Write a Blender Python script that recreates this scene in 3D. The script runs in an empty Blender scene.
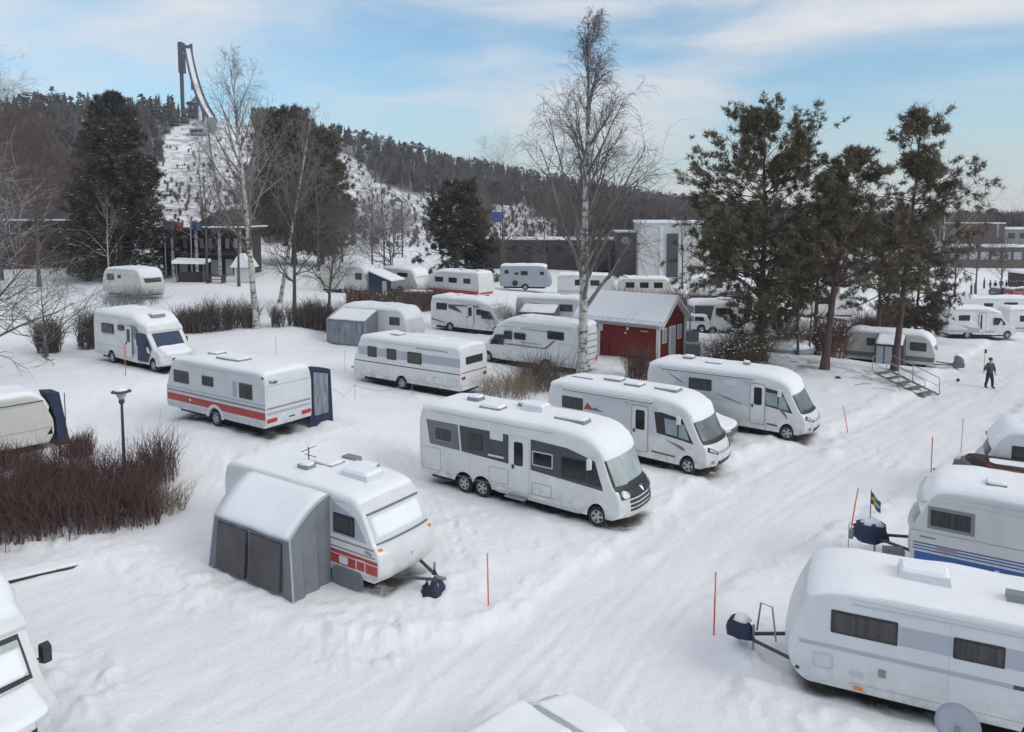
import bpy, math, random
import numpy as np
from mathutils import Vector, Matrix
R = math.radians
S = bpy.context.scene
COL = S.collection
rng = np.random.default_rng(11)
rnd = random.Random(5)

# ------------------------------------------------------------------ camera model and ground placement
F, PIT, Y0, HC = 760.0, R(4.62), 274.4, 10.0

def ray(px, py):
    x = (px-512)/F; y = (Y0-py)/F
    return np.array([x, math.cos(PIT)+y*math.sin(PIT), -math.sin(PIT)+y*math.cos(PIT)])

def project(X, Y, Z):
    z = Z-HC
    dep = Y*math.cos(PIT)-z*math.sin(PIT); up = Y*math.sin(PIT)+z*math.cos(PIT)
    return 512+F*X/dep, Y0-F*up/dep

def sstep(a, b, x):
    t = np.clip((x-a)/(b-a), 0, 1)
    return t*t*(3-2*t)

def vnoise(x, y, seed=0):
    xi = np.floor(x); yi = np.floor(y); fx = x-xi; fy = y-yi
    fx = fx*fx*(3-2*fx); fy = fy*fy*(3-2*fy)
    def h(a, b):
        v = np.sin(a*127.1+b*311.7+seed*74.7)*43758.5453
        return v-np.floor(v)
    return (h(xi, yi)*(1-fx)+h(xi+1, yi)*fx)*(1-fy)+(h(xi, yi+1)*(1-fx)+h(xi+1, yi+1)*fx)*fy

def fbm(x, y, seed=0, o=3):
    s = 0; a = .5
    for i in range(o):
        s = s+a*(vnoise(x*2**i, y*2**i, seed+i)-.5); a *= .5
    return s

ANCH = np.array([(0.7,26,.1),(-5.4,21.6,0),(5.2,31,0),(10.4,35.3,0),(-11.7,31.7,1.3),(9.55,14.8,-.08),(13.9,18.95,.3),
 (-5.2,41.4,.5),(-10.8,54,.75),(-3.4,62.7,.35),(1.4,47.5,.4),(-20.3,41.7,1.7),(-33.5,66.8,2.6),(-5.2,74.4,1.75),
 (27.5,54.7,-1),(42.8,69.7,-1.4),(7,50,.6),(27.3,42.9,-.1),(16.3,48.8,.5),(18.9,46,.45),(23.5,46.3,.25),(-.6,18.7,0),(4.9,17.5,0),
 (10.7,23.3,0),(16.3,28.8,0),(15.5,34.3,0),(-14.5,24.5,.15),(-18,29,.3),(-18.6,55.2,1.6),(-23,55,1.35),(-20,70,2.2),(-31,85,2.8),
 (75,117,-2.6),(0,110,1),(27,108,0),(0,9,0),(-11,14,0),(8,8,.0),(-30,30,.8),(-40,50,2),(-50,90,3),(40,40,-.3),(25,25,.1),
 (20,75,-.6),(-60,130,3),(60,80,-2.2),(110,140,-3),(0,150,1.5),(-23,26,.2),(50,110,-1.8)])
RIDGE = np.array([(-900,78),(-200,92),(0,95),(60,87),(140,92),(190,96),(215,98),(262,102),(310,113),(350,124),(400,139),(450,151),(500,161),(560,173),(620,183),
 (700,197),(800,209),(900,217),(1000,221),(1200,224),(2200,224)], float)
RIDGE_Y = np.array([(-900,300),(0,330),(215,335),(350,380),(500,470),(700,620),(900,800),(2200,900)], float)
LANE = np.array([(-40,32),(-14.9,22.4),(-6.6,18.4),(-3,17.0),(-0.6,17.6),(4.2,23.6),(9,30.2),(14.7,34.4),(22,41),(33,55),(60,90),(80,85),
 (46,58),(27.5,40.1),(20,32),(11,24.1),(5.2,19.2),(4.9,15.9),(7,11),(11,4),(-6,3),(-40,6)], float)

def poly_sd(px, py, P):
    """signed distance to polygon P: negative inside"""
    d2 = np.full(px.shape, 1e9); ins = np.zeros(px.shape, bool)
    n = len(P)
    for i in range(n):
        ax, ay = P[i]; bx, by = P[(i+1) % n]
        ex, ey = bx-ax, by-ay; L = ex*ex+ey*ey
        t = np.clip(((px-ax)*ex+(py-ay)*ey)/L, 0, 1)
        d2 = np.minimum(d2, (px-ax-t*ex)**2+(py-ay-t*ey)**2)
        c = ((ay > py) != (by > py)) & (px < (bx-ax)*(py-ay)/((by-ay) if by != ay else 1e-9)+ax)
        ins ^= c
    d = np.sqrt(d2)
    return np.where(ins, -d, d)

def ridge(u):
    Yr = np.interp(u, RIDGE_Y[:, 0], RIDGE_Y[:, 1])
    zr = 10+Yr*(213-np.interp(u, RIDGE[:, 0], RIDGE[:, 1]))/F-10.5
    return Yr, zr

def terrain(x, y, fine=True):
    x = np.atleast_1d(np.asarray(x, float)); y = np.atleast_1d(np.asarray(y, float))
    num = np.zeros_like(x); den = np.zeros_like(x)
    for ax, ay, az in ANCH:
        w = 1/((x-ax)**2+(y-ay)**2+6.0)**2
        num += w*az; den += w
    z = num/den
    u = 512+F*x/np.maximum(y, 20)
    Yr, zr = ridge(u)
    s = np.clip((y-165)/(Yr-165), 0, 1.25)
    prof = np.where(s < 1, s**1.12*(1-.18*np.sin(s*math.pi)), 1-.25*(s-1))
    far = sstep(130, 175, y)
    z = z*(1-far)+far*(1.0+np.maximum(zr-1.0, -4)*prof)
    z = np.where(y > 165, z+fbm(x/45, y/45, 3, 3)*6*sstep(.05, .5, s), z)
    lump = 1-sstep(70, 130, y)
    sd = np.full(x.shape, 9.0)
    nr = (y < 130) & (np.abs(x) < 100)
    if nr.any(): sd[nr] = poly_sd(x[nr], y[nr], LANE)
    wob = fbm(x*1.3, y*1.3, 21, 3)*.9
    ins = 1-sstep(-.35, .25, sd+wob)
    z = z-.14*ins*lump
    berm = np.exp(-((sd+wob-.45)/.45)**2)
    if fine:
        clod = np.maximum(fbm(x*3.1, y*3.1, 31, 3), 0)
        z = z+lump*(berm*(.03+.22*clod)*(.25+1.2*vnoise(x*.22, y*.22, 51))+(1-ins)*(fbm(x*.7, y*.7, 5, 4)*.15+np.maximum(fbm(x*2.3, y*2.3, 9, 2)-.08, 0)*.26*(.3+1.2*vnoise(x*.15, y*.15, 52)))
                    + ins*fbm(x*1.1, y*1.1, 13, 3)*.05)
        # shallow wheel ruts along the road
        t = (x*.76-y*.65)
        z = z-lump*ins*.022*np.maximum(np.sin(t*3.3+fbm(x*.2, y*.2, 40, 2)*6), 0)*(.4+vnoise(x*.3, y*.3, 41))
    return z

def tz(x, y): return float(terrain(x, y, False)[0])

def at(px, py, dz=0.0):
    """ground point seen in direction (px, py)"""
    d = ray(px, py); t = 8.0
    prev = t
    while t < 900:
        p = d*t
        if HC+p[2]-dz <= tz(p[0], p[1]): break
        prev = t; t *= 1.01
    for _ in range(12):
        m = (prev+t)/2; p = d*m
        if HC+p[2]-dz <= tz(p[0], p[1]): t = m
        else: prev = m
    p = d*t
    return float(p[0]), float(p[1]), tz(p[0], p[1])

OPEN = [np.array(p, float) for p in ([(182,128),(205,119),(240,118),(258,128),(262,262),(150,262),(148,170)], [(312,140),(345,158),(372,172),(400,192),(440,198),(478,214),(487,262),(300,262)], [(488,206),(522,206),(562,226),(562,262),(488,262)])]
def open_slope(x, y, z):
    """True where the hillside is kept clear of wood"""
    px, py = project(x, y, z); u = 512+F*x/y; Yr, _ = ridge(u)
    o = np.zeros(len(x), bool)
    wx = px+28*fbm(x*.05, y*.05, 91, 2); wy = py+20*fbm(x*.06, y*.06, 95, 2)
    for P in OPEN: o |= poly_sd(wx, wy, P) < 0
    return o | (((y-165)/(Yr-165) < .06) & (u > 120))
def P3(px, py, Y):
    d = ray(px, py); return d*(Y/d[1])+np.array([0, 0, HC])
def xat(px, Y): return (px-512)/F*Y
def zat(py, Y): return 10+Y*(213-py)/F

# ------------------------------------------------------------------ materials
MATS = {}
def mat(name, col, rough=.6, var=0.0, scale=3.0, bump=0.0, bscale=20.0, metal=0.0, col2=None, island=0.0, coat=0.0, spec=None, stretch=None, thresh=None, dirt=0.0):
    m = bpy.data.materials.new(name); m.use_nodes = True; MATS[name] = m
    nt = m.node_tree; N = nt.nodes; L = nt.links
    b = N['Principled BSDF']
    b.inputs['Roughness'].default_value = rough; b.inputs['Metallic'].default_value = metal
    if coat: b.inputs['Coat Weight'].default_value = coat
    if spec is not None: b.inputs['Specular IOR Level'].default_value = spec
    c = (*col, 1); b.inputs['Base Color'].default_value = c
    tc = N.new('ShaderNodeTexCoord'); src = tc.outputs['Object']
    if stretch:
        mp = N.new('ShaderNodeMapping'); mp.inputs['Scale'].default_value = stretch
        L.new(src, mp.inputs['Vector']); src = mp.outputs['Vector']
    out = None
    if var or col2:
        n = N.new('ShaderNodeTexNoise'); n.inputs['Scale'].default_value = scale; n.inputs['Detail'].default_value = 6; n.inputs['Roughness'].default_value = .62
        L.new(src, n.inputs['Vector'])
        r = N.new('ShaderNodeValToRGB')
        lo, hi = thresh or (.3, .7)
        r.color_ramp.elements[0].position = lo; r.color_ramp.elements[1].position = hi
        if col2: r.color_ramp.elements[0].color = (*col2, 1); r.color_ramp.elements[1].color = c
        else:
            r.color_ramp.elements[0].color = (*[v*(1-var) for v in col], 1); r.color_ramp.elements[1].color = (*[min(1, v*(1+var)) for v in col], 1)
        L.new(n.outputs['Fac'], r.inputs['Fac']); out = r.outputs['Color']
    if island:
        g = N.new('ShaderNodeNewGeometry'); h = N.new('ShaderNodeHueSaturation')
        mr = N.new('ShaderNodeMapRange'); mr.inputs['To Min'].default_value = 1-island; mr.inputs['To Max'].default_value = 1+island
        L.new(g.outputs['Random Per Island'], mr.inputs['Value']); L.new(mr.outputs['Result'], h.inputs['Value'])
        if out: L.new(out, h.inputs['Color'])
        else: h.inputs['Color'].default_value = c
        out = h.outputs['Color']
    if dirt:   # road grime splashed on the lower body
        sx = N.new('ShaderNodeSeparateXYZ'); L.new(tc.outputs['Object'], sx.inputs[0])
        zr = N.new('ShaderNodeMapRange'); zr.inputs['From Min'].default_value = 1.15; zr.inputs['From Max'].default_value = .35; L.new(sx.outputs['Z'], zr.inputs['Value'])
        nn = N.new('ShaderNodeTexNoise'); nn.inputs['Scale'].default_value = 3.2; nn.inputs['Detail'].default_value = 9; nn.inputs['Roughness'].default_value = .72; L.new(tc.outputs['Object'], nn.inputs['Vector'])
        nr = N.new('ShaderNodeMapRange'); nr.inputs['From Min'].default_value = .42; nr.inputs['From Max'].default_value = .72; L.new(nn.outputs['Fac'], nr.inputs['Value'])
        mm = N.new('ShaderNodeMath'); mm.operation = 'MULTIPLY'; L.new(zr.outputs['Result'], mm.inputs[0]); L.new(nr.outputs['Result'], mm.inputs[1])
        mk = N.new('ShaderNodeMath'); mk.operation = 'MULTIPLY'; L.new(mm.outputs[0], mk.inputs[0]); mk.inputs[1].default_value = dirt
        mx = N.new('ShaderNodeMix'); mx.data_type = 'RGBA'; mx.inputs['B'].default_value = (.23,.20,.175,1); L.new(mk.outputs[0], mx.inputs['Factor'])
        if out: L.new(out, mx.inputs['A'])
        else: mx.inputs['A'].default_value = c
        out = mx.outputs['Result']
    if out: L.new(out, b.inputs['Base Color'])
    if bump:
        n2 = N.new('ShaderNodeTexNoise'); n2.inputs['Scale'].default_value = bscale; n2.inputs['Detail'].default_value = 5
        L.new(src, n2.inputs['Vector'])
        bp = N.new('ShaderNodeBump'); bp.inputs['Strength'].default_value = bump; bp.inputs['Distance'].default_value = .05
        L.new(n2.outputs['Fac'], bp.inputs['Height']); L.new(bp.outputs['Normal'], b.inputs['Normal'])
    return m

mat('snow', (.88,.885,.9), .7, .02, 2, .25, 9, spec=.2)
mat('white_body', (.755,.75,.74), .32, .0, 1.2, col2=(.66,.655,.645), coat=.2, dirt=.75)
mat('grey_white_body', (.64,.65,.655), .35, .05, 1.5, dirt=.6)
mat('cream_body', (.62,.60,.54), .42, .08, 1.5)
mat('old_white_body', (.63,.63,.61), .45, .08, 1.2, dirt=.6)
mat('mid_grey_body', (.33,.36,.40), .4, .06, 1)  # even mid grey paint for a caravan body and a tail wall
mat('band_grey', (.155,.16,.175), .4, .08, 2)
mat('band_dark', (.06,.063,.072), .4, .1, 2)
mat('band_light', (.40,.42,.47), .4, .05, 2)
mat('stripe_red', (.42,.055,.05), .4, .12, 3)
mat('stripe_blue', (.035,.11,.33), .4, .12, 3)
mat('stripe_mauve', (.30,.25,.28), .4, .1, 3)
mat('stripe_dark', (.05,.05,.055), .45)
mat('glass_dark', (.022,.023,.027), .10, .5, 6, spec=.4)
mat('glass_curtain', (.085,.078,.078), .22, 0, 1.0, col2=(.036,.034,.036), stretch=(12,12,.5), thresh=(.35,.65), spec=.35)
mat('glass_sky', (.30,.36,.38), .12, .2, 2)
mat('glass_frost', (.50,.54,.52), .4, 0, 1.6, col2=(.26,.31,.29), bump=.1)
mat('glass_frost_dark', (.22,.23,.22), .3, 0, 1.6, col2=(.09,.10,.095))
mat('glass_cover_navy', (.036,.055,.10), .7, .2, 5)
mat('frame_black', (.025,.025,.028), .5)
mat('frame_grey', (.23,.24,.25), .5)
mat('seam_grey', (.34,.35,.37), .6)
mat('seam_light', (.50,.52,.54), .6)
mat('rubber', (.022,.022,.023), .8, .3, 8)
mat('rim', (.42,.43,.44), .4, .15, 8, metal=.3)
mat('underbody', (.018,.018,.019), .9)
mat('metal', (.32,.33,.34), .5, .15, 8, metal=.6)
mat('chrome', (.6,.6,.6), .25, metal=.9)
mat('plastic_dark', (.035,.036,.04), .55, .2, 6)
mat('plastic_white', (.68,.69,.7), .45, .04, 4)
mat('tail_red', (.45,.03,.025), .25, .2, 10)
mat('lamp_glass', (.55,.57,.58), .15, .2, 8)
mat('orange', (.7,.22,.03), .35)
mat('pole_red', (.72,.10,.045), .5, .15, 6)
mat('pole_pale', (.68,.26,.2), .5)
mat('canvas_grey', (.185,.195,.21), .8, .12, 2, .1, 30)
mat('canvas_dark', (.075,.08,.088), .8, .12, 2, .1, 30)
mat('canvas_navy', (.022,.035,.075), .8, .2, 3, .1, 30)
mat('canvas_window', (.085,.075,.08), .45, 0, 2.2, col2=(.04,.038,.044))
mat('canvas_pale', (.62,.635,.66), .75, .06, 1.5, .1, 20)
mat('canvas_lace', (.30,.325,.36), .7, 0, 1.6, col2=(.11,.12,.145), thresh=(.3,.7), stretch=(4,4,.8))
mat('cover_navy', (.02,.026,.06), .7, .0, 2.2, col2=(.02,.026,.06))
mat('cover_grey', (.16,.17,.18), .8, .15, 3)
mat('house_red', (.19,.018,.016), .75, .18, 2, stretch=(1,1,.15))
mat('house_white', (.66,.65,.63), .6, .06, 3)
mat('door_grey', (.45,.46,.48), .6, .06, 3)
mat('roof_streaks', (.86,.865,.88), .7, 0, 1.4, col2=(.70,.71,.735), stretch=(3.5,.35,.35), thresh=(.32,.42))
mat('roof_metal', (.55,.57,.60), .5, 0, 1.1, col2=(.80,.81,.83), stretch=(3,.5,1))
mat('wood_dark', (.045,.032,.028), .8, .25, 3, stretch=(1,1,6))
mat('wood_brown', (.095,.055,.045), .8, .25, 3)
mat('wood_step', (.17,.15,.13), .8, .2, 5)
mat('brick_dark', (.045,.038,.042), .8, .2, 1)
mat('brick_brown', (.10,.085,.08), .8, .2, .6)
mat('hall_white', (.58,.58,.57), .6, .06, .4)
mat('hall_dark', (.07,.065,.075), .6, .1, .5)
mat('concrete', (.25,.26,.27), .8, .15, 3)
mat('steel_dark', (.06,.065,.075), .6, .15, 2)
mat('steel_pale', (.33,.34,.37), .6, .1, 2)
mat('birch_bark', (.48,.46,.43), .8, 0, 1.0, col2=(.06,.055,.05), bump=.3, bscale=8, stretch=(2.5,2.5,5), thresh=(.40,.50))
mat('birch_twig', (.085,.062,.062), .8, 0, .9, col2=(.13,.105,.10), island=.25)
mat('birch_limb', (.24,.215,.20), .8, 0, 1.2, col2=(.09,.072,.068))
mat('pale_twig', (.30,.275,.265), .8, 0, .9, col2=(.17,.145,.14), island=.3)
mat('side_shade', (.57,.59,.605), .4, .05, 1)  # white bodywork as it looks in shade, put into the colour
mat('grey_bark', (.10,.085,.075), .85, .3, 5, .4, 12)
mat('grey_twig', (.115,.088,.08), .85, .2, 2, island=.3)
mat('snowy_twig', (.34,.32,.32), .85, .0, 3, col2=(.10,.085,.08), island=.25, thresh=(.42,.55))
mat('red_twig', (.115,.065,.058), .85, .25, 2, island=.4)
mat('brown_twig', (.15,.095,.075), .85, .25, 2, island=.4)
mat('pine_bark', (.13,.075,.06), .9, 0, 2.5, col2=(.055,.04,.036), bump=.5, bscale=10, stretch=(3,3,1))
mat('pine_needle', (.135,.112,.07), .8, .3, .6, island=.6, spec=.2)
mat('spruce_needle', (.072,.063,.05), .85, .45, .5, island=.75, spec=.2)
mat('pine_brown_needle', (.10,.075,.06), .8, .3, .5, island=.45, spec=.2)
mat('far_conifer', (.082,.071,.062), .9, .25, .05, island=.35, spec=.1)
mat('far_brown', (.15,.118,.105), .9, .25, .05, island=.35, spec=.1)
mat('skin', (.5,.32,.25), .6); mat('jacket_brown', (.07,.048,.04), .8, .2, 6); mat('jacket_green', (.045,.05,.035), .8, .2, 6)
mat('trousers_navy', (.02,.024,.035), .8, .2, 6); mat('cap_dark', (.05,.045,.04), .8)
mat('cloth_red', (.25,.03,.03), .8); mat('cloth_blue', (.03,.08,.16), .8); mat('cloth_black', (.02,.02,.024), .8)
mat('flag_blue', (.015,.16,.36), .8); mat('flag_yellow', (.75,.50,.04), .8); mat('panel_blue', (.02,.10,.45), .6)
mat('sign_red', (.45,.05,.03), .6); mat('sign_white', (.7,.7,.68), .6)
mat('gas_grey', (.2,.21,.22), .5); mat('car_grey', (.10,.105,.115), .35, coat=.4); mat('car_white', (.6,.61,.62), .3, coat=.4); mat('car_red', (.3,.03,.03), .3, coat=.4)
mat('red_bush', (.12,.055,.045), .85, .25, 2, island=.4)
mat('dry_grass', (.26,.2,.15), .9, .25, 2, island=.4)

# ------------------------------------------------------------------ mesh helpers
class MB:
    def __init__(s): s.v = []; s.f = []
    def add(s, vs, fs):
        o = len(s.v); s.v += [tuple(map(float, v)) for v in vs]; s.f += [tuple(i+o for i in f) for f in fs]
        return s
    def box(s, c, d, rz=0.0, M=None):
        x, y, z = [k/2 for k in d]; vs = []
        for sx, sy, sz in ((-1,-1,-1),(1,-1,-1),(1,1,-1),(-1,1,-1),(-1,-1,1),(1,-1,1),(1,1,1),(-1,1,1)):
            p = Vector((sx*x, sy*y, sz*z))
            if M: p = M @ p
            if rz: p = Matrix.Rotation(rz, 3, 'Z') @ p
            vs.append((p.x+c[0], p.y+c[1], p.z+c[2]))
        return s.add(vs, [(3,2,1,0),(4,5,6,7),(0,1,5,4),(1,2,6,5),(2,3,7,6),(3,0,4,7)])
    def tube(s, pts, rad, n=8, cap=True):
        pts = [Vector(p) for p in pts]
        if not isinstance(rad, (list, tuple)): rad = [rad]*len(pts)
        a = None; vs = []; fs = []
        for i, p in enumerate(pts):
            t = (pts[min(i+1, len(pts)-1)]-pts[max(i-1, 0)]).normalized()
            if a is None: a = t.cross(Vector((.3, .95, .1)) if abs(t.y) < .8 else Vector((1, 0, .1))).normalized()
            a = (a-t*a.dot(t)).normalized(); b = t.cross(a)
            for k in range(n):
                w = 2*math.pi*k/n
                vs.append(p+(a*math.cos(w)+b*math.sin(w))*rad[i])
        for i in range(len(pts)-1):
            for k in range(n):
                fs.append((i*n+k, i*n+(k+1) % n, (i+1)*n+(k+1) % n, (i+1)*n+k))
        if cap:
            fs.append(tuple(reversed(range(n)))); fs.append(tuple((len(pts)-1)*n+k for k in range(n)))
        return s.add(vs, fs)
    def lathe(s, prof, n=20, M=None, cap=True):
        """prof: (radius, height) pairs round local z"""
        vs = []; fs = []
        for r_, h in prof:
            for k in range(n):
                w = 2*math.pi*k/n; p = Vector((r_*math.cos(w), r_*math.sin(w), h))
                if M: p = M @ p
                vs.append(p)
        for i in range(len(prof)-1):
            for k in range(n): fs.append((i*n+k, i*n+(k+1) % n, (i+1)*n+(k+1) % n, (i+1)*n+k))
        if cap: fs.append(tuple(reversed(range(n)))); fs.append(tuple((len(prof)-1)*n+k for k in range(n)))
        return s.add(vs, fs)
    def prism(s, A, B):
        """two equal loops joined"""
        n = len(A); fs = [tuple(range(n)), tuple(range(2*n-1, n-1, -1))]
        fs += [(i, (i+1) % n, n+(i+1) % n, n+i)[::-1] for i in range(n)]
        return s.add(list(A)+list(B), fs)
    def build(s, name, m, parent=None, smooth=False, loc=None, rz=0.0):
        me = bpy.data.meshes.new(name); me.from_pydata(s.v, [], s.f); me.validate()
        import bmesh
        bm = bmesh.new(); bm.from_mesh(me); bmesh.ops.recalc_face_normals(bm, faces=bm.faces); bm.to_mesh(me); bm.free()
        return link(name, me, m, parent, smooth, loc, rz)

def link(name, me, m, parent=None, smooth=False, loc=None, rz=0.0):
    me.materials.append(MATS[m] if isinstance(m, str) else m)
    if smooth and len(me.polygons): me.polygons.foreach_set('use_smooth', [True]*len(me.polygons))
    o = bpy.data.objects.new(name, me); COL.objects.link(o)
    if parent: o.parent = parent
    if loc is not None: o.location = loc
    if rz: o.rotation_euler = (0, 0, rz)
    return o

def np_mesh(name, V, faces):
    """V (n,3); faces: list of (k,m) index arrays"""
    me = bpy.data.meshes.new(name)
    V = np.asarray(V, np.float32); me.vertices.add(len(V)); me.vertices.foreach_set('co', V.ravel())
    idx = np.concatenate([f.ravel() for f in faces]).astype(np.int32)
    tot = np.concatenate([np.full(len(f), f.shape[1]) for f in faces]).astype(np.int32)
    st = np.concatenate([[0], np.cumsum(tot)[:-1]]).astype(np.int32)
    me.loops.add(len(idx)); me.loops.foreach_set('vertex_index', idx)
    me.polygons.add(len(tot)); me.polygons.foreach_set('loop_start', st); me.polygons.foreach_set('loop_total', tot)
    me.update(calc_edges=True)
    return me

def tag(o, label=None, cat=None, group=None, kind=None):
    if label: o['label'] = label
    if cat: o['category'] = cat
    if group: o['group'] = group
    if kind: o['kind'] = kind
    return o

def empty(name, loc, rz, label, cat, group=None):
    o = bpy.data.objects.new(name, None); COL.objects.link(o)
    o.empty_display_size = .3; o.location = loc; o.rotation_euler = (0, 0, rz)
    return tag(o, label, cat, group)

def copy_tree(o, parent=None):
    c = o.copy(); COL.objects.link(c)
    if parent: c.parent = parent
    for ch in list(o.children): copy_tree(ch, c)
    return c

# ------------------------------------------------------------------ sky, sun, camera
cam = bpy.data.objects.new('camera', bpy.data.cameras.new('camera')); COL.objects.link(cam)
cam.location = (0, 0, HC); cam.rotation_euler = (R(90)-PIT, 0, 0)
cam.data.sensor_width = 36; cam.data.lens = 36*F/1024; cam.data.shift_y = -(366-Y0)/1024
cam.data.clip_start = .3; cam.data.clip_end = 8000
S.camera = cam
S.render.resolution_x, S.render.resolution_y = 1024, 732
S.view_settings.view_transform = 'Standard'; S.view_settings.look = 'None'; S.view_settings.gamma = 1
S.view_settings.exposure = 0.06

SUN_EL, SUN_AZ = R(34), R(118)     # azimuth clockwise from +Y
W = bpy.data.worlds.new('World'); S.world = W; W.use_nodes = True
nt = W.node_tree; N = nt.nodes; L = nt.links
bg = N['Background']; bg.inputs['Strength'].default_value = .108
sky = N.new('ShaderNodeTexSky'); sky.sky_type = 'NISHITA'; sky.sun_disc = False
sky.sun_elevation = SUN_EL; sky.sun_rotation = SUN_AZ; sky.altitude = 100; sky.air_density = 1.0; sky.dust_density = .4; sky.ozone_density = 2.0
tc = N.new('ShaderNodeTexCoord'); sp = N.new('ShaderNodeSeparateXYZ'); L.new(tc.outputs['Generated'], sp.inputs[0])
def math_node(op, a, b=None):
    n = N.new('ShaderNodeMath'); n.operation = op
    for i, v in enumerate((a, b)):
        if v is None: continue
        if isinstance(v, (int, float)): n.inputs[i].default_value = v
        else: L.new(v, n.inputs[i])
    return n.outputs[0]
cb = N.new('ShaderNodeCombineXYZ')
L.new(sp.outputs['X'], cb.inputs[0]); L.new(sp.outputs['Y'], cb.inputs[1]); L.new(math_node('MULTIPLY', sp.outputs['Z'], 4.2), cb.inputs[2])
def cloud(scale, sc, rot, lo, hi, seed, det=7):
    mp = N.new('ShaderNodeMapping'); mp.inputs['Scale'].default_value = sc; mp.inputs['Rotation'].default_value = rot; mp.inputs['Location'].default_value = (seed, seed*.7, 0)
    L.new(cb.outputs[0], mp.inputs['Vector'])
    n = N.new('ShaderNodeTexNoise'); n.inputs['Scale'].default_value = scale; n.inputs['Detail'].default_value = det; n.inputs['Roughness'].default_value = .55; n.inputs['Distortion'].default_value = .4
    L.new(mp.outputs[0], n.inputs['Vector'])
    r = N.new('ShaderNodeMapRange'); r.interpolation_type = 'SMOOTHSTEP'; r.inputs['From Min'].default_value = lo; r.inputs['From Max'].default_value = hi
    L.new(n.outputs['Fac'], r.inputs['Value']); return r.outputs['Result']
c1 = cloud(2.1, (1, 1, 1), (.0, .30, 0), .38, .72, 3.1); c2 = cloud(5.0, (.7, .7, 1.3), (.0, .22, 0), .46, .80, 8.4)
cl = math_node('MINIMUM', math_node('ADD', math_node('MULTIPLY', c1, .85), math_node('MULTIPLY', c2, .30)), .9)
# thicker veil overhead (outside the picture), thin streaks low down
veil = N.new('ShaderNodeMapRange'); veil.inputs['From Min'].default_value = .35; veil.inputs['From Max'].default_value = .75; veil.inputs['To Max'].default_value = .85
L.new(sp.outputs['Z'], veil.inputs['Value'])
cl = math_node('MAXIMUM', cl, veil.outputs['Result'])
hz = N.new('ShaderNodeMapRange'); hz.inputs['From Min'].default_value = 0.0; hz.inputs['From Max'].default_value = .14; hz.inputs['To Min'].default_value = .88; hz.inputs['To Max'].default_value = 0
L.new(sp.outputs['Z'], hz.inputs['Value'])
cl = math_node('MAXIMUM', cl, hz.outputs['Result'])
blue = N.new('ShaderNodeMix'); blue.data_type = 'RGBA'; blue.blend_type = 'MULTIPLY'; blue.inputs['Factor'].default_value = 1
blue.inputs['B'].default_value = (1.12, 1.42, 1.45, 1); L.new(sky.outputs[0], blue.inputs['A'])
mx = N.new('ShaderNodeMix'); mx.data_type = 'RGBA'; mx.inputs['B'].default_value = (7.95, 7.85, 7.95, 1)
L.new(blue.outputs['Result'], mx.inputs['A']); L.new(cl, mx.inputs['Factor'])
L.new(mx.outputs['Result'], bg.inputs['Color'])

sun = bpy.data.objects.new('sun', bpy.data.lights.new('sun', 'SUN')); COL.objects.link(sun)
sun.data.energy = 1.15; sun.data.angle = R(26); sun.data.color = (1, .94, .86)
sdir = Vector((math.sin(SUN_AZ)*math.cos(SUN_EL), math.cos(SUN_AZ)*math.cos(SUN_EL), math.sin(SUN_EL)))
sun.rotation_euler = sdir.to_track_quat('Z', 'Y').to_euler(); sun.location = sdir*50+Vector((0, 0, 30))

# ------------------------------------------------------------------ tyre tracks, footprints and dug-up snow
ROAD = np.array([(-2,7),(.3,14.5),(2.6,18.6),(6.6,24.6),(12.6,31.4),(19.5,37.6),(28,46),(38,56),(62,82)], float)
CHURN = [(-1.5,29.5,3.0,1.0),(-4.5,28,2.4,.8),(-9.5,29.0,2.6,.9),(-13.6,29.6,1.6,1.0),(-2.2,24.3,1.6,.7),(6.6,17.2,1.7,1.0),(5.3,16.0,1.2,.9),(9.8,22.0,1.8,.8),(-3.4,17.4,2.0,.6),(-8.5,19.4,2.0,.5),(-13.5,22,2.2,.6),
 (-24,46,3,.8),(-16,36.5,2.2,.5),(2.5,39.5,2.5,.6),(15.5,30.8,2.0,.5),(-10.0,15.2,2.2,.8),(-6.5,24.6,1.5,.6),(22,43,2.5,.4),(-16.5,30.2,1.5,.8)]
TRAILS = [[(-3.2,17.3),(-2.2,19.8),(-1.4,23.0),(-3.8,27.0)],[(-14,22.6),(-10.5,21.6),(-8.6,19.6)],[(5.6,15.0),(6.6,17.6),(8.6,19.9),(9.8,22.4)],[(22.8,40.6),(25.5,41.8),(27.6,43.2),(31,47)],[(-2,29.6),(-6,31),(-9.2,33.5),(-9.5,37)],[(9.8,31.2),(13,33),(15.5,33.8)],[(3.2,36.8),(5.5,40.5),(8.8,46)]]
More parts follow.
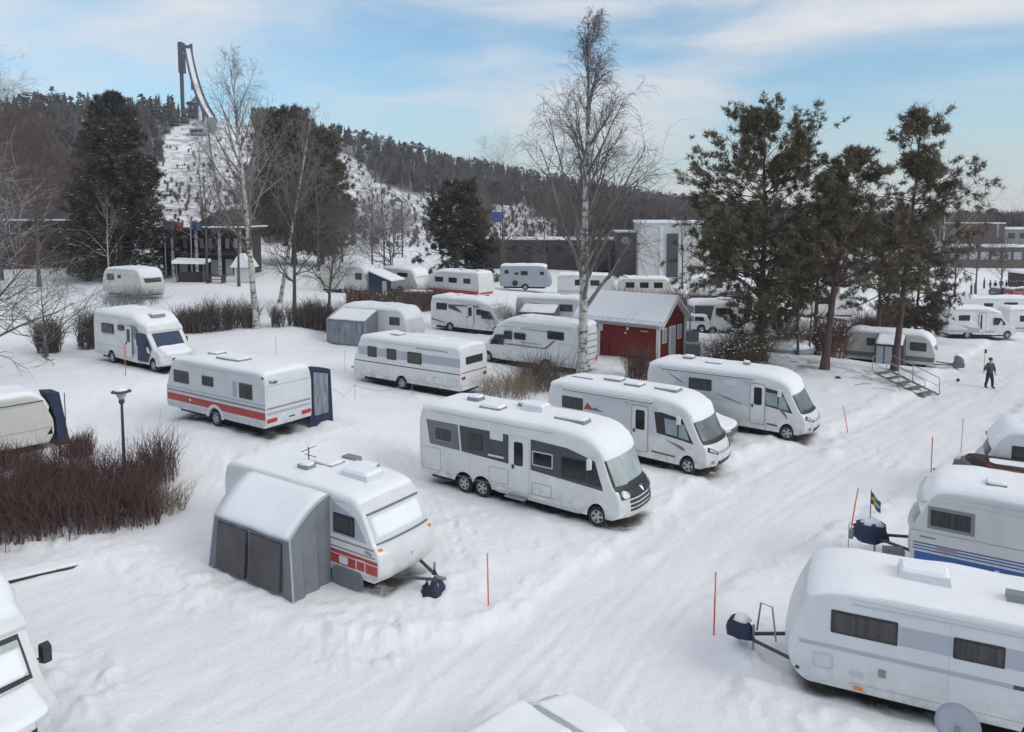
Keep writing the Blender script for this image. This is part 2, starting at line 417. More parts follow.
def trample(x, y, z):
    m = np.where((np.abs(x) < 60) & (y > 5) & (y < 95))[0]; X = x[m]; Y = y[m]; dz = np.zeros(len(m))
    best = np.full(len(m), 1e9); lat = np.zeros(len(m)); along = np.zeros(len(m)); acc = 0
    for i in range(len(ROAD)-1):
        a = ROAD[i]; e = ROAD[i+1]-a; L_ = np.hypot(*e); e /= L_
        t = np.clip((X-a[0])*e[0]+(Y-a[1])*e[1], 0, L_); px = X-a[0]-t*e[0]; py = Y-a[1]-t*e[1]; d = px*px+py*py
        k = d < best; best[k] = d[k]; lat[k] = (e[0]*(Y-a[1])-e[1]*(X-a[0]))[k]; along[k] = (acc+t)[k]; acc += L_
    fade = 1-sstep(40, 75, Y)
    for off, dep, sd in ((-1.75,.030,1),(-.25,.034,1),(-1.15,.022,2),(.35,.024,2),(.55,.030,3),(2.05,.030,3),(1.3,.018,4)):
        w = lat-off-1.3*(vnoise(along*.06, along*0+sd*3.3, 70+sd)-.5)-.25*(vnoise(along*.3, along*0, 80+sd)-.5)
        g = np.exp(-(w/.13)**2); sh = np.exp(-((np.abs(w)-.24)/.09)**2)
        br = .35+.9*vnoise(along*.25, along*0+off, 90)
        dz += .75*fade*br*(-dep*g*(1+.35*np.sin(along*26))+dep*.45*sh)
    for cx, cy, r, amp in CHURN:
        d = np.hypot(X-cx, Y-cy)+.9*fbm(X*.9, Y*.9, 23, 2); k = (1-sstep(r*.45, r, d))*amp
        on = k > 0
        n = np.maximum(fbm(X[on]*3.6, Y[on]*3.6, 33, 3)+.02, 0)*.55+np.maximum(fbm(X[on]*1.7, Y[on]*1.7, 35, 2), 0)*.35
        dz[on] += k[on]*(n-.05)
    for tr in TRAILS:
        tr = np.array(tr, float); side = 1
        for i in range(len(tr)-1):
            e = tr[i+1]-tr[i]; L_ = np.hypot(*e); e /= L_; nn = np.array([-e[1], e[0]]); q = 0
            while q < L_:
                p = tr[i]+e*q+nn*(.14*side+rng.normal()*.06); side = -side; q += .62+rng.random()*.16
                near = (np.abs(X-p[0]) < .6) & (np.abs(Y-p[1]) < .6)
                ux = (X[near]-p[0])*e[0]+(Y[near]-p[1])*e[1]; uy = (X[near]-p[0])*nn[0]+(Y[near]-p[1])*nn[1]
                rr = np.sqrt((ux/.19)**2+(uy/.11)**2)
                dz[near] += -.075*np.exp(-rr**3)+.02*np.exp(-((rr-1.5)/.4)**2)
    z[m] += dz

# ------------------------------------------------------------------ ground sheet
def build_ground():
    th = np.concatenate([np.linspace(-180, -64, 40)[:-1], np.linspace(-64, 64, 740), np.linspace(64, 180, 40)[1:]])
    th = np.radians(th)
    r = [2.0]
    while r[-1] < 1500: r.append(r[-1]*(1.0065 if 9 < r[-1] < 90 else 1.011 if 9 < r[-1] < 180 else 1.02 if r[-1] > 9 else 1.12))
    r = np.array(r)
    T, Q = np.meshgrid(th, r)
    X = Q*np.sin(T); Y = Q*np.cos(T)
    Z = terrain(X.ravel(), Y.ravel()).reshape(X.shape)
    sd = np.full(X.size, 9.0); m = (Y.ravel() < 130) & (np.abs(X.ravel()) < 100)
    sd[m] = poly_sd(X.ravel()[m], Y.ravel()[m], LANE)
    trample(X.ravel(), Y.ravel(), Z.reshape(-1))
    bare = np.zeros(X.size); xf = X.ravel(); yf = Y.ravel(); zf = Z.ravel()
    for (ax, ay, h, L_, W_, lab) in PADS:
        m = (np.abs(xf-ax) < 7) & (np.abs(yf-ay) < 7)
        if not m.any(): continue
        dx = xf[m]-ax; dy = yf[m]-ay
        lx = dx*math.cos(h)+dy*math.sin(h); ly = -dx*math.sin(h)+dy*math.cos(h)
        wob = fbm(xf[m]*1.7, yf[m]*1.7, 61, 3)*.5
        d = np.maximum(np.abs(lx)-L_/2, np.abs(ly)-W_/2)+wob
        b = 1-sstep(-.6, -.04, d)  # bare earth under the vehicle, also painting its contact shade into the ground
        # level out lumps round the vehicle so it stands on the snow, not in it
        base = terrain(xf[m], yf[m], False); flat = 1-sstep(.1, 1.3, np.maximum(np.abs(lx)-L_/2, np.abs(ly)-W_/2))
        z = zf[m]; z = z*(1-flat)+(base+(z-base)*.25)*flat
        bank = np.exp(-((d-.75)/.4)**2)*np.maximum(fbm(xf[m]*1.2, yf[m]*1.2, 77, 3)+.05, 0)*.55
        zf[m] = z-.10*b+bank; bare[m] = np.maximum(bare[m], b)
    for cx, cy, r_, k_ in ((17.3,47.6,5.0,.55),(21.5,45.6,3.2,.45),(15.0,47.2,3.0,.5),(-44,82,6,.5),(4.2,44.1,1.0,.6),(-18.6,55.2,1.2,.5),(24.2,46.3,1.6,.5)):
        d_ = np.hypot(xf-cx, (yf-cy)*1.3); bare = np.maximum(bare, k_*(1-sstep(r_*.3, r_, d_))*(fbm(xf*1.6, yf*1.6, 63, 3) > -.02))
    Z = zf.reshape(X.shape)
    nc = len(th); nr = len(r)
    i = np.arange(nr-1)[:, None]*nc+np.arange(nc-1)[None, :]
    quads = np.stack([i, i+1, i+nc+1, i+nc], -1).reshape(-1, 4)[:, ::-1]
    V = np.stack([X, Y, Z], -1).reshape(-1, 3)
    V = np.vstack([V, [[0, 0, 0]]]); c = len(V)-1
    tri = np.array([[c, k+1, k] for k in range(nc-1)])[:, ::-1]
    me = np_mesh('snow_ground', V, [quads, tri])
    at_ = me.attributes.new('packed', 'FLOAT', 'POINT')
    pk = np.append(1-sstep(-.5, .3, sd+fbm(X.ravel()*1.3, Y.ravel()*1.3, 21, 3)*.9), 1)
    at_.data.foreach_set('value', pk.astype(np.float32))
    wd = np.zeros(X.size); hm = (yf > 172) & (yf < 1200) & (np.abs(xf) < yf*1.2)
    wd[hm] = np.where(open_slope(xf[hm], yf[hm], zf[hm]), np.clip(.62*np.clip((yf[hm]-172)/30, 0, 1), 0, 1), 1)
    aw = me.attributes.new('wooded', 'FLOAT', 'POINT'); aw.data.foreach_set('value', np.append(wd, 0).astype(np.float32))
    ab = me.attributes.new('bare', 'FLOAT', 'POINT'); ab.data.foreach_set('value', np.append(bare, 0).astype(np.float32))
    m = bpy.data.materials.new('snow_ground'); MATS['snow_ground'] = m; m.use_nodes = True
    nt = m.node_tree; N = nt.nodes; L = nt.links; b = N['Principled BSDF']
    b.inputs['Roughness'].default_value = .75; b.inputs['Specular IOR Level'].default_value = .2
    tc = N.new('ShaderNodeTexCoord')
    def noise(sc, det, stretch=None, rot=0):
        src = tc.outputs['Object']
        if stretch:
            mp = N.new('ShaderNodeMapping'); mp.vector_type = 'TEXTURE'; mp.inputs['Rotation'].default_value = (0, 0, rot); mp.inputs['Scale'].default_value = stretch
            L.new(src, mp.inputs['Vector']); src = mp.outputs['Vector']
        n = N.new('ShaderNodeTexNoise'); n.inputs['Scale'].default_value = sc; n.inputs['Detail'].default_value = det; n.inputs['Roughness'].default_value = .6
        L.new(src, n.inputs['Vector']); return n.outputs['Fac']
    def mix(a, bb, f):
        x = N.new('ShaderNodeMix'); x.data_type = 'RGBA'
        for k, v in (('A', a), ('B', bb)):
            if isinstance(v, tuple): x.inputs[k].default_value = (*v, 1)
            else: L.new(v, x.inputs[k])
        L.new(f, x.inputs['Factor']); return x.outputs['Result']
    def rng_(v, lo, hi, a=0., c=1.):
        x = N.new('ShaderNodeMapRange'); x.inputs['From Min'].default_value = lo; x.inputs['From Max'].default_value = hi; x.inputs['To Min'].default_value = a; x.inputs['To Max'].default_value = c
        L.new(v, x.inputs['Value']); return x.outputs['Result']
    at_n = N.new('ShaderNodeAttribute'); at_n.attribute_name = 'packed'
    road = mix((.80,.805,.82), (.87,.87,.88), rng_(noise(1.1, 6, (3.2, .5, 1), R(49.5)), .35, .65))
    soft = mix((.85,.855,.87), (.90,.90,.905), rng_(noise(.6, 6), .35, .65))
    base = mix(soft, road, at_n.outputs['Fac'])
    speck = rng_(noise(5.5, 7), .70, .76)
    base = mix(base, (.62,.61,.60), math_n(N, L, speck, .25))
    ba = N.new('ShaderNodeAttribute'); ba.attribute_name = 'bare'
    earth_and_shade = mix((.06,.045,.035), (.20,.165,.14), rng_(noise(3.0, 6), .35, .7))  # dark soil colour, doubling as painted shade beneath the vehicles
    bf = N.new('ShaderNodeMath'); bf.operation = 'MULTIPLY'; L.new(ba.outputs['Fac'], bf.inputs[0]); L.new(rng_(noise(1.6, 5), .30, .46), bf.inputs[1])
    base = mix(base, earth_and_shade, bf.outputs[0])
    wa = N.new('ShaderNodeAttribute'); wa.attribute_name = 'wooded'
    floor = mix((.13,.11,.105), (.42,.41,.41), rng_(noise(.16, 5), .35, .75))
    patch = rng_(noise(.22, 9), .50, .56)
    wf = N.new('ShaderNodeMapRange'); wf.inputs['From Min'].default_value = .75; wf.inputs['From Max'].default_value = .95; L.new(wa.outputs['Fac'], wf.inputs['Value'])
    pm = N.new('ShaderNodeMath'); pm.operation = 'MULTIPLY'; L.new(wa.outputs['Fac'], pm.inputs[0]); L.new(patch, pm.inputs[1])
    wm = N.new('ShaderNodeMath'); wm.operation = 'MAXIMUM'; L.new(wf.outputs['Result'], wm.inputs[0]); L.new(pm.outputs[0], wm.inputs[1])
    base = mix(base, floor, wm.outputs[0])
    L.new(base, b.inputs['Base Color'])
    h = N.new('ShaderNodeMath'); h.operation = 'ADD'
    L.new(rng_(noise(2.6, 7), 0, 1, 0, 1.0), h.inputs[0]); L.new(rng_(noise(11, 6), 0, 1, 0, .28), h.inputs[1])
    bp = N.new('ShaderNodeBump'); bp.inputs['Strength'].default_value = .55; bp.inputs['Distance'].default_value = .12
    L.new(h.outputs[0], bp.inputs['Height']); L.new(bp.outputs['Normal'], b.inputs['Normal'])
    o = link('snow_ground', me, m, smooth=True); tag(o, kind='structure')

def math_n(N, L, a, k):
    n = N.new('ShaderNodeMath'); n.operation = 'MULTIPLY'; L.new(a, n.inputs[0]); n.inputs[1].default_value = k; return n.outputs[0]
PADS = []
# ------------------------------------------------------------------ vehicle builder
def rounded(pts, seg=6):
    out = []; n = len(pts)
    for i, (x, z, r) in enumerate(pts):
        p = Vector((x, z)); a = Vector(pts[i-1][:2]); b = Vector(pts[(i+1) % n][:2])
        if r <= 0: out.append(p); continue
        da = a-p; db = b-p
        A = p+da.normalized()*min(r, da.length*.49); B = p+db.normalized()*min(r, db.length*.49)
        for k in range(seg+1):
            t = k/seg; out.append(A*(1-t)**2+p*2*t*(1-t)+B*t*t)
    return out

def resample(pts, step):
    out = []; n = len(pts)
    for i in range(n):
        a = pts[i]; b = pts[(i+1) % n]; d = (b-a).length
        if d < 1e-5: continue
        m = max(1, int(d/step))
        for k in range(m): out.append(a+(b-a)*k/m)
    return out

def rrect(x0, z0, x1, z1, r=.05, seg=3):
    return [(p.x, p.y) for p in rounded([(x0, z0, r), (x1, z0, r), (x1, z1, r), (x0, z1, r)], seg)]

class Veh:
    """a motorhome, caravan or car: local x forward, y left, z up from the snow"""
    def __init__(s, name, label, cat, loc, heading, L, W, prof, wheels=(), r_top=.11, deform=None, body='white_body', group=None, wr=.33, step=.07, detail=True):
        s.L, s.W, s.hw = L, W, W/2
        s.detail = detail
        s.df = deform or (lambda x, y, z: (x, y, z))
        s.h = heading; s.loc = Vector(loc)
        s.root = empty(name, loc, R(heading), label, cat, group)
        s.body_mat = body
        # bottom edge with wheel notches (rear to front), then the given profile front to rear
        (xf, zf) = prof[0][:2]; (xr, zr) = prof[-1][:2]
        ra = wr+.09; pts = []
        for xw in sorted(wheels):
            zb = zr+(zf-zr)*(xw-xr)/(xf-xr)
            hh = max(zb-wr, -.2); a0 = math.asin(min(.9, max(-.9, hh/ra)))
            for k in range(11):
                a = math.pi-a0-(math.pi-2*a0)*k/10
                pts.append((xw+ra*math.cos(a), wr+ra*math.sin(a), 0))
        # overlapping notches (tandem axles): keep the upper outline
        if len(wheels) > 1:
            ws = sorted(wheels)
            for i in range(len(ws)-1):
                if ws[i+1]-ws[i] < 2*ra:
                    mid = (ws[i]+ws[i+1])/2; A = pts[i*11:(i+1)*11]; B = pts[(i+1)*11:(i+2)*11]
                    pts = pts[:i*11]+[p for p in A if p[0] < mid-.01]+[(mid, wr+.12, 0)]+[p for p in B if p[0] > mid+.01]+pts[(i+2)*11:]
                    break
        full = pts+[(p[0], p[1], p[2] if len(p) > 2 else .04) for p in prof]
        # prof starts at the front-bottom corner, ends at the rear-bottom corner
        P = resample(rounded(full), step)
        s.P = np.array([(p.x, p.y) for p in P])
        t = np.roll(s.P, -1, 0)-np.roll(s.P, 1, 0); t /= np.linalg.norm(t, axis=1)[:, None]+1e-9
        s.Nn = np.stack([t[:, 1], -t[:, 0]], 1)
        s.H = s.P[:, 1].max()
        zt = np.clip((s.P[:, 1]-(s.H-.75))/.5, 0, 1)
        s.r = .035+(r_top-.035)*zt*zt*(3-2*zt)
        s.r[s.P[:, 1] < .62] = .02
        s._body()
        if wheels: s._wheels(sorted(wheels), wr)
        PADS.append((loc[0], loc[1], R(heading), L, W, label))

    def surf(s, i, y, off=0.0):
        r = s.r[i]; ay = abs(y); ins = 0.0
        if ay > s.hw-r:
            q = min(1, (ay-(s.hw-r))/r); ins = r-r*math.sqrt(max(0, 1-q*q))
        p = s.P[i]+s.Nn[i]*(off-ins)
        return s.df(p[0], y, p[1]-(.035*(y/s.hw)**2 if p[1] > s.H-.3 else 0))

    def _body(s):
        n = len(s.P); m = MB(); vs = []; st = []
        for q in (-1, 1):
            for a in (90, 66, 44, 22, 0): st.append((q, a))
        seq = [(-1, a) for a in (90, 64, 40, 18, 0)]+[(f, None) for f in (-.66, -.33, 0, .33, .66)]+[(1, a) for a in (0, 18, 40, 64, 90)]
        for q, a in seq:
            for i in range(n):
                r = s.r[i]
                y = q*(s.hw-r) if a is None else q*(s.hw-r+r*math.sin(R(a)))
                vs.append(s.surf(i, y))
        fs = []
        for k in range(len(seq)-1):
            for i in range(n):
                j = (i+1) % n; fs.append((k*n+i, (k+1)*n+i, (k+1)*n+j, k*n+j))
        fs.append(tuple(range(n))); K = (len(seq)-1)*n; fs.append(tuple(K+i for i in reversed(range(n))))
        m.add(vs, fs); s.body = m.build('body', s.body_mat, s.root, smooth=True)
        s.body.data.polygons[-1].use_smooth = False; s.body.data.polygons[-2].use_smooth = False

    def _wheels(s, xs, wr):
        hw = s.hw
        for xw in xs:
            for q in (-1, 1):
                M = Matrix.Translation((xw, q*(hw-.10), wr)) @ Matrix.Rotation(R(-90*q), 4, 'X')
                sx = s.df(xw, q*hw, wr); dx = sx[0]-xw; dy = sx[1]-q*hw
                M = Matrix.Translation((dx, dy, 0)) @ M
                t = MB().lathe([(wr*.60, -.12), (wr*.93, -.12), (wr, -.07), (wr, .035), (wr*.95, .075), (wr*.66, .085), (wr*.62, .03), (.02, .02)], 24, M).build('wheel', 'rubber', s.root, smooth=True)
                rm = MB().lathe([(wr*.63, .035), (wr*.63, .075), (wr*.57, .08), (wr*.53, .045)], 22, M, False)
                for k in range(5):
                    a = 2*math.pi*k/5; c = Vector((wr*.3*math.cos(a), wr*.3*math.sin(a), .052))
                    mm = M @ Matrix.Translation(c) @ Matrix.Rotation(a, 4, 'Z')
                    b = MB().box((0, 0, 0), (wr*.52, wr*.24, .03)); rm.add([mm @ Vector(v) for v in b.v], b.f)
                rm.lathe([(wr*.2, .03), (wr*.2, .072), (wr*.12, .085)], 12, M)
                rm.build('rim', 'rim', t)
        x0, x1 = min(s.P[:, 0])+.35, max(s.P[:, 0])-.7
        zb = s.P[:, 1].min()
        c = MB().box(((x0+x1)/2, 0, .21+.2), (x1-x0, s.W*.74, .42)); c.build('chassis', 'underbody', s.root)
        for xw in xs:
            for q in (-1, 1):
                ra = wr+.082; A = []; B = []
                for k in range(13):
                    a = R(-5)+R(190)*k/12; A.append((xw+ra*math.cos(a), wr+ra*math.sin(a)))
                vs = [s.df(x, q*(hw-.01), z) for x, z in A]+[s.df(x, q*(hw-.30), z) for x, z in A]
                MB().add(vs, [(k, k+1, 14+k, 13+k) for k in range(12)]).build('wheel_arch', 'underbody', s.root)

    # --- pieces laid on the sides; side -1 = right, +1 = left
    def side(s, name, poly, m, side=-1, off=.008, th=.03, parent=None):
        dens = []
        for i in range(len(poly)):
            a = poly[i]; b = poly[(i+1) % len(poly)]; d = math.dist(a, b); k = max(1, int(d/.5))
            for j in range(k): dens.append((a[0]+(b[0]-a[0])*j/k, a[1]+(b[1]-a[1])*j/k))
        A = [s.df(x, side*(s.hw+off), z) for x, z in dens]; B = [s.df(x, side*(s.hw+off-th), z) for x, z in dens]
        return MB().prism(A, B).build(name, m, parent or s.root)
    def window(s, x0, z0, x1, z1, side=-1, glass='glass_dark', frame='frame_black', fw=.035, r=.05, name='window', base=0.0):
        f = s.side(name, rrect(x0, z0, x1, z1, r), frame, side, .012+base, .03)
        s.side('pane', rrect(x0+fw, z0+fw, x1-fw, z1-fw, max(.01, r-.02)), glass, side, .02+base, .03, f); return f
    def outline(s, name, x0, z0, x1, z1, side=-1, w=.018, m='seam_grey', off=.005, r=.06):
        """a thin raised rim round a hatch or door leaf"""
        A = rrect(x0, z0, x1, z1, r); B = rrect(x0+w, z0+w, x1-w, z1-w, max(.01, r-w)); n = len(A)
        vs = []
        for o in (off, off-.02):
            vs += [s.df(x, side*(s.hw+o), z) for x, z in A]+[s.df(x, side*(s.hw+o), z) for x, z in B]
        fs = [(i, (i+1) % n, n+(i+1) % n, n+i) for i in range(n)]
        fs += [(i, (i+1) % n, 2*n+(i+1) % n, 2*n+i) for i in range(n)]+[(n+i, n+(i+1) % n, 3*n+(i+1) % n, 3*n+i) for i in range(n)]
        return MB().add(vs, fs).build(name, m, s.root)
    def door(s, x0, z0, x1, z1, side=-1, m=None, glass=True, gx=None, base=0.0, seam='seam_grey'):
        d = s.side('door', rrect(x0, z0, x1, z1, .09), m or s.body_mat, side, .014+base, .03)
        s.outline('door_frame', x0-.035, z0-.035, x1+.035, z1+.035, side, .035, seam, .018+base, .12)
        if glass:
            g0, g1 = gx or (x0+.2, x1-.2)
            s.side('door_window', rrect(g0, z0+.85, g1, z1-.14, .08), 'glass_dark', side, .022+base, .02, d)
        s.side('handle', rrect(x0+.05, z0+.72, x0+.13, z0+.86, .02), 'plastic_dark', side, .045+base, .04, d)
        return d
    def stripe(s, x0, x1, z0, z1, m, side=-1, off=.004, name='stripe', slope=0.0):
        n = max(2, int((x1-x0)/.4)); bot = [(x0+(x1-x0)*k/n, z0+slope*k/n) for k in range(n+1)]; top = [(x0+(x1-x0)*k/n, z1+slope*k/n) for k in reversed(range(n+1))]
        return s.side(name, bot+top, m, side, off, .02)
    # --- pieces on the end faces
    def endx(s, z, front=True, nose=True):
        q = s.P[((s.Nn[:, 0] > .15) & ((s.P[:, 1] > .95) | (s.P[:, 0] > s.P[:, 0].max()-.5))) if front else ((s.Nn[:, 0] < -.15) & ((s.P[:, 1] > .95) | (s.P[:, 0] < s.P[:, 0].min()+.5)))]
        o = np.argsort(q[:, 1]); return float(np.interp(z, q[o, 1], q[o, 0]))
    def end(s, name, poly, m, front=True, off=.01, th=.03, parent=None, smooth=False):
        sg = 1 if front else -1; dens = []
        for i in range(len(poly)):
            a = poly[i]; b = poly[(i+1) % len(poly)]; k = max(1, int(math.dist(a, b)/.22))
            for j in range(k): dens.append((a[0]+(b[0]-a[0])*j/k, a[1]+(b[1]-a[1])*j/k))
        A = []; B = []
        for y, z in dens:
            p = s.df(s.endx(z, front), y, z); A.append((p[0]+sg*off, p[1], p[2])); B.append((p[0]+sg*(off-th), p[1], p[2]))
        return MB().prism(A, B).build(name, m, parent or s.root)
    def end_grid(s, name, y0, y1, z0, z1, m, front=True, off=.012, th=.03, ny=10, nz=5, parent=None):
        sg = 1 if front else -1; vs = []; fs = []
        for o in (off, off-th):
            for j in range(nz+1):
                for i in range(ny+1):
                    y = y0+(y1-y0)*i/ny; z = z0+(z1-z0)*j/nz; p = s.df(s.endx(z, front), y, z); vs.append((p[0]+sg*o, p[1], p[2]))
        w = ny+1; K = w*(nz+1)
        for j in range(nz):
            for i in range(ny):
                a = j*w+i; fs += [(a, a+1, a+w+1, a+w), (K+a, K+a+w, K+a+w+1, K+a+1)]
        rim = [i for i in range(w)]+[j*w+ny for j in range(1, nz+1)]+[nz*w+i for i in reversed(range(ny))]+[j*w for j in reversed(range(1, nz))]
        for k in range(len(rim)):
            a, b = rim[k], rim[(k+1) % len(rim)]; fs.append((a, K+a, K+b, b))
        return MB().add(vs, fs).build(name, m, parent or s.root, smooth=False)
    # --- sheet that follows the outline (windscreen, snow cover)
    def patch(s, name, pred, yw, m, off=.012, th=.03, parent=None, ny=14, bumpy=0.0, seed=0, edge=.25, y0=None):
        n = len(s.P); ok = [bool(pred(s.P[i], s.Nn[i])) for i in range(n)]
        start = next(i for i in range(n) if ok[i] and not ok[i-1])
        idx = []; i = start
        while ok[i % n] and len(idx) < n: idx.append(i % n); i += 1
        ya = -yw if y0 is None else y0
        ys = np.linspace(ya, yw, ny+1); K = len(idx); vs = []
        arc = np.concatenate([[0], np.cumsum(np.linalg.norm(np.diff(s.P[idx], axis=0), axis=1))]); tot = arc[-1]
        for layer in (0, 1):
            for a, i in enumerate(idx):
                for y in ys:
                    o = off
                    if bumpy:
                        e = min(arc[a], tot-arc[a], y-ya, yw-y)/edge; e = min(1, max(0, e)); e = math.sqrt(1-(1-e)**2)
                        nz = float(fbm(np.array([arc[a]*.9+seed*7.3]), np.array([y*.9+seed]), seed, 3)[0])
                        o = off+bumpy*e*(1+1.7*nz)
                    if layer: o = off-th if not bumpy else -.03
                    vs.append(s.surf(i, y, o))
        w = ny+1; T = K*w; fs = []
        for a in range(K-1):
            for b in range(ny):
                q = a*w+b; fs += [(q, q+1, q+w+1, q+w), (T+q, T+q+w, T+q+w+1, T+q+1)]
        rim = [b for b in range(w)]+[a*w+ny for a in range(1, K)]+[(K-1)*w+b for b in reversed(range(ny))]+[a*w for a in reversed(range(1, K-1))]
        for k in range(len(rim)):
            a, b = rim[k], rim[(k+1) % len(rim)]; fs.append((a, T+a, T+b, b))
        return MB().add(vs, fs).build(name, m, parent or s.root, smooth=bool(bumpy))
    def roof_snow(s, depth=.09, seed=0, x0=-99, x1=99, nmin=.45):
        s.patch('roof_snow', lambda p, n: n[1] > nmin and p[1] > s.H-.85 and x0 < p[0] < x1, s.hw-.03, 'snow', 0.0, .03, bumpy=depth, seed=seed, edge=.16, ny=16)
    def roof_z(s, x):
        q = s.P[s.Nn[:, 1] > .3]; q = q[q[:, 1] > s.H-1.2]; o = np.argsort(q[:, 0]); return float(np.interp(x, q[o, 0], q[o, 1]))
    def hatch(s, x, y, lx, ly, h=.11, m='frame_grey', snow=.05, name='roof_hatch'):
        z = s.roof_z(x)-.03
        b = MB(); pr = [(-lx/2, -ly/2), (lx/2, -ly/2), (lx/2, ly/2), (-lx/2, ly/2)]
        lo = [(x+a, y+c, z) for a, c in pr]; hi = [(x+a*.9, y+c*.9, z+h+.07) for a, c in pr]
        o = b.prism(hi, lo).build(name, m, s.root)
        if snow:
            pts = rounded([(-lx*.46, -ly*.46, .08), (lx*.46, -ly*.46, .08), (lx*.46, ly*.46, .08), (-lx*.46, ly*.46, .08)], 3)
            A = [(x+p.x*.86, y+p.y*.86, z+h+.07+snow) for p in pts]; B = [(x+p.x, y+p.y, z+h+.055) for p in pts]
            MB().prism(A, B).build('snow_cap', 'snow', o)
        return o
    def world(s, x, y, z):
        h = R(s.h); return Vector((s.loc.x+x*math.cos(h)-y*math.sin(h), s.loc.y+x*math.sin(h)+y*math.cos(h), s.loc.z+z))

def nose(L, start=1.3, amount=.3, power=2.6, hw=1.15, taper=0.0, cab=0.0, z_tumble=None):
    def df(x, y, z):
        t = min(1, max(0, (x-(L/2-start))/start)); t = t*t*(3-2*t)
        q = abs(y)/hw
        x2 = x-amount*t*q**power
        y2 = y*(1-taper*t)
        if cab:
            c = min(1, max(0, (x-(L/2-2.3))/.5)); y2 *= 1-cab*c*c*(3-2*c)
        if z_tumble:
            u = min(1, max(0, (z-z_tumble[0])/z_tumble[1])); y2 *= 1-z_tumble[2]*u
        return (x2, y2, z)
    return df

def mirror(v, x, z, side=-1, m='plastic_dark', size=(.14, .12, .34), arm=.16):
    p = v.df(x, side*v.hw, z); b = MB()
    c = (p[0]+.04, p[1]+side*(arm+size[1]/2), z)
    pts = rrect(-size[1]/2, -size[2]/2, size[1]/2, size[2]/2, .04)
    b.prism([(c[0]+size[0]/2, c[1]+a*.8, c[2]+d*.85) for a, d in pts], [(c[0]-size[0]/2, c[1]+a, c[2]+d) for a, d in pts])
    o = b.build('mirror', m, v.root)
    MB().tube([(p[0], p[1]-side*.05, z-.05), (c[0], c[1], z-.08)], .025, 6).build('mirror_arm', 'plastic_dark', o)

def trims(v, H, rear, front, sill):
    """roof rail and panel joints on both sides"""
    f = v.L/2
    for q in (-1, 1):
        v.stripe(-f+rear, f-front, H-.245, H-.21, 'seam_light', q, .014, 'roof_rail')
        v.stripe(-f+.25, f-max(front, sill), .575, .587, 'seam_grey', q, .003, 'sill_joint')
        for t in (.34, .67):
            x = -f+rear+(2*f-rear-front)*t
            v.side('panel_joint', [(x, .60), (x+.010, .60), (x+.010, H-.26), (x, H-.26)], 'seam_light', q, .0025, .01)

def aclass(name, label, loc, heading, L, H, wheels, seed, deform=None, brow=.0, body='white_body', zb=.42, group=None, W=2.3):
    f = L/2
    prof = [(f-.32, .30, .06), (f-.03, .42, .1), (f, .78, .12), (f-.12, 1.18, .12), (f-.30, 1.30, .12), (f-.80-brow, 2.22, .10), (f-.86-brow, 2.40, .25),
            (f-1.45-brow, H-.10, .6), (f-2.6, H, .5), (-f+.5, H, .3), (-f+.06, H-.12, .22), (-f, H-.5, .3), (-f, .8, .1), (-f+.02, zb, .06)]
    v = Veh(name, label, 'motorhome', loc, heading, L, W, prof, wheels, .16, deform or nose(L, 1.5, .34, 2.8, W/2, .04), body, group)
    trims(v, H, .55, 2.7, .5); return v

def semi(name, label, loc, heading, L, H, wheels, body='white_body', group=None, W=2.25, cat='motorhome', detail=True):
    f = L/2
    prof = [(f-.25, .32, .06), (f, .45, .1), (f, .72, .12), (f-.06, .98, .14), (f-.85, 1.22, .15), (f-1.50, 1.98, .06), (f-1.42, 2.10, .10), (f-1.75, 2.42, .3),
            (f-2.7, H, .5), (-f+.4, H, .3), (-f+.05, H-.12, .2), (-f, H-.5, .2), (-f+.0, .8, .1), (-f+.04, .42, .06)]
    v = Veh(name, label, cat, loc, heading, L, W, prof, wheels, .15, nose(L, 1.3, .28, 2.4, W/2, .0, .11), body, group, detail=detail)
    trims(v, H, .45, 2.9, 2.4); return v

def caravan_shell(name, label, loc, heading, L, H, wheels, style='plain', body='white_body', W=2.3, r_top=.10, group=None, zb=.40, step=.07):
    f = L/2
    if style == 'plain':      # upright tail, nose leaning back above the waist
        prof = [(f-.12, zb, .08), (f, zb+.22, .12), (f-.02, 1.25, .1), (f-.40, 2.05, .10), (f-.62, H-.10, .25), (f-1.3, H, .4), (-f+.35, H, .3), (-f+.06, H-.1, .2), (-f, H-.5, .2), (-f, .7, .1), (-f+.05, zb, .06)]
    elif style == 'round':    # big round nose
        prof = [(f-.42, zb, .2), (f-.04, zb+.32, .3), (f-.04, 1.35, .5), (f-.42, H-.22, .75), (f-1.15, H, .5), (-f+.5, H, .4), (-f+.06, H-.2, .3), (-f, H-.8, .3), (-f, .8, .1), (-f+.1, zb, .1)]
    elif style == 'old':      # both ends leaning in
        prof = [(f-.25, zb, .12), (f-.02, zb+.35, .2), (f-.06, 1.3, .12), (f-.50, H-.25, .25), (f-.95, H, .3), (-f+.75, H, .3), (-f+.32, H-.25, .25), (-f+.04, 1.3, .12), (-f, .75, .2), (-f+.18, zb, .1)]
    elif style == 'wedge':    # long sloping nose with bonnet-like front box
        prof = [(f-.20, zb, .10), (f-.02, zb+.25, .2), (f-.04, 1.18, .22), (f-.28, 1.38, .1), (f-.72, 2.14, .07), (f-1.0, H-.08, .25), (f-1.9, H, .4), (-f+.35, H, .3), (-f+.06, H-.1, .2), (-f, H-.5, .2), (-f, .7, .1), (-f+.05, zb, .06)]
    v = Veh(name, label, 'caravan', loc, heading, L, W, prof, wheels, r_top, nose(L, .9, .14, 3, W/2, .0), body, group, step=step)
    trims(v, H, .9, 1.35, .5)
    return v

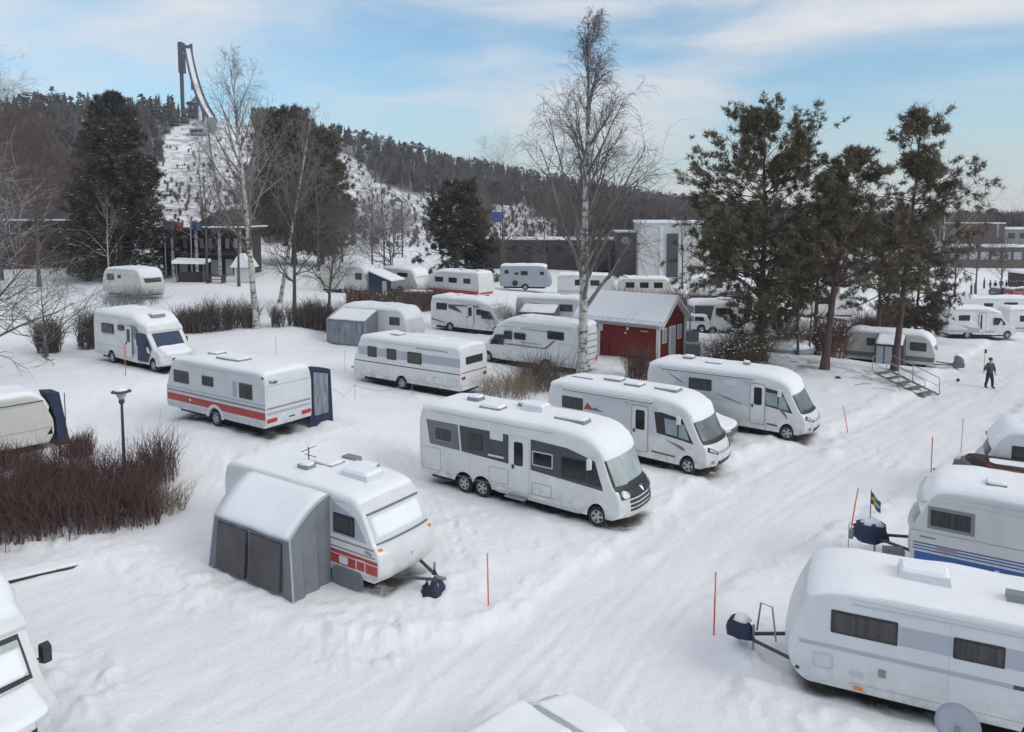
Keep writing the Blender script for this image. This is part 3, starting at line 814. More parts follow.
def drawbar(v, reach=1.15, z=.42, cover=None, legs=True, snow=True):
    f = v.L/2
    o = MB().tube([(f-.35, -.62, z), (f+reach-.15, -.05, z), (f+reach-.15, .05, z), (f-.35, .62, z)], .045, 6).build('drawbar', 'steel_dark', v.root)
    MB().tube([(f+reach-.3, 0, z+.03), (f+reach+.12, 0, z+.07)], .05, 8).build('coupling', 'metal', o)
    MB().tube([(f+reach-.35, .12, .02), (f+reach-.35, .12, z+.35)], .03, 6).build('jockey_wheel_post', 'metal', o)
    if cover:
        cloth_cover(v, f+reach-.15, 0, cover)
    return o

def cloth_cover(v, x, y, m, size=(.62, .48, .62), seed=1, name='hitch_cover', zb=.35, cone=False):
    """loose cover pulled over the tow hitch"""
    vs = []; fs = []; nu, nv = 16, 8; rr = np.random.default_rng(seed)
    for j in range(nv+1):
        t = j/nv
        for i in range(nu):
            a = 2*math.pi*i/nu; k = (1-t**2.6)**.5 if t < 1 else 0
            w = 1+.14*math.sin(3*a+seed)+.10*math.sin(5*a+2*t*4+seed)+.05*rr.normal()
            if cone: k = (1-t)**.8*(1.25-.55*t)
            elif t < .2: w *= .86+.7*t
            vs.append((x+size[0]/2*math.cos(a)*k*w, y+size[1]/2*math.sin(a)*k*w, zb+size[2]*t*(1+.08*math.cos(a+seed))))
    for j in range(nv):
        for i in range(nu): fs.append((j*nu+i, j*nu+(i+1) % nu, (j+1)*nu+(i+1) % nu, (j+1)*nu+i))
    fs.append(tuple(reversed(range(nu))))
    o = MB().add(vs, fs).build(name, m, v.root, smooth=True)
    A = []
    pts = [(size[0]*.34*math.cos(2*math.pi*i/12)*(1+.3*math.sin(2*i+seed)), size[1]*.34*math.sin(2*math.pi*i/12)) for i in range(12)]
    MB().prism([(x-.04+a*.45, y+.03+b*.5, zb+size[2]*(1.07 if not cone else .8)) for a, b in pts], [(x-.04+a*.95, y+.03+b*.9, zb+size[2]*(.80 if not cone else .42)) for a, b in pts]).build('snow_cap', 'snow', o, smooth=True)
    return o

def awning(v, label, xa, xb, depth, z_in, z_out, side=-1, canvas='canvas_grey', dark='canvas_dark', windows=2, snow=True, y_in=None, taper=0.0, glass='canvas_window', end_window=False, sides=(True, True), zb=-.02, seed=3, roof_m=None, lip=.0, snow_d=.06, flare=.0, curve=1.25):
    """tent porch on the side of vehicle v: roof, front wall with windows, two end walls"""
    root = empty('awning', v.loc, R(v.h), label, 'awning')
    yi = side*((y_in if y_in is not None else v.hw)+.012); yo = side*(v.hw+depth)
    n = 10
    # roof: sags a little between the eaves, rounded towards the front edge
    def roof_pt(fx, fy, lift=0):
        x = xa+(xb-xa)*fx; x = x+(.5-fx)*taper*fy
        y = yi+(yo-yi)*fy; z = z_in+(z_out-z_in)*(fy**curve)-.10*math.sin(math.pi*fx)*math.sin(math.pi*min(1, fy*1.02))-.025*abs(math.sin(2*math.pi*fx))*fy
        return (x, y, z+lift)
    vs = []; fs = []
    for l in (.0, -.03):
        for j in range(n+1):
            for i in range(n+1): vs.append(roof_pt(i/n, j/n, l))
    w = n+1; T = w*w
    for j in range(n):
        for i in range(n):
            q = j*w+i; fs += [(q, q+1, q+w+1, q+w), (T+q, T+q+w, T+q+w+1, T+q+1)]
    rim = [i for i in range(w)]+[j*w+n for j in range(1, w)]+[n*w+i for i in reversed(range(n))]+[j*w for j in reversed(range(1, n))]
    for k in range(len(rim)): fs.append((rim[k], T+rim[k], T+rim[(k+1) % len(rim)], rim[(k+1) % len(rim)]))
    roof = MB().add(vs, fs).build('roof', roof_m or canvas, root, smooth=False)
    if snow:
        vs = []; fs = []
        for l in (0, 1):
            for j in range(n+1):
                for i in range(n+1):
                    e = min(i, n-i, j+2, n-j)/2.0; e = min(1, e); e = math.sqrt(1-(1-e)**2)
                    fx = .012+.976*i/n; fy = .0+.985*j/n
                    vs.append(roof_pt(fx, fy, .004+(snow_d+snow_d*1.2*float(fbm(np.array([i*.35+seed]), np.array([j*.35]), seed, 2)[0]))*e if l == 0 else -.01))
        fs = []
        for j in range(n):
            for i in range(n):
                q = j*w+i; fs += [(q, q+1, q+w+1, q+w), (T+q, T+q+w, T+q+w+1, T+q+1)]
        for k in range(len(rim)): fs.append((rim[k], T+rim[k], T+rim[(k+1) % len(rim)], rim[(k+1) % len(rim)]))
        MB().add(vs, fs).build('roof_snow', 'snow', root, smooth=True)
    # front wall
    x0 = roof_pt(0, 1)[0]; x1 = roof_pt(1, 1)[0]; ft = .012*side
    def wallpt(fx, z, off=0):
        x = x0+(x1-x0)*fx; return (x, yo+off, z+.0)
    m = MB(); nx = 14
    A = [(x0-flare+(x1-x0+2*flare)*k/nx, yo+side*.06*math.sin(k*1.9)*(k not in (0, nx))+side*.10, zb) for k in range(nx+1)]
    B = [(x0+(x1-x0)*k/nx, yo+.01*math.sin(k*2.3)*(k not in (0, nx)), roof_pt(k/nx, 1)[2]-.02) for k in range(nx+1)]
    vs = A+B+[(p[0], p[1]-side*.03, p[2]) for p in A+B]; q = nx+1
    fs = [(k, k+1, q+k+1, q+k) for k in range(nx)]+[(2*q+k, 3*q+k, 3*q+k+1, 2*q+k+1) for k in range(nx)]
    fw = m.add(vs, fs).build('front_wall', canvas, root)
    for fx in (0, 1):
        E_ = [roof_pt(fx, k/8, .02) for k in range(9)]; MB().tube(E_+[(x0+(x1-x0)*fx+(2*fx-1)*flare, yo+side*.10, zb)], .028, 6).build('corner_piping', 'band_light' if canvas == 'canvas_grey' else 'steel_dark', fw)
    MB().tube([roof_pt(k/10, 1, .0) for k in range(11)], .03, 6).build('eave_piping', 'band_light' if canvas == 'canvas_grey' else 'steel_dark', fw)
    for k in range(windows):
        a = .06+(.90/windows)*k; b = a+.90/windows-.05
        zt = z_out-.14
        pts = [(a, zb+.22), (b, zb+.22), (b, zt), (a, zt)]
        MB().prism([wallpt(u, z, side*(.055+.12*(z < 1))) for u, z in pts], [wallpt(u, z, side*.0) for u, z in pts]).build('window', glass, fw)
    for fx, on in ((0, sides[0]), (1, sides[1])):
        if not on: continue
        xi = roof_pt(fx, 0)[0]; xo = roof_pt(fx, 1)[0]; ny = 8; A = []; B = []
        for k in range(ny+1):
            t = k/ny; p = roof_pt(fx, t); wob = .05*math.sin(k*2.1+fx)*(k not in (0, ny))
            A.append((p[0]+wob+(2*fx-1)*flare*t, p[1]+side*.10*t, zb)); B.append((p[0]+wob*.4, p[1], p[2]-.02))
        sgn = -1 if fx == 0 else 1; q = ny+1
        vs = A+B+[(p[0]-sgn*.03, p[1], p[2]) for p in A+B]
        fs = [(k, k+1, q+k+1, q+k) for k in range(ny)]+[(2*q+k, 3*q+k, 3*q+k+1, 2*q+k+1) for k in range(ny)]
        sw = MB().add(vs, fs).build('end_wall', canvas, root)
        if end_window:
            def ep(t, z, o):
                p = roof_pt(fx, t); return (p[0]+sgn*o, p[1], z)
            zt = z_out-.12
            pts = [(.18, zb+.45), (.85, zb+.45), (.85, zt), (.18, zt+(z_in-z_out)*.6)]
            MB().prism([ep(t, z, .05) for t, z in pts], [ep(t, z, 0) for t, z in pts]).build('window', glass, sw)
    return root

def roof_clutter(v, items):
    for it in items: v.hatch(*it)
# ------------------------------------------------------------------ the parked motorhomes and caravans
def G(x, y, dz=0.0): return (x, y, tz(x, y)+dz)

def big_motorhome():
    L = 8.45
    v = aclass('motorhome', 'long white motorhome with dark grey side band, three axles and a frosted windscreen', G(.74, 26.0), -34, L, 2.98, [L/2-1.05, -L/2+2.05, -L/2+2.83], 1)
    f = L/2; z0, z1 = 1.52, 2.42
    v.side('side_band_or_shade', [(-f+.50, z0+.02), (-f+1.88, z0-.02), (-f+1.78, z1), (-f+.34, z1)], 'band_grey', off=.006)
    v.side('side_band_or_shade', [(-f+1.96, z0-.02), (-f+3.96, 1.42), (-f+3.96, 2.42), (-f+1.86, z1)], 'band_dark', off=.006)
    v.side('side_band_or_shade', [(-f+4.86, 1.38), (f-.74, 1.20), (f-1.16, 2.10), (f-2.2, 2.36), (-f+4.86, 2.42)], 'band_dark', off=.006)
    v.window(-f+.72, 1.70, -f+1.56, 2.24, fw=.05, glass='glass_curtain', frame='frame_grey', base=.004)
    v.window(-f+2.28, 1.66, -f+2.88, 2.22, fw=.05, glass='glass_curtain', base=.004)
    v.window(-f+4.92, 1.56, -f+5.72, 2.06, fw=.045, glass='glass_dark', frame='seam_light', base=.004)
    v.side('vent_panel', rrect(-f+3.2, 2.16, -f+3.74, 2.44, .03), 'white_body', off=.018)
    v.side('grab_bar', rrect(-f+3.12, 1.56, -f+3.78, 1.62, .02), 'plastic_white', off=.03)
    v.door(-f+4.07, .58, -f+4.76, 2.38, base=.004, gx=(-f+4.2, -f+4.56), seam='plastic_white')
    v.window(f-2.42, 1.38, f-1.52, 2.06, glass='glass_dark', fw=.03, base=.004, name='cab_window')
    v.side('cab_window', [(f-1.48, 1.36), (f-.78, 1.31), (f-1.16, 1.98), (f-1.48, 2.04)], 'glass_dark', off=.018)
    for x0, z0_, x1, z1_ in ((-f+.12, .58, -f+1.0, 1.42), (-f+4.9, .55, -f+5.65, .98), (-f+3.15, .66, -f+3.95, 1.2)): v.outline('hatch', x0, z0_, x1, z1_)
    v.side('sill', [(-f+3.5, .36), (f-1.75, .30), (f-1.75, .42), (-f+3.5, .46)], 'seam_light', off=.01)
    v.side('door_step', rrect(-f+3.95, .34, -f+4.75, .40, .02), 'metal', off=.22, th=.25)
    ws = v.patch('windscreen', lambda p, n: n[0] > .3 and 1.36 < p[1] < 2.24, 1.02, 'glass_frost', .016, .03)
    v.patch('windscreen_surround', lambda p, n: n[0] > .2 and 1.22 < p[1] < 2.34, 1.11, 'frame_black', .006, .03)
    v.end_grid('front_mask', -1.05, 1.05, 1.00, 1.26, 'frame_black', off=.03)
    for y in (-.90, .90): v.end('headlight', [(y+.13*math.cos(a*math.pi/6), 1.13+.12*math.sin(a*math.pi/6)) for a in range(12)], 'lamp_glass', off=.055)
    v.end('emblem', [(-.12, 1.24), (-.03, 1.08), (.03, 1.08), (.12, 1.24), (.06, 1.24), (0, 1.15), (-.06, 1.24)], 'chrome', off=.05)
    for z in (.60, .73, .86): v.end_grid('grille_slot', -.78, .78, z, z+.075, 'frame_black', off=.012, nz=1)
    v.end('number_plate', rrect(-.26, .42, .26, .53, .01), 'plastic_white', off=.025)
    v.patch('wiper', lambda p, n: n[0] > .3 and 1.36 < p[1] < 1.43, .8, 'frame_black', .03, .02, y0=-.5)
    mirror(v, f-1.3, 2.05, -1, 'plastic_white', (.12, .14, .36)); mirror(v, f-1.3, 2.05, 1, 'plastic_white', (.12, .14, .36))
    v.roof_snow(.055, 1, nmin=.32)
    v.hatch(-f+1.6, .2, .5, .5, .14); v.hatch(-f+2.8, -.4, .9, .55, .08, snow=.07); v.hatch(-f+4.2, .25, .9, .65, .20, 'plastic_white', .05, 'air_conditioner')
    v.hatch(-f+5.9, -.2, 1.2, .55, .10); v.hatch(-f+3.6, .5, .45, .45, .12)
    MB().box((-f-.02, -.8, .95), (.03, .3, .2)).build('tail_light', 'tail_red', v.root)
    return v

def mh_two():
    L = 7.5
    v = aclass('motorhome', 'white motorhome with black framed cab window and small red mark on its side', G(5.25, 30.9), -36.5, L, 2.86, [L/2-1.0, -L/2+1.9], 2, brow=.1)
    f = L/2
    v.side('side_band_or_shade', [(-f+1.3, 1.5), (f-2.2, 1.25), (f-2.35, 2.44), (-f+1.9, 2.46), (-f+1.45, 2.1)], 'side_shade', off=.004)  # shade on the white side below the awning case, painted as a panel
    v.window(-f+.72, 1.78, -f+1.75, 2.28, glass='glass_curtain', base=.003)
    v.side('side_mark', [(-f+1.8, 1.86), (-f+2.3, 1.86), (-f+1.95, 2.16)], 'stripe_red', off=.01)
    v.side('side_mark', [(-f+2.05, 1.86), (-f+2.7, 1.86), (-f+2.35, 2.0)], 'band_grey', off=.014)
    v.door(-f+4.05, .58, -f+4.72, 2.36, base=.003, gx=(-f+4.2, -f+4.6))
    v.side('cab_surround', [(f-2.38, 1.42), (f-.66, 1.22), (f-.98, 1.62), (f-1.32, 2.12), (f-2.2, 2.26), (f-2.5, 2.24)], 'frame_black', off=.008)
    v.side('cab_window', [(f-2.0, 1.46), (f-1.52, 1.42), (f-1.52, 2.02), (f-2.06, 2.06)], 'glass_sky', off=.018)
    v.side('cab_window', [(f-1.46, 1.40), (f-.92, 1.34), (f-1.2, 1.90), (f-1.46, 2.0)], 'glass_sky', off=.018)
    v.side('swoosh', [(f-2.0, 1.22), (f-1.3, 1.05), (f-1.15, .92), (f-1.3, .93)], 'band_grey', off=.01)
    v.stripe(-f+4.9, f-1.6, .62, .68, 'stripe_dark', name='rub_strip', slope=-.04)
    v.outline('hatch', -f+2.6, .6, -f+3.5, 1.2); v.outline('hatch', -f+.3, .6, -f+1.2, 1.4)
    v.side('awning_case', rrect(-f+.7, 2.58, f-2.6, 2.72, .05), 'plastic_white', off=.10, th=.14)
    v.side('awning_seam', rrect(-f+.75, 2.545, f-2.6, 2.575, .01), 'stripe_dark', off=.06, th=.1)
    v.side('outdoor_lamp', rrect(-f+3.66, 2.3, -f+3.78, 2.42, .03), 'lamp_glass', off=.05)
    v.patch('windscreen_surround', lambda p, n: n[0] > .2 and 1.24 < p[1] < 2.32, 1.10, 'frame_black', .006, .03)
    v.patch('windscreen', lambda p, n: n[0] > .3 and 1.34 < p[1] < 2.26, 1.03, 'glass_frost_dark', .016, .03)
    for q in (-1, 1): v.end('headlight', [(q*1.06, 1.0), (q*.62, .84), (q*.60, .92), (q*1.0, 1.16)], 'frame_black', off=.02); v.end('headlight_lens', [(q*1.0, 1.02), (q*.72, .90), (q*.72, .95), (q*.95, 1.1)], 'lamp_glass', off=.03)
    v.end('grille', [(-.55, .95), (.55, .95), (.45, .86), (-.45, .86)], 'band_light', off=.015)
    v.end_grid('air_intake', -.62, .62, .42, .58, 'frame_black', off=.014, nz=2); v.end('number_plate', rrect(-.26, .62, .26, .73, .01), 'plastic_white', off=.02)
    for q in (-1, 1): v.end('fog_lamp', rrect(q*.88-.06, .52, q*.88+.06, .64, .03), 'metal', off=.02)
    mirror(v, f-1.42, 2.12, -1, 'plastic_white'); mirror(v, f-1.42, 2.12, 1, 'plastic_white')
    v.roof_snow(.055, 2, nmin=.32)
    v.hatch(-f+1.2, -.3, 1.1, .12, .06, snow=0); v.hatch(-f+2.5, .2, .8, .6, .12); v.hatch(-f+3.6, -.1, .75, .6, .1); v.hatch(-f+5.0, .1, 1.0, .7, .10)

def mh_three():
    L = 7.7
    v = aclass('motorhome', 'white motorhome with thin dark swoosh lines along its side, beside the orange snow stake', G(10.42, 35.26), -33.5, L, 2.86, [L/2-1.0, -L/2+1.95], 3, brow=.1)
    f = L/2
    v.side('side_band_or_shade', [(-f+1.3, 1.5), (f-2.2, 1.25), (f-2.35, 2.44), (-f+1.9, 2.46), (-f+1.45, 2.1)], 'side_shade', off=.002)  # white side in shade under the awning case, painted slightly darker
    v.window(-f+2.1, 1.76, -f+3.2, 2.30, glass='glass_curtain', base=.003)
    v.side('vent_panel', rrect(-f+3.75, 2.18, -f+4.35, 2.42, .03), 'white_body', off=.02)
    v.door(-f+5.0, .58, -f+5.62, 2.36, base=.003, gx=(-f+5.15, -f+5.5))
    v.side('cab_surround', [(f-2.18, 1.46), (f-.66, 1.22), (f-.98, 1.62), (f-1.32, 2.12), (f-2.1, 2.26), (f-2.35, 2.24)], 'frame_black', off=.008)
    v.side('cab_window', [(f-2.0, 1.50), (f-1.52, 1.44), (f-1.52, 2.02), (f-2.06, 2.06)], 'glass_sky', off=.018)
    v.side('cab_window', [(f-1.46, 1.42), (f-.92, 1.34), (f-1.2, 1.90), (f-1.46, 2.0)], 'glass_sky', off=.018)
    v.side('swoosh', [(-f+1.0, 2.42), (-f+1.7, 2.02), (-f+1.9, 1.98), (-f+1.5, 2.2)], 'band_grey', off=.01)
    v.side('swoosh', [(-f+3.4, 1.72), (-f+4.6, 1.40), (-f+4.6, 1.36), (-f+3.9, 1.52)], 'band_grey', off=.01)
    v.side('swoosh', [(-f+5.85, 1.8), (-f+6.3, 1.30), (f-1.0, .96), (f-1.0, 1.02), (-f+6.4, 1.42)], 'band_grey', off=.01)
    v.stripe(-f+5.75, f-1.5, .60, .67, 'stripe_dark', name='rub_strip', slope=-.04)
    v.side('awning_case', rrect(-f+.7, 2.58, f-2.6, 2.72, .05), 'plastic_white', off=.10, th=.14)
    v.side('awning_seam', rrect(-f+.75, 2.545, f-2.6, 2.575, .01), 'stripe_dark', off=.06, th=.1)
    v.side('outdoor_lamp', rrect(-f+4.75, 2.3, -f+4.86, 2.42, .03), 'lamp_glass', off=.05)
    v.patch('windscreen_surround', lambda p, n: n[0] > .2 and 1.24 < p[1] < 2.32, 1.10, 'frame_black', .006, .03)
    v.patch('windscreen', lambda p, n: n[0] > .3 and 1.34 < p[1] < 2.26, 1.03, 'glass_frost_dark', .016, .03)
    for q in (-1, 1): v.end('headlight', [(q*1.06, 1.0), (q*.62, .84), (q*.60, .92), (q*1.0, 1.16)], 'frame_black', off=.02); v.end('headlight_lens', [(q*1.0, 1.02), (q*.72, .90), (q*.72, .95), (q*.95, 1.1)], 'lamp_glass', off=.03)
    v.end('grille', [(-.55, .95), (.55, .95), (.45, .86), (-.45, .86)], 'band_light', off=.015)
    v.end_grid('air_intake', -.62, .62, .42, .58, 'frame_black', off=.014, nz=2); v.end('number_plate', rrect(-.26, .62, .26, .73, .01), 'plastic_white', off=.02)
    for q in (-1, 1): v.end('fog_lamp', rrect(q*.88-.06, .52, q*.88+.06, .64, .03), 'metal', off=.02)
    mirror(v, f-1.42, 2.12, -1, 'plastic_white'); mirror(v, f-1.42, 2.12, 1, 'plastic_white')
    v.roof_snow(.065, 3, nmin=.32)
    v.hatch(-f+1.6, .2, .5, .5, .14); v.hatch(-f+3.0, -.2, .8, .6, .08); v.hatch(-f+4.4, .2, .3, .3, .16)

def red_stripe_caravan():
    L = 6.8
    v = caravan_shell('caravan', 'white caravan with broad red stripe below grey lines and red tail lights', G(-11.7, 31.7, -.02), 146, L, 2.58, [-.2], 'plain', 'grey_white_body')
    f = L/2
    for q in (1, -1):
        v.stripe(-f+.02, f-.1, .72, 1.02, 'stripe_red', q); v.stripe(-f+.02, f-.08, 1.12, 1.20, 'stripe_mauve', q); v.stripe(-f+.02, f-.06, 1.28, 1.33, 'band_light', q)
        v.stripe(-f+.02, f-.5, 2.02, 2.035, 'seam_light', q, name='seam')
    v.window(f-1.85, 1.52, f-.72, 2.08, 1, 'glass_curtain', 'frame_grey'); v.window(f-3.55, 1.62, f-2.75, 2.06, 1, 'glass_curtain', 'frame_grey')
    v.window(-f+.75, 1.42, -f+1.6, 2.06, 1, 'glass_curtain', 'frame_grey'); v.side('shutter', rrect(-f+1.75, 1.42, -f+2.0, 2.04, .02), 'band_light', 1, .012)
    v.side('wheel_trim', [(-.2+.56*math.cos(R(a)), .36+.56*math.sin(R(a))) for a in range(0, 181, 15)]+[(-.2+.44*math.cos(R(a)), .36+.44*math.sin(R(a))) for a in range(180, -1, -15)], 'plastic_white', 1, .03)
    v.side('reflector', rrect(f-1.95, .82, f-1.82, .92, .03), 'plastic_white', 1, .016)
    for z0, z1, m in ((1.12, 1.20, 'stripe_mauve'), (.90, 1.02, 'band_light')): v.end_grid('stripe', -1.08, 1.08, z0, z1, m, False, .004, nz=1)
    v.end_grid('window_panel', -1.05, 1.05, 1.32, 2.0, 'grey_white_body', False, .012); v.end_grid('seam', -1.1, 1.1, 2.03, 2.05, 'seam_grey', False, .006, nz=1)
    for y in (-.85, .85): v.end('tail_light', rrect(y-.24, .60, y+.24, .76, .05), 'tail_red', False, .03)
    p = v.end('number_plate', rrect(-.30, .60, .24, .72, .01), 'plastic_white', False, .02); v.end('plate_marks', rrect(-.26, .63, .05, .69, .01), 'plastic_dark', False, .024, parent=p)
    v.side('marker_light', rrect(-f+.08, 2.34, -f+.18, 2.42, .02), 'plastic_dark', 1, .02)
    # lettering on the tail
    cu = bpy.data.curves.new('lettering', 'FONT'); cu.body = 'Polar'; cu.size = .2; cu.extrude = .006
    t = bpy.data.objects.new('lettering', cu); COL.objects.link(t); dg = bpy.context.evaluated_depsgraph_get()
    me = bpy.data.meshes.new_from_object(t.evaluated_get(dg)); bpy.data.objects.remove(t)
    o = link('lettering', me, 'stripe_dark', v.root)
    o.rotation_euler = (R(90), 0, R(-90)); o.location = (-f-.012, .95, 2.12)
    v.roof_snow(.075, 4)
    v.hatch(-.2, .2, 1.6, .7, .12); v.hatch(1.5, -.2, .6, .6, .1)
    drawbar(v, 1.1)
    awning(v, 'navy porch awning with pale patterned window behind the red striped caravan', -f+.15, -f+2.6, 1.15, 2.42, 2.12, -1, 'canvas_navy', windows=2, snow=True, end_window=True, glass='canvas_lace', zb=-.1)

def red_white_caravan():
    L = 6.55
    v = caravan_shell('caravan', 'white caravan with a red lower panel and wedge nose, grey porch awning on its side', G(-5.38, 21.6, -.02), -34, L, 2.58, [-.1], 'wedge', W=2.25)
    f = L/2
    v.stripe(-f+.02, f-.08, .62, 1.0, 'stripe_red'); v.stripe(-f+.02, f-.18, 1.06, 1.10, 'stripe_mauve'); v.stripe(-f+.02, f-.22, 1.26, 1.31, 'stripe_mauve')
    v.stripe(-f+.02, f-.04, .88, .90, 'plastic_white', off=.008)
    v.side('nose_panel', [(f-1.9, 1.42), (f-.55, 1.42), (f-.95, 2.0), (f-1.9, 2.34)], 'band_light', off=.004)
    v.window(f-1.82, 1.48, f-1.02, 2.02, fw=.07, glass='glass_curtain')
    v.outline('locker_hatch', f-1.0, .60, f-.62, .92, m='plastic_white', w=.03, off=.012); v.side('water_cap', rrect(f-1.62, .66, f-1.3, .86, .05), 'plastic_white', off=.014)
    v.side('wheel_cover', rrect(f-1.9, .06, f-.72, .56, .2), 'cover_grey', off=.03)
    v.side('side_mark', [(f-.62, 1.16), (f-.3, 1.12), (f-.32, 1.19), (f-.6, 1.24)], 'stripe_mauve', off=.01)
    v.end_grid('front_window', -.98, .98, 1.46, 2.08, 'grey_white_body', True, .02); v.end_grid('window_rail', -1.0, 1.0, 2.10, 2.135, 'band_grey', True, .03, nz=1); v.end_grid('window_rail', -1.0, 1.0, 1.40, 1.43, 'band_grey', True, .035, nz=1)
    for q in (-1, 1): v.end('front_marker', rrect(q*.98-.06, 1.26, q*.98+.06, 1.31, .02), 'orange', True, .02)
    v.end('emblem', rrect(-.03, .9, .03, .95, .01), 'seam_grey', True, .012)
    v.roof_snow(.06, 6, x1=f-.9)
    v.patch('window_snow', lambda p, n: p[0] > f-.75 and 1.5 < p[1] < 2.05 and n[0] > .3, .92, 'snow', .02, .03, bumpy=.025, seed=9, edge=.2)
    v.hatch(f-2.0, .15, 1.1, .75, .14, 'plastic_white', .07); v.hatch(f-2.4, .72, .7, .45, .08, snow=.03); v.hatch(f-3.6, .3, 1.0, .6, .07, snow=.04); v.hatch(f-3.3, 1.0, .6, .3, .08, snow=0); v.hatch(f-3.75, -.35, .45, .35, .14)
    b = MB().tube([(-.9, .1, 2.5), (-.9, .1, 3.05)], .018, 6).tube([(-.9, -.18, 2.98), (-.9, .38, 3.02)], .012, 5).tube([(-1.1, .12, 2.8), (-.6, .12, 2.8)], .012, 5); b.build('aerial', 'plastic_dark', v.root)
    drawbar(v, 1.0, .42); cloth_cover(v, f+.75, 0, 'cover_navy', (.66, .6, .66), 4, zb=-.02, cone=True)
    awning(v, 'grey porch awning with two dark mesh windows on the red panelled caravan', -f+1.15, f-1.95, 1.25, 2.46, 1.58, -1, windows=2, taper=.30, seed=5, zb=-.05, flare=.22, curve=1.6, snow_d=.022, roof_m='canvas_pale')

def right_caravan():
    L = 7.55
    v = caravan_shell('caravan', 'large round-nosed white caravan with grey panels between curtained windows, nearest on the right', G(9.55, 14.8, -.02), 155, L, 2.46, [-.95, -1.75], 'round', 'grey_white_body', W=2.4, r_top=.08)
    f = L/2
    v.window(f-2.20, 1.56, f-.98, 2.04, 1, 'glass_curtain', 'frame_black', .05, .03); v.window(f-4.0, 1.56, f-3.15, 1.98, 1, 'glass_curtain', 'frame_black', .05, .03); v.window(-f+.6, 1.56, -f+1.8, 2.1, 1, 'glass_curtain', 'frame_black', .05, .03)
    v.side('window_panel', [(f-3.13, 1.58), (f-2.22, 1.58), (f-2.22, 1.97), (f-3.13, 1.97)], 'band_light', 1, .006)
    v.side('window_panel', [(-f+1.82, 1.58), (f-4.02, 1.58), (f-4.02, 1.97), (-f+1.82, 1.97)], 'band_light', 1, .006)
    v.stripe(-f+.2, f-.28, 1.20, 1.29, 'band_light', 1); v.stripe(-f+2.4, -f+3.4, 1.205, 1.285, 'stripe_dark', 1, .007, 'maker_strip')
    v.side('roof_trim', [(-f+.3, 2.25), (f-1.3, 2.33), (f-1.3, 2.345), (-f+.3, 2.265)], 'seam_light', 1, .006)
    v.outline('service_hatch', f-1.05, .76, f-.64, 1.08, 1, .03, 'seam_light', .012, .03); v.side('vent', rrect(f-1.62, .72, f-1.36, .84, .03), 'seam_light', 1, .014); v.side('vent', rrect(f-2.02, .84, f-1.88, 1.0, .02), 'frame_grey', 1, .014)
    v.side('marker_light', rrect(f-1.62, .47, f-1.45, .53, .02), 'orange', 1, .02); v.side('marker_light', rrect(f-.30, .62, f-.20, .68, .02), 'plastic_dark', 1, .02)
    v.roof_snow(.055, 8, nmin=.62)
    v.hatch(f-2.7, -.1, 1.0, .65, .18, 'plastic_white', .06); v.hatch(f-4.3, .25, .4, .3, .16, snow=0); v.hatch(-f+1.2, 0, .9, .7, .16)
    drawbar(v, 1.0, .42); cloth_cover(v, f+.95, .05, 'cover_navy', (.60, .50, .48), 7, zb=.42)
    b = MB().tube([(f+.62, -.25, .45), (f+.55, -.27, 1.12), (f+.28, -.1, 1.16), (f+.15, .25, .55)], .022, 6)
    b.build('handle_frame', 'metal', v.root)
    return v

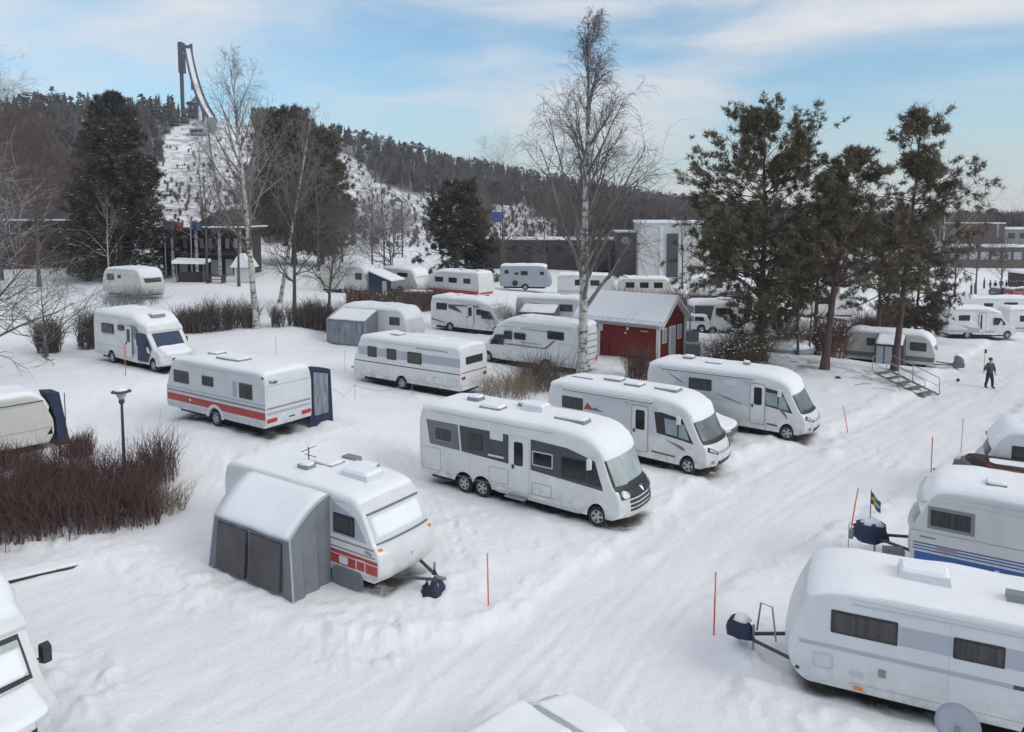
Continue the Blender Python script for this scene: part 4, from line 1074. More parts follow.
def blue_caravan():
    L = 6.6
    v = caravan_shell('caravan', 'white caravan with a deep blue lower band and pinstripes, behind the big round-nosed one', G(13.95, 18.95), 147, L, 2.54, [-.2], 'plain', 'old_white_body')
    f = L/2
    v.stripe(-f+.02, f-.1, .44, .74, 'stripe_blue', 1)
    for z in (.80, .88, .96): v.stripe(-f+.02, f-.06, z, z+.035, 'stripe_blue', 1)
    v.stripe(-f+.02, f-.04, 1.30, 1.32, 'seam_grey', 1, name='seam'); v.stripe(-f+.3, f-.5, 2.16, 2.18, 'seam_light', 1, name='seam')
    v.window(f-1.58, 1.42, f-.44, 2.02, 1, 'glass_curtain', 'frame_grey', .09, .03); v.window(f-3.9, 1.5, f-2.95, 2.0, 1, 'glass_curtain', 'frame_grey', .05, .03)
    v.side('name_strip', rrect(f-.7, 1.14, f-.22, 1.18, .01), 'frame_grey', 1, .01); v.side('emblem', rrect(f-1.2, .86, f-.75, .98, .03), 'stripe_mauve', 1, .012); v.side('water_cap', [(f-2.1+.07*math.cos(a*.524), .6+.07*math.sin(a*.524)) for a in range(12)], 'plastic_white', 1, .016)
    v.end_grid('front_window', -.95, .95, 1.45, 2.02, 'glass_frost', True, .02); v.end_grid('front_visor', -1.1, 1.1, 2.06, 2.12, 'old_white_body', True, .22, .22, nz=1); v.end_grid('front_ledge', -1.12, 1.12, 1.30, 1.36, 'old_white_body', True, .07, .08, nz=1)
    v.roof_snow(.12, 10, nmin=.35); v.hatch(0, 0, .8, .7, .12); v.hatch(f-2.0, .3, .5, .5, .12)
    drawbar(v, 1.2, .45); cloth_cover(v, f+1.0, 0, 'canvas_navy', (.95, .75, .62), 3, zb=.30)
    MB().box((f+.3, .75, .28), (.5, .3, .45), .4).build('spare_flap', 'cover_grey', v.root)
    p = v.world(f+1.0, .05, .85)
    fr = empty('flag', (p.x, p.y, p.z), R(-35), 'small blue and yellow cross flag on a stick above the navy hitch cover', 'flag')
    MB().tube([(0, 0, -.1), (0, 0, .95)], .014, 6).build('stick', 'wood_brown', fr)
    nx, nz = 12, 8; vs = []; fs = []
    for o in (0, .006):
        for j in range(nz+1):
            for i in range(nx+1):
                x = .015+.40*i/nx; vs.append((x*.62, .05*math.sin(x*17)+o, .55+.34*j/nz-x*.62))
    w = nx+1; T = w*(nz+1); fs = []
    for j in range(nz):
        for i in range(nx): q = j*w+i; fs += [(q, q+1, q+w+1, q+w), (T+q, T+q+w, T+q+w+1, T+q+1)]
    cloth = MB().add(vs, fs).build('cloth', 'flag_blue', fr)
    cv = [(x, y+(.004 if k >= T else -.004), z) for k, (x, y, z) in enumerate(vs)]; cf = []
    for j in range(nz):
        for i in range(nx):
            if j in (3, 4) or i in (3, 4): q = j*w+i; cf += [(q, q+1, q+w+1, q+w), (T+q, T+q+w, T+q+w+1, T+q+1)]
    i0 = [3*w+i for i in range(w)]; cf += [(a_, b_, T+b_, T+a_) for a_, b_ in zip(i0, i0[1:])]
    MB().add(cv, cf).build('cross', 'flag_yellow', cloth)
    q = v.world(f+1.45, .75, 0)
    ln = empty('lantern', (q.x, q.y, tz(q.x, q.y)+.85), 0, 'small grey lantern on a hook left of the little flag', 'lantern')
    MB().tube([(0, 0, -.85), (0, 0, .30), (.03, 0, .38), (.08, 0, .36)], .012, 6).build('hook_pole', 'metal', ln)
    MB().lathe([(.05, -.1), (.06, -.08), (.06, .12), (.07, .13), (.02, .2)], 10, Matrix.Translation((.07, 0, .0))).build('housing', 'frame_grey', ln)

def left_caravan():
    L = 6.4
    v = caravan_shell('caravan', 'cream white caravan with plain side and awning rail, behind the big bare hedge', G(-21.74, 29.2, -.05), 50, L, 2.5, [0], 'old', 'cream_body', zb=.38)
    f = L/2
    v.stripe(-f+.3, f-.45, 2.12, 2.16, 'stripe_dark', -1, .02, 'awning_rail'); v.stripe(-f+.1, f-.05, .98, 1.0, 'seam_grey', -1, .01, 'seam'); v.stripe(-f+.6, f-.7, 2.05, 2.065, 'seam_grey', -1, .012, 'seam')
    v.window(-f+.9, 1.35, -f+1.9, 1.95, -1, 'glass_curtain', 'frame_grey'); v.window(f-3.35, 1.35, f-2.5, 1.9, -1, 'glass_curtain', 'frame_grey')
    v.side('corner_light', [(f-.35, .7), (f-.1, .7), (f-.12, .98)], 'glass_dark', -1, .012)
    v.roof_snow(.12, 12, nmin=.3); v.hatch(0, 0, .7, .7, .12)
    root = empty('awning', v.loc, R(50), 'narrow navy awning folded against the end of the cream caravan', 'awning')
    x = f-.02; prof = [(x-.35, 2.42), (x+.12, 2.36), (x+.42, .35), (x+.30, .0), (x, .0), (x-.05, 1.3)]
    MB().prism([(a, -1.10, z) for a, z in prof], [(a, -.2, z) for a, z in prof]).build('end_wall', 'canvas_navy', root)
    MB().box((x+.30, -1.12, 1.2), (.03, .03, 2.2)).build('pole', 'steel_dark', root)

def mid_caravan():
    L = 7.8
    v = caravan_shell('caravan', 'long white caravan with pale grey window band, red tail lights at its near corner', G(-5.2, 41.3), 146, L, 2.66, [.15], 'plain', 'white_body')
    f = L/2
    v.stripe(-f+.05, f-.5, 1.62, 2.08, 'band_light', 1); v.stripe(-f+.02, f-.15, 1.24, 1.29, 'stripe_dark', 1, slope=.0)
    for x in (f-1.4, f-2.85): v.window(x-.55, 1.55, x+.15, 2.14, 1, 'glass_curtain', base=.003, fw=.06)
    v.window(-f+2.6, 1.5, -f+3.6, 2.12, 1, 'glass_curtain', base=.003, fw=.06)
    for x in (-f+1.5, -f+.55): v.outline('hatch', x-.3, .62, x+.3, .98, 1, .02)
    v.stripe(-f+.8, -f+3.0, 2.34, 2.36, 'stripe_dark', 1, .02, 'awning_rail')
    v.end_grid('tail_window', -.72, .72, 1.72, 2.12, 'frame_black', False, .015); v.end_grid('tail_panel', -1.08, 1.08, 1.3, 1.34, 'stripe_dark', False, .01, nz=1)
    for y in (-.92, .92): v.end('tail_light', rrect(y-.13, .98, y+.15, 1.14, .04), 'tail_red', False, .03)
    v.end('number_plate', rrect(-.26, 1.02, .26, 1.14, .01), 'plastic_white', False, .02); v.end('bumper', rrect(-1.1, .42, 1.1, .62, .08), 'plastic_white', False, .06)
    v.roof_snow(.12, 14); v.hatch(-1.2, .1, 1.6, .6, .09, snow=.07); v.hatch(1.4, 0, .7, .7, .1)
    drawbar(v, 1.1)

def grey_awning_caravan():
    L = 6.4
    v = caravan_shell('caravan', 'snow covered white caravan behind the hedge row with a little grey awning', G(-9.5, 54.6), -26, L, 2.55, [0], 'old', 'old_white_body')
    f = L/2
    v.window(f-1.65, 1.4, f-.75, 2.0, -1, 'glass_curtain', 'frame_grey'); v.stripe(-f+.1, f-.1, 1.06, 1.10, 'band_light')
    for y in (-.9,): v.end('tail_light', rrect(y-.1, .65, y+.14, .95, .04), 'tail_red', False, .03)
    v.side('tail_light', rrect(-f+.1, .62, -f+.45, .82, .03), 'tail_red', -1, .02)
    v.roof_snow(.16, 15, nmin=.25); v.hatch(.5, .2, .8, .6, .12)
    awning(v, 'grey awning with patterned front window on the snow covered caravan', -f+.5, f-2.6, 1.5, 2.38, 1.8, -1, windows=1, glass='canvas_lace', seed=8, zb=-.1)
    drawbar(v, 1.1)

def cab_front(v, ws='glass_frost_dark', cover=None):
    f = v.L/2
    v.patch('windscreen', lambda p, n: n[0] > .3 and 1.26 < p[1] < 1.95, .86, ws, .012, .03)
    for q in (-1, 1):
        v.side('cab_window', [(f-2.35, 1.28), (f-1.15, 1.22), (f-1.62, 1.88), (f-2.35, 1.94)], 'glass_dark' if not cover else cover, q, .012)
        v.end('headlight', rrect(q*.72-.16, .80, q*.72+.16, .98, .05), 'lamp_glass', True, .02)
        mirror(v, f-1.55, 1.42, q, 'plastic_dark')
    v.end_grid('grille', -.5, .5, .62, .76, 'frame_black', True, .012, nz=1); v.end('number_plate', rrect(-.26, .46, .26, .57, .01), 'plastic_white', True, .02)

def mh_b():
    L = 7.5
    v = semi('motorhome', 'white motorhome with dark door window and grey swooshes, facing right beside the birch', G(-3.0, 61.6), -33, L, 2.80, [L/2-.95, -L/2+2.0])
    f = L/2
    v.window(-f+.6, 1.72, -f+1.7, 2.28, fw=.04); v.side('swoosh', [(-f+1.8, 2.2), (f-2.6, 2.25), (f-2.6, 2.16), (-f+2.5, 2.12), (-f+3.2, 1.6), (-f+1.9, 1.9)], 'band_dark', off=.006)
    v.side('swoosh', [(-f+.1, 1.0), (-f+1.5, .72), (-f+1.5, .62), (-f+.1, .85)], 'band_grey', off=.006)
    v.door(-f+3.75, .55, -f+4.35, 2.25, gx=(-f+3.88, -f+4.22)); v.window(f-2.85, 1.55, f-2.4, 2.0)
    cab_front(v, 'glass_frost'); v.roof_snow(.11, 17, nmin=.3, x1=f-1.6); v.hatch(-f+2, 0, .8, .6, .1); v.hatch(-f+4, .2, .6, .6, .1)
    v.patch('bonnet_snow', lambda p, n: p[0] > f-.9 and 0.9 < p[1] < 1.25 and n[1] > .5, .8, 'snow', 0, .03, bumpy=.05, seed=3, edge=.15)

def mh_white():
    L = 7.9
    v = semi('motorhome', 'white motorhome facing left with a ladder-lined tail, beside the big birch trunk', G(1.4, 47.5), 143.5, L, 2.98, [L/2-.95, -L/2+2.3])
    f = L/2
    v.window(-f+1.0, 2.0, -f+2.2, 2.50, 1); v.window(f-4.05, 1.75, f-3.2, 2.15, 1); v.window(f-3.0, 1.68, f-2.4, 2.2, 1)
    v.side('swoosh', [(-f+1.6, 1.92), (-f+1.78, 1.92), (-f+2.4, 1.42), (f-2.5, 1.40), (f-2.5, 1.34), (-f+2.3, 1.34)], 'band_grey', 1, .006)
    v.stripe(-f+2.6, -f+4.2, 1.58, 1.61, 'band_grey', 1); v.stripe(-f+2.0, -f+4.2, 2.42, 2.45, 'band_grey', 1, .02, 'awning_rail')
    v.outline('garage_hatch', -f+.3, .6, -f+1.4, 1.8, 1)
    for z in (.75, 1.12, 1.5, 1.9, 2.3): v.end_grid('tail_rail', -1.0, 1.0, z, z+.04, 'band_grey', False, .03, nz=1)
    for y in (-1.0, 1.0): v.end('tail_light', rrect(y-.06, .6, y+.06, .95, .03), 'tail_red', False, .03)
    cab_front(v); v.roof_snow(.13, 18, nmin=.3, x1=f-1.6); v.hatch(-f+2.6, 0, .9, .7, .1); v.hatch(.5, .2, .7, .6, .1)

def mh_blue():
    L = 7.0
    v = semi('motorhome', 'white motorhome with navy windscreen cover and snowy bonnet, left of the red striped caravan', G(-20.3, 41.7, -.03), -36, L, 2.86, [L/2-.95, -L/2+1.9], 'white_body')
    f = L/2
    v.window(-f+.9, 1.68, -f+2.2, 2.22, fw=.05); v.window(-f+2.7, 1.95, -f+3.3, 2.25); v.door(-f+3.55, .55, -f+4.15, 2.25, gx=(-f+3.68, -f+4.02))
    v.side('swoosh', [(-f+.3, 2.3), (-f+.9, 1.7), (-f+2.4, 1.62), (-f+1.0, 1.55)], 'band_light', off=.006); v.side('swoosh', [(f-3.0, 2.3), (f-2.5, 1.6), (f-2.2, 1.5), (f-2.5, 2.25)], 'band_grey', off=.005)
    v.stripe(-f+.2, f-2.4, 1.0, 1.03, 'band_light')
    cab_front(v, 'glass_cover_navy', 'glass_cover_navy')
    v.side('cab_cover', [(f-2.25, .5), (f-1.45, .45), (f-1.0, 1.2), (f-1.6, 1.95), (f-2.25, 1.98)], 'glass_cover_navy', -1, .02)
    v.roof_snow(.12, 19, nmin=.3, x1=f-1.6); v.hatch(f-2.5, 0, .9, .8, .1); v.hatch(-f+2.2, .2, .6, .6, .1)
    v.patch('bonnet_snow', lambda p, n: p[0] > f-.95 and .85 < p[1] < 1.3 and n[1] > .3, .88, 'snow', 0, .03, bumpy=.16, seed=5, edge=.15)

def terrace_caravan():
    L = 5.6
    v = caravan_shell('caravan', 'dingy cream caravan alone up on the snowy terrace, dark end window', G(-33.4, 66.9), -29, L, 2.6, [0], 'old', 'cream_body')
    f = L/2
    v.window(-f+.7, 1.5, -f+1.75, 2.1, -1, 'glass_curtain', 'frame_grey'); v.window(-f+2.2, 1.7, -f+2.7, 2.05, -1, 'glass_curtain', 'frame_grey')
    v.stripe(-f+.1, f-.1, .5, 1.0, 'seam_light'); v.stripe(-f+.1, f-.1, 1.05, 1.08, 'seam_grey'); v.outline('door', f-2.4, .5, f-1.8, 2.1, -1)
    v.end_grid('front_window', -.8, .8, 1.42, 2.02, 'glass_curtain', True, .02); v.end_grid('front_band', -1.0, 1.0, .55, 1.0, 'seam_light', True, .006, nz=2)
    v.roof_snow(.10, 20, nmin=.3); drawbar(v, 1.0)

def red_band_far():
    L = 6.6
    v = caravan_shell('caravan', 'white caravan with three windows and rusty red bottom band before the dark spruce', G(-5.1, 74.4), 143, L, 2.6, [0], 'wedge', 'white_body')
    f = L/2
    v.stripe(-f+.02, f-.1, .5, .85, 'stripe_red', 1); v.stripe(-f+.02, f-.1, .95, 1.0, 'band_light', 1)
    for x0, x1 in ((f-2.1, f-1.0), (f-3.9, f-2.8), (-f+1.0, -f+1.9)): v.window(x0, 1.5, x1, 2.02, 1, 'glass_dark', 'frame_grey')
    v.outline('tail_hatch', -f+.1, .8, -f+.7, 1.5, 1); v.end_grid('stripe', -1.05, 1.05, .5, .7, 'stripe_red', False, .006, nz=1); v.outline('tail_frame', -f+.05, .7, -f+.08, 1.6, 1)
    v.roof_snow(.14, 21); v.hatch(0, 0, 1.2, .7, .14); v.hatch(-f+.6, .4, .5, .4, .2, 'plastic_white'); drawbar(v, 1.1)

def beige_caravan():
    L = 6.1
    v = caravan_shell('caravan', 'old cream caravan with rounded ends and a dark awning, behind the wooden steps', G(27.6, 54.7, -.02), -33, L, 2.5, [-.1], 'old', 'cream_body')
    f = L/2
    v.window(-f+1.55, 1.45, -f+2.1, 2.0, -1, 'glass_curtain', 'frame_black'); v.window(f-1.75, 1.35, f-.7, 1.95, -1, 'glass_curtain', 'frame_black')
    v.stripe(-f+.1, f-.1, .62, .95, 'band_grey'); v.stripe(-f+.1, f-.1, 1.7, 1.72, 'seam_grey')
    v.end_grid('front_window', -.75, .75, 1.42, 1.95, 'glass_frost_dark', True, .02)
    v.roof_snow(.12, 23, nmin=.3); v.hatch(.3, 0, .7, .7, .1)
    drawbar(v, 1.5); cloth_cover(v, f+1.2, 0, 'cover_grey', (.7, .6, .85), 2, zb=.25)
    awning(v, 'dark porch awning with pale door panel, on the old cream caravan behind the steps', -f+2.3, f-2.0, 1.5, 2.35, 1.85, -1, 'canvas_dark', windows=3, glass='band_light', zb=-.1, seed=9)
    g = empty('gas_bottle', (*G(32.6, 51.8)[:2], tz(32.6, 51.8)), 0, 'dark post with a dangling tag in the snow past the cream caravan', 'post')
    MB().tube([(0, 0, 0), (.02, 0, 1.25)], .02, 6).build('post', 'metal', g); MB().box((.06, 0, 1.35), (.14, .05, .28)).build('tag', 'plastic_dark', g); g.name = 'marker_post'

def rv_right():
    L = 6.4
    v = semi('motorhome', 'white motorhome with grey sweep along its sill, facing right beyond the walking person', G(42.9, 69.5), -2, L, 2.82, [L/2-.95, -L/2+1.75])
    f = L/2
    v.window(-f+.9, 1.65, -f+1.9, 2.15); v.door(-f+2.75, .55, -f+3.3, 2.3, glass=False); v.side('door_window', rrect(-f+2.85, .9, -f+3.0, 2.2, .04), 'glass_dark', -1, .022)
    v.side('swoosh', [(-f+.05, 1.55), (-f+1.8, 1.1), (f-2.2, .66), (f-2.2, .55), (-f+.05, .55), (-f+.05, .8), (-f+1.9, .82), (-f+1.2, 1.2)], 'band_light', off=.006)
    cab_front(v); v.roof_snow(.12, 24, nmin=.3, x1=f-1.6)
    v = caravan_shell('caravan', 'long white caravan with sloping left nose, farther than the right edge motorhome', G(54.5, 85.5), 178, 7.6, 2.7, [0], 'wedge', 'white_body')
    f = 3.8
    v.window(f-3.1, 1.7, f-2.1, 2.1, 1); v.window(-f+1.8, 1.5, -f+3.3, 2.2, 1); v.window(-f+.3, 1.5, -f+1.2, 2.0, 1); v.stripe(-f+.1, f-.2, .8, .95, 'band_light', 1); v.roof_snow(.15, 25)
    v = semi('motorhome', 'white motorhome cut by the right edge, with a dark window strip, beyond the facing-right one', G(53.0, 75.5), -4, 7.4, 2.75, [2.7, -1.7])
    f = 3.7
    v.side('window_band', [(-f+2.6, 1.4), (f-2.2, 1.35), (f-2.2, 2.0), (-f+2.6, 2.05)], 'glass_dark', -1, .012); v.side('window_band', [(-f+1.0, 1.4), (-f+2.2, 1.4), (-f+2.2, 2.0), (-f+1.0, 2.0)], 'glass_dark', -1, .012); v.stripe(-f+.1, f-2.3, .7, .8, 'band_grey'); cab_front(v); v.roof_snow(.14, 26, nmin=.3, x1=f-1.6)

def van_behind_house():
    L = 6.6
    v = semi('motorhome', 'white motorhome with a dark grey rear end, parked behind the red cabin', G(18.6, 65.0), 4, L, 2.75, [L/2-1.0, -L/2+1.6])
    f = L/2
    v.side('rear_panel', [(-f+.02, .7), (-f+1.3, .7), (-f+1.7, 2.55), (-f+.02, 2.55)], 'band_dark', off=.008); v.end_grid('rear_panel', -1.0, 1.0, .7, 2.4, 'band_dark', False, .008)
    v.window(-f+1.85, 1.75, -f+3.15, 2.3, fw=.04); v.window(-f+3.8, 1.8, -f+4.9, 2.25, fw=.04); v.stripe(-f+1.7, f-2.3, 1.6, 1.64, 'seam_grey')
    cab_front(v); v.roof_snow(.2, 27, nmin=.3, x1=f-1.6); v.hatch(-f+3.0, 0, 1.2, .9, .22)

def background_rows():
    # row behind the white motorhome, partly hidden by the birch
    v = caravan_shell('caravan', 'pale grey caravan with a pitched tent roof before it, left of the birch trunk', G(3.6, 62.5, .1), -20, 6.2, 2.6, [0], 'plain', 'grey_white_body'); f = 3.1
    v.window(-f+1.0, 1.5, -f+2.2, 2.1, -1, 'glass_curtain', 'frame_grey'); v.window(f-2.4, 1.5, f-1.3, 2.1, -1, 'glass_curtain', 'frame_grey'); v.roof_snow(.14, 30)
    awning(v, 'small pale porch tent with dark opening, on the grey caravan left of the birch', -f+.7, f-2.4, 1.4, 2.0, 1.5, -1, 'cover_grey', windows=1, seed=2, glass='canvas_navy', zb=-.1)
    v = caravan_shell('caravan', 'boxy grey caravan with small dark windows, left end of the far back row', G(1.6, 84.0, .2), -8, 5.6, 2.75, [0], 'plain', 'mid_grey_body'); f = 2.8
    for x0, z0, x1, z1 in ((-f+.5, 1.8, -f+1.0, 2.25), (-f+1.6, 1.7, -f+2.1, 2.0), (-f+2.3, 1.65, -f+3.1, 2.15), (f-1.2, 1.7, f-.7, 2.1)): v.window(x0, z0, x1, z1, -1, 'glass_dark', 'frame_grey')
    v.side('spare_wheel', [(-f+1.7+.3*math.cos(a*.524), .8+.3*math.sin(a*.524)) for a in range(12)], 'rubber', -1, .12, .15); v.roof_snow(.16, 31)
    v = caravan_shell('caravan', 'long white caravan with one wide dark window, in the far row behind the birch', G(8.4, 84.0, .2), -6, 6.6, 2.7, [0], 'plain', 'old_white_body'); f = 3.3
    v.window(-f+1.9, 1.5, -f+3.2, 2.15, -1); v.window(-f+3.6, 1.5, -f+4.6, 2.1, -1); v.stripe(-f, f, .75, .95, 'band_light'); v.roof_snow(.16, 32)
    v = caravan_shell('caravan', 'cream caravan with paired dark windows, right of the birch in the far row', G(15.4, 88.0, .2), -6, 6.4, 2.5, [0], 'old', 'cream_body'); f = 3.2
    for x in (-f+1.0, -f+2.6, f-2.2): v.window(x, 1.4, x+1.0, 2.05, -1)
    v.roof_snow(.18, 33, nmin=.3)
    v = caravan_shell('caravan', 'low white caravan under a thick snow cap, at the foot of the white hall', G(25.4, 92.0, -.1), -10, 7.4, 2.5, [0], 'wedge', 'white_body'); f = 3.7
    for x in (-f+1.0, -f+3.0, f-2.4): v.window(x, 1.35, x+.8, 1.85, -1)
    v.roof_snow(.32, 34, nmin=.3); v.hatch(-.5, 0, 1.8, 1.2, .4)
    # terrace row left of the spruce
    v = caravan_shell('caravan', 'cream caravan with one dark window and a navy awning at its end', G(-16.2, 75.5), -24, 6.0, 2.75, [0], 'old', 'cream_body'); f = 3.0
    v.window(f-1.5, 1.45, f-.7, 2.1, -1, 'glass_curtain'); v.outline('hatch', -f+.5, .6, -f+1.3, 1.1, -1); v.side('door', rrect(-f+2.6, .5, -f+3.2, 2.1, .08), 'plastic_white', -1, .014); v.roof_snow(.16, 35, nmin=.3)
    root = empty('awning', v.world(f+1.3, -.2, -.05), R(v.h), 'navy open-fronted awning with a snowy sloped roof beside the cream terrace caravan', 'awning')
    MB().prism([(-1.15, -1.2, 2.4), (1.5, -1.2, 1.5), (1.5, 1.2, 1.5), (-1.15, 1.2, 2.4)], [(-1.15, -1.2, 2.52), (1.5, -1.2, 1.62), (1.5, 1.2, 1.62), (-1.15, 1.2, 2.52)]).build('roof', 'snow', root)
    MB().prism([(-1.12, -1.12, 0), (1.4, -1.12, 0), (1.4, -1.12, 1.52), (-1.12, -1.12, 2.36)], [(-1.12, -1.08, 0), (1.4, -1.08, 0), (1.4, -1.08, 1.52), (-1.12, -1.08, 2.36)]).build('front_wall', 'canvas_navy', root)
    MB().box((.7, -1.14, .75), (.5, .03, 1.5)).build('door_panel', 'band_light', root)
    v = caravan_shell('caravan', 'small white caravan with grey tail wall, between the navy awning and the spruce', G(-10.6, 76.5, .25), -35, 5.0, 2.5, [0], 'wedge', 'white_body', W=2.2); f = 2.5
    v.end_grid('tail_wall', -1.0, 1.0, .5, 2.2, 'mid_grey_body', False, .01); v.window(-f+.5, 1.4, -f+1.3, 2.0, -1); v.window(-f+2.2, 1.7, -f+3.6, 2.1, -1); v.roof_snow(.16, 36)
    tr = empty('trailer', G(-9.6, 73.2), R(-20), 'low dark flat trailer with a snowy load before the small white caravan', 'trailer')
    MB().box((0, 0, .62), (4.2, 1.7, .16)).build('bed', 'plastic_dark', tr); MB().box((.6, 0, .78), (2.6, 1.3, .12)).build('snow_load', 'snow', tr); MB().tube([(2.0, 0, .55), (3.4, 0, .5)], .05, 6).build('drawbar', 'steel_dark', tr)
    for q in (-1, 1): MB().lathe([(.28, -.08), (.3, -.05), (.3, .05), (.28, .08)], 16, Matrix.Translation((-.2, q*.8, .3)) @ Matrix.Rotation(R(90), 4, 'X')).build('wheel', 'rubber', tr)
    # behind the pines on the right
    v = caravan_shell('caravan', 'white caravan with a dark window and red roof light, half hidden behind the pine trunks', G(32.5, 78.0, .1), -6, 6.0, 2.6, [0], 'plain', 'white_body'); f = 3
    v.window(-f+1.6, 1.5, -f+2.9, 2.2, -1); v.side('red_light', rrect(-f+.5, 2.0, -f+1.3, 2.25, .02), 'sign_red', -1, .012); v.roof_snow(.16, 37)
    sh = empty('shed', G(40.2, 77.5), R(-6), 'small brown wooden shed with snow on its flat roof, right of the pines', 'shed')
    MB().box((0, 0, 1.0), (3.6, 2.4, 2.0)).build('wall', 'wood_brown', sh); MB().prism([(-1.9, -1.3, 2.0), (1.9, -1.3, 2.0), (1.9, 1.3, 2.0), (-1.9, 1.3, 2.0)], [(-1.85, -1.25, 2.2), (1.85, -1.25, 2.2), (1.85, 1.25, 2.2), (-1.85, 1.25, 2.2)]).build('roof_snow', 'snow', sh)

# ---- cars
def car(label, loc, heading, m='car_white', snow=.0, L=4.4, estate=True, tails=False):
    f = L/2; H = 1.46
    prof = [(f-.12, .28, .08), (f, .42, .1), (f, .62, .12), (f-.12, .78, .14), (f-.95, .95, .12), (f-1.65, 1.36, .2), (f-2.1, H, .3), (-f+.7, H-.03, .3), (-f+.28, H-.12, .16), (-f+.06, .98, .1), (-f, .82, .08), (-f, .45, .1), (-f+.15, .28, .06)]
    hw = .9
    def df(x, y, z):
        u = min(1, max(0, (z-.88)/.55)); e = max(0, (abs(x)-(f-.7))/.7); q = abs(y)/hw
        return (x-math.copysign(.22*min(1, e)*q**2.2, x), y*(1-.20*u), z)
    v = Veh('car', label, 'car', loc, heading, L, 1.8, prof, [f-.85, -f+.85], .10, df, m, wr=.31, step=.09)
    for q in (-1, 1):
        v.side('side_window', [(f-1.75, .98), (-f+1.55, .99), (-f+1.5, 1.34), (f-2.05, 1.34)], 'glass_dark' if snow < .1 else 'glass_frost', q, .006)
        v.side('side_window', [(-f+1.42, .99), (-f+.55, 1.0), (-f+.72, 1.32), (-f+1.4, 1.34)], 'glass_dark' if snow < .1 else 'glass_frost', q, .006)
        v.end('headlight', rrect(q*.6-.18, .62, q*.6+.16, .74, .04), 'lamp_glass', True, .015); v.end('tail_light', rrect(q*.68-.13, .72, q*.68+.12, .95, .04), 'tail_red', False, .02)
        mirror(v, f-1.55, 1.0, q, m, (.12, .16, .13), .03)
    v.patch('windscreen', lambda p, n: n[0] > .3 and .98 < p[1] < 1.36 and p[0] > 0, .66, 'glass_frost', .01, .02)
    v.patch('rear_window', lambda p, n: n[0] < -.3 and 1.0 < p[1] < 1.32, .62, 'glass_frost_dark', .01, .02)
    v.end('number_plate', rrect(-.25, .55, .25, .66, .01), 'plastic_white', False, .02)
    if snow:
        v.patch('roof_snow', lambda p, n: n[1] > .5 and p[1] > 1.3, .82, 'snow', 0, .03, bumpy=snow, seed=4, edge=.14)
        v.patch('bonnet_snow', lambda p, n: n[1] > .3 and p[0] > f-1.15 and .7 < p[1] < 1.1, .78, 'snow', 0, .03, bumpy=snow*.9, seed=6, edge=.15)
        if snow > .1: v.patch('windscreen_snow', lambda p, n: n[0] > .3 and .9 < p[1] < 1.36 and p[0] > 0, .76, 'snow', 0, .03, bumpy=snow*.5, seed=7, edge=.1)
    return v

def cars():
    v = car('snow buried car seen from above at the bottom edge, window rims just showing', G(.22, 12.62, -.30), 46, 'car_white', .10)
    f = 2.2
    v.outline('window_rim', -f+1.40, .93, f-1.72, 1.37, -1, .045, 'frame_black', .022, .09)
    v.side('gutter_seam', [(.35, 1.405), (-1.4, 1.405), (-1.4, 1.425), (.35, 1.425)], 'frame_grey', -1, .02)
    v.side('window_snow', [(-.72, 1.0), (.36, 1.0), (.2, 1.16), (-.3, 1.13), (-.7, 1.2)], 'snow', -1, .03)
    car('dark grey car with snow on top, tucked between the two white motorhomes', G(7.9, 33.6), -34, 'car_grey', .07)
    cn = empty('warning_cone', G(9.0, 32.2), .3, 'faded red plastic cone in the snow by the dark grey car', 'cone')
    MB().lathe([(.17, .03), (.05, .48), (.03, .5)], 14).build('cone', 'cloth_red', cn); MB().box((0, 0, .02), (.42, .42, .04)).build('base', 'cloth_red', cn)
    car('white car with dark wheels peeking out behind the red cabin gable', G(14.6, 64.0), 175, 'car_white', .09)
    for i, (px, py, m, w, lab) in enumerate(((1003, 296, 'car_grey', 20, 'dark car under thin snow at the edge of the far crowd'), (1016, 297, 'car_red', 24, 'red car parked beside the crowd on the far field'), (1030, 296, 'car_grey', 15, 'dark car at the right picture edge beyond the crowd'))):
        x, y, z = at(px, py); car(lab, (x, y, z), w, m, .05)

def front_van():
    L = 7.0
    v = semi('motorhome', 'motorhome cut by the left edge with snowy bonnet, frosted windscreen and black mirror', G(-11.78, 14.65), -34, L, 2.86, [L/2-.95, -L/2+1.9])
    f = L/2
    v.patch('windscreen_surround', lambda p, n: n[0] > .3 and 1.24 < p[1] < 1.98, .93, 'frame_black', .006, .03)
    v.patch('windscreen', lambda p, n: n[0] > .3 and 1.30 < p[1] < 1.93, .88, 'glass_frost', .016, .03)
    v.patch('windscreen_snow', lambda p, n: n[0] > .3 and 1.30 < p[1] < 1.80, .87, 'snow', .016, .03, bumpy=.03, seed=2, edge=.15)
    for q in (-1, 1):
        v.side('cab_window', [(f-2.35, 1.28), (f-1.15, 1.22), (f-1.62, 1.88), (f-2.35, 1.94)], 'glass_dark', q, .012); v.end('headlight', rrect(q*.74-.18, .70, q*.74+.16, .95, .06), 'lamp_glass', True, .02)
        mirror(v, f-1.35, 1.42, q, 'plastic_dark', (.16, .20, .40), .14)
    v.end_grid('grille', -.55, .55, .60, .78, 'frame_black', True, .012, nz=2)
    v.patch('wiper', lambda p, n: n[0] > .3 and 1.24 < p[1] < 1.30, .75, 'frame_black', .05, .03, y0=-.8)
    v.roof_snow(.14, 40, nmin=.25, x1=f-1.5)
    v.patch('bonnet_snow', lambda p, n: p[0] > f-1.0 and .88 < p[1] < 1.24 and n[1] > .3, .9, 'snow', 0, .03, bumpy=.08, seed=8, edge=.2)

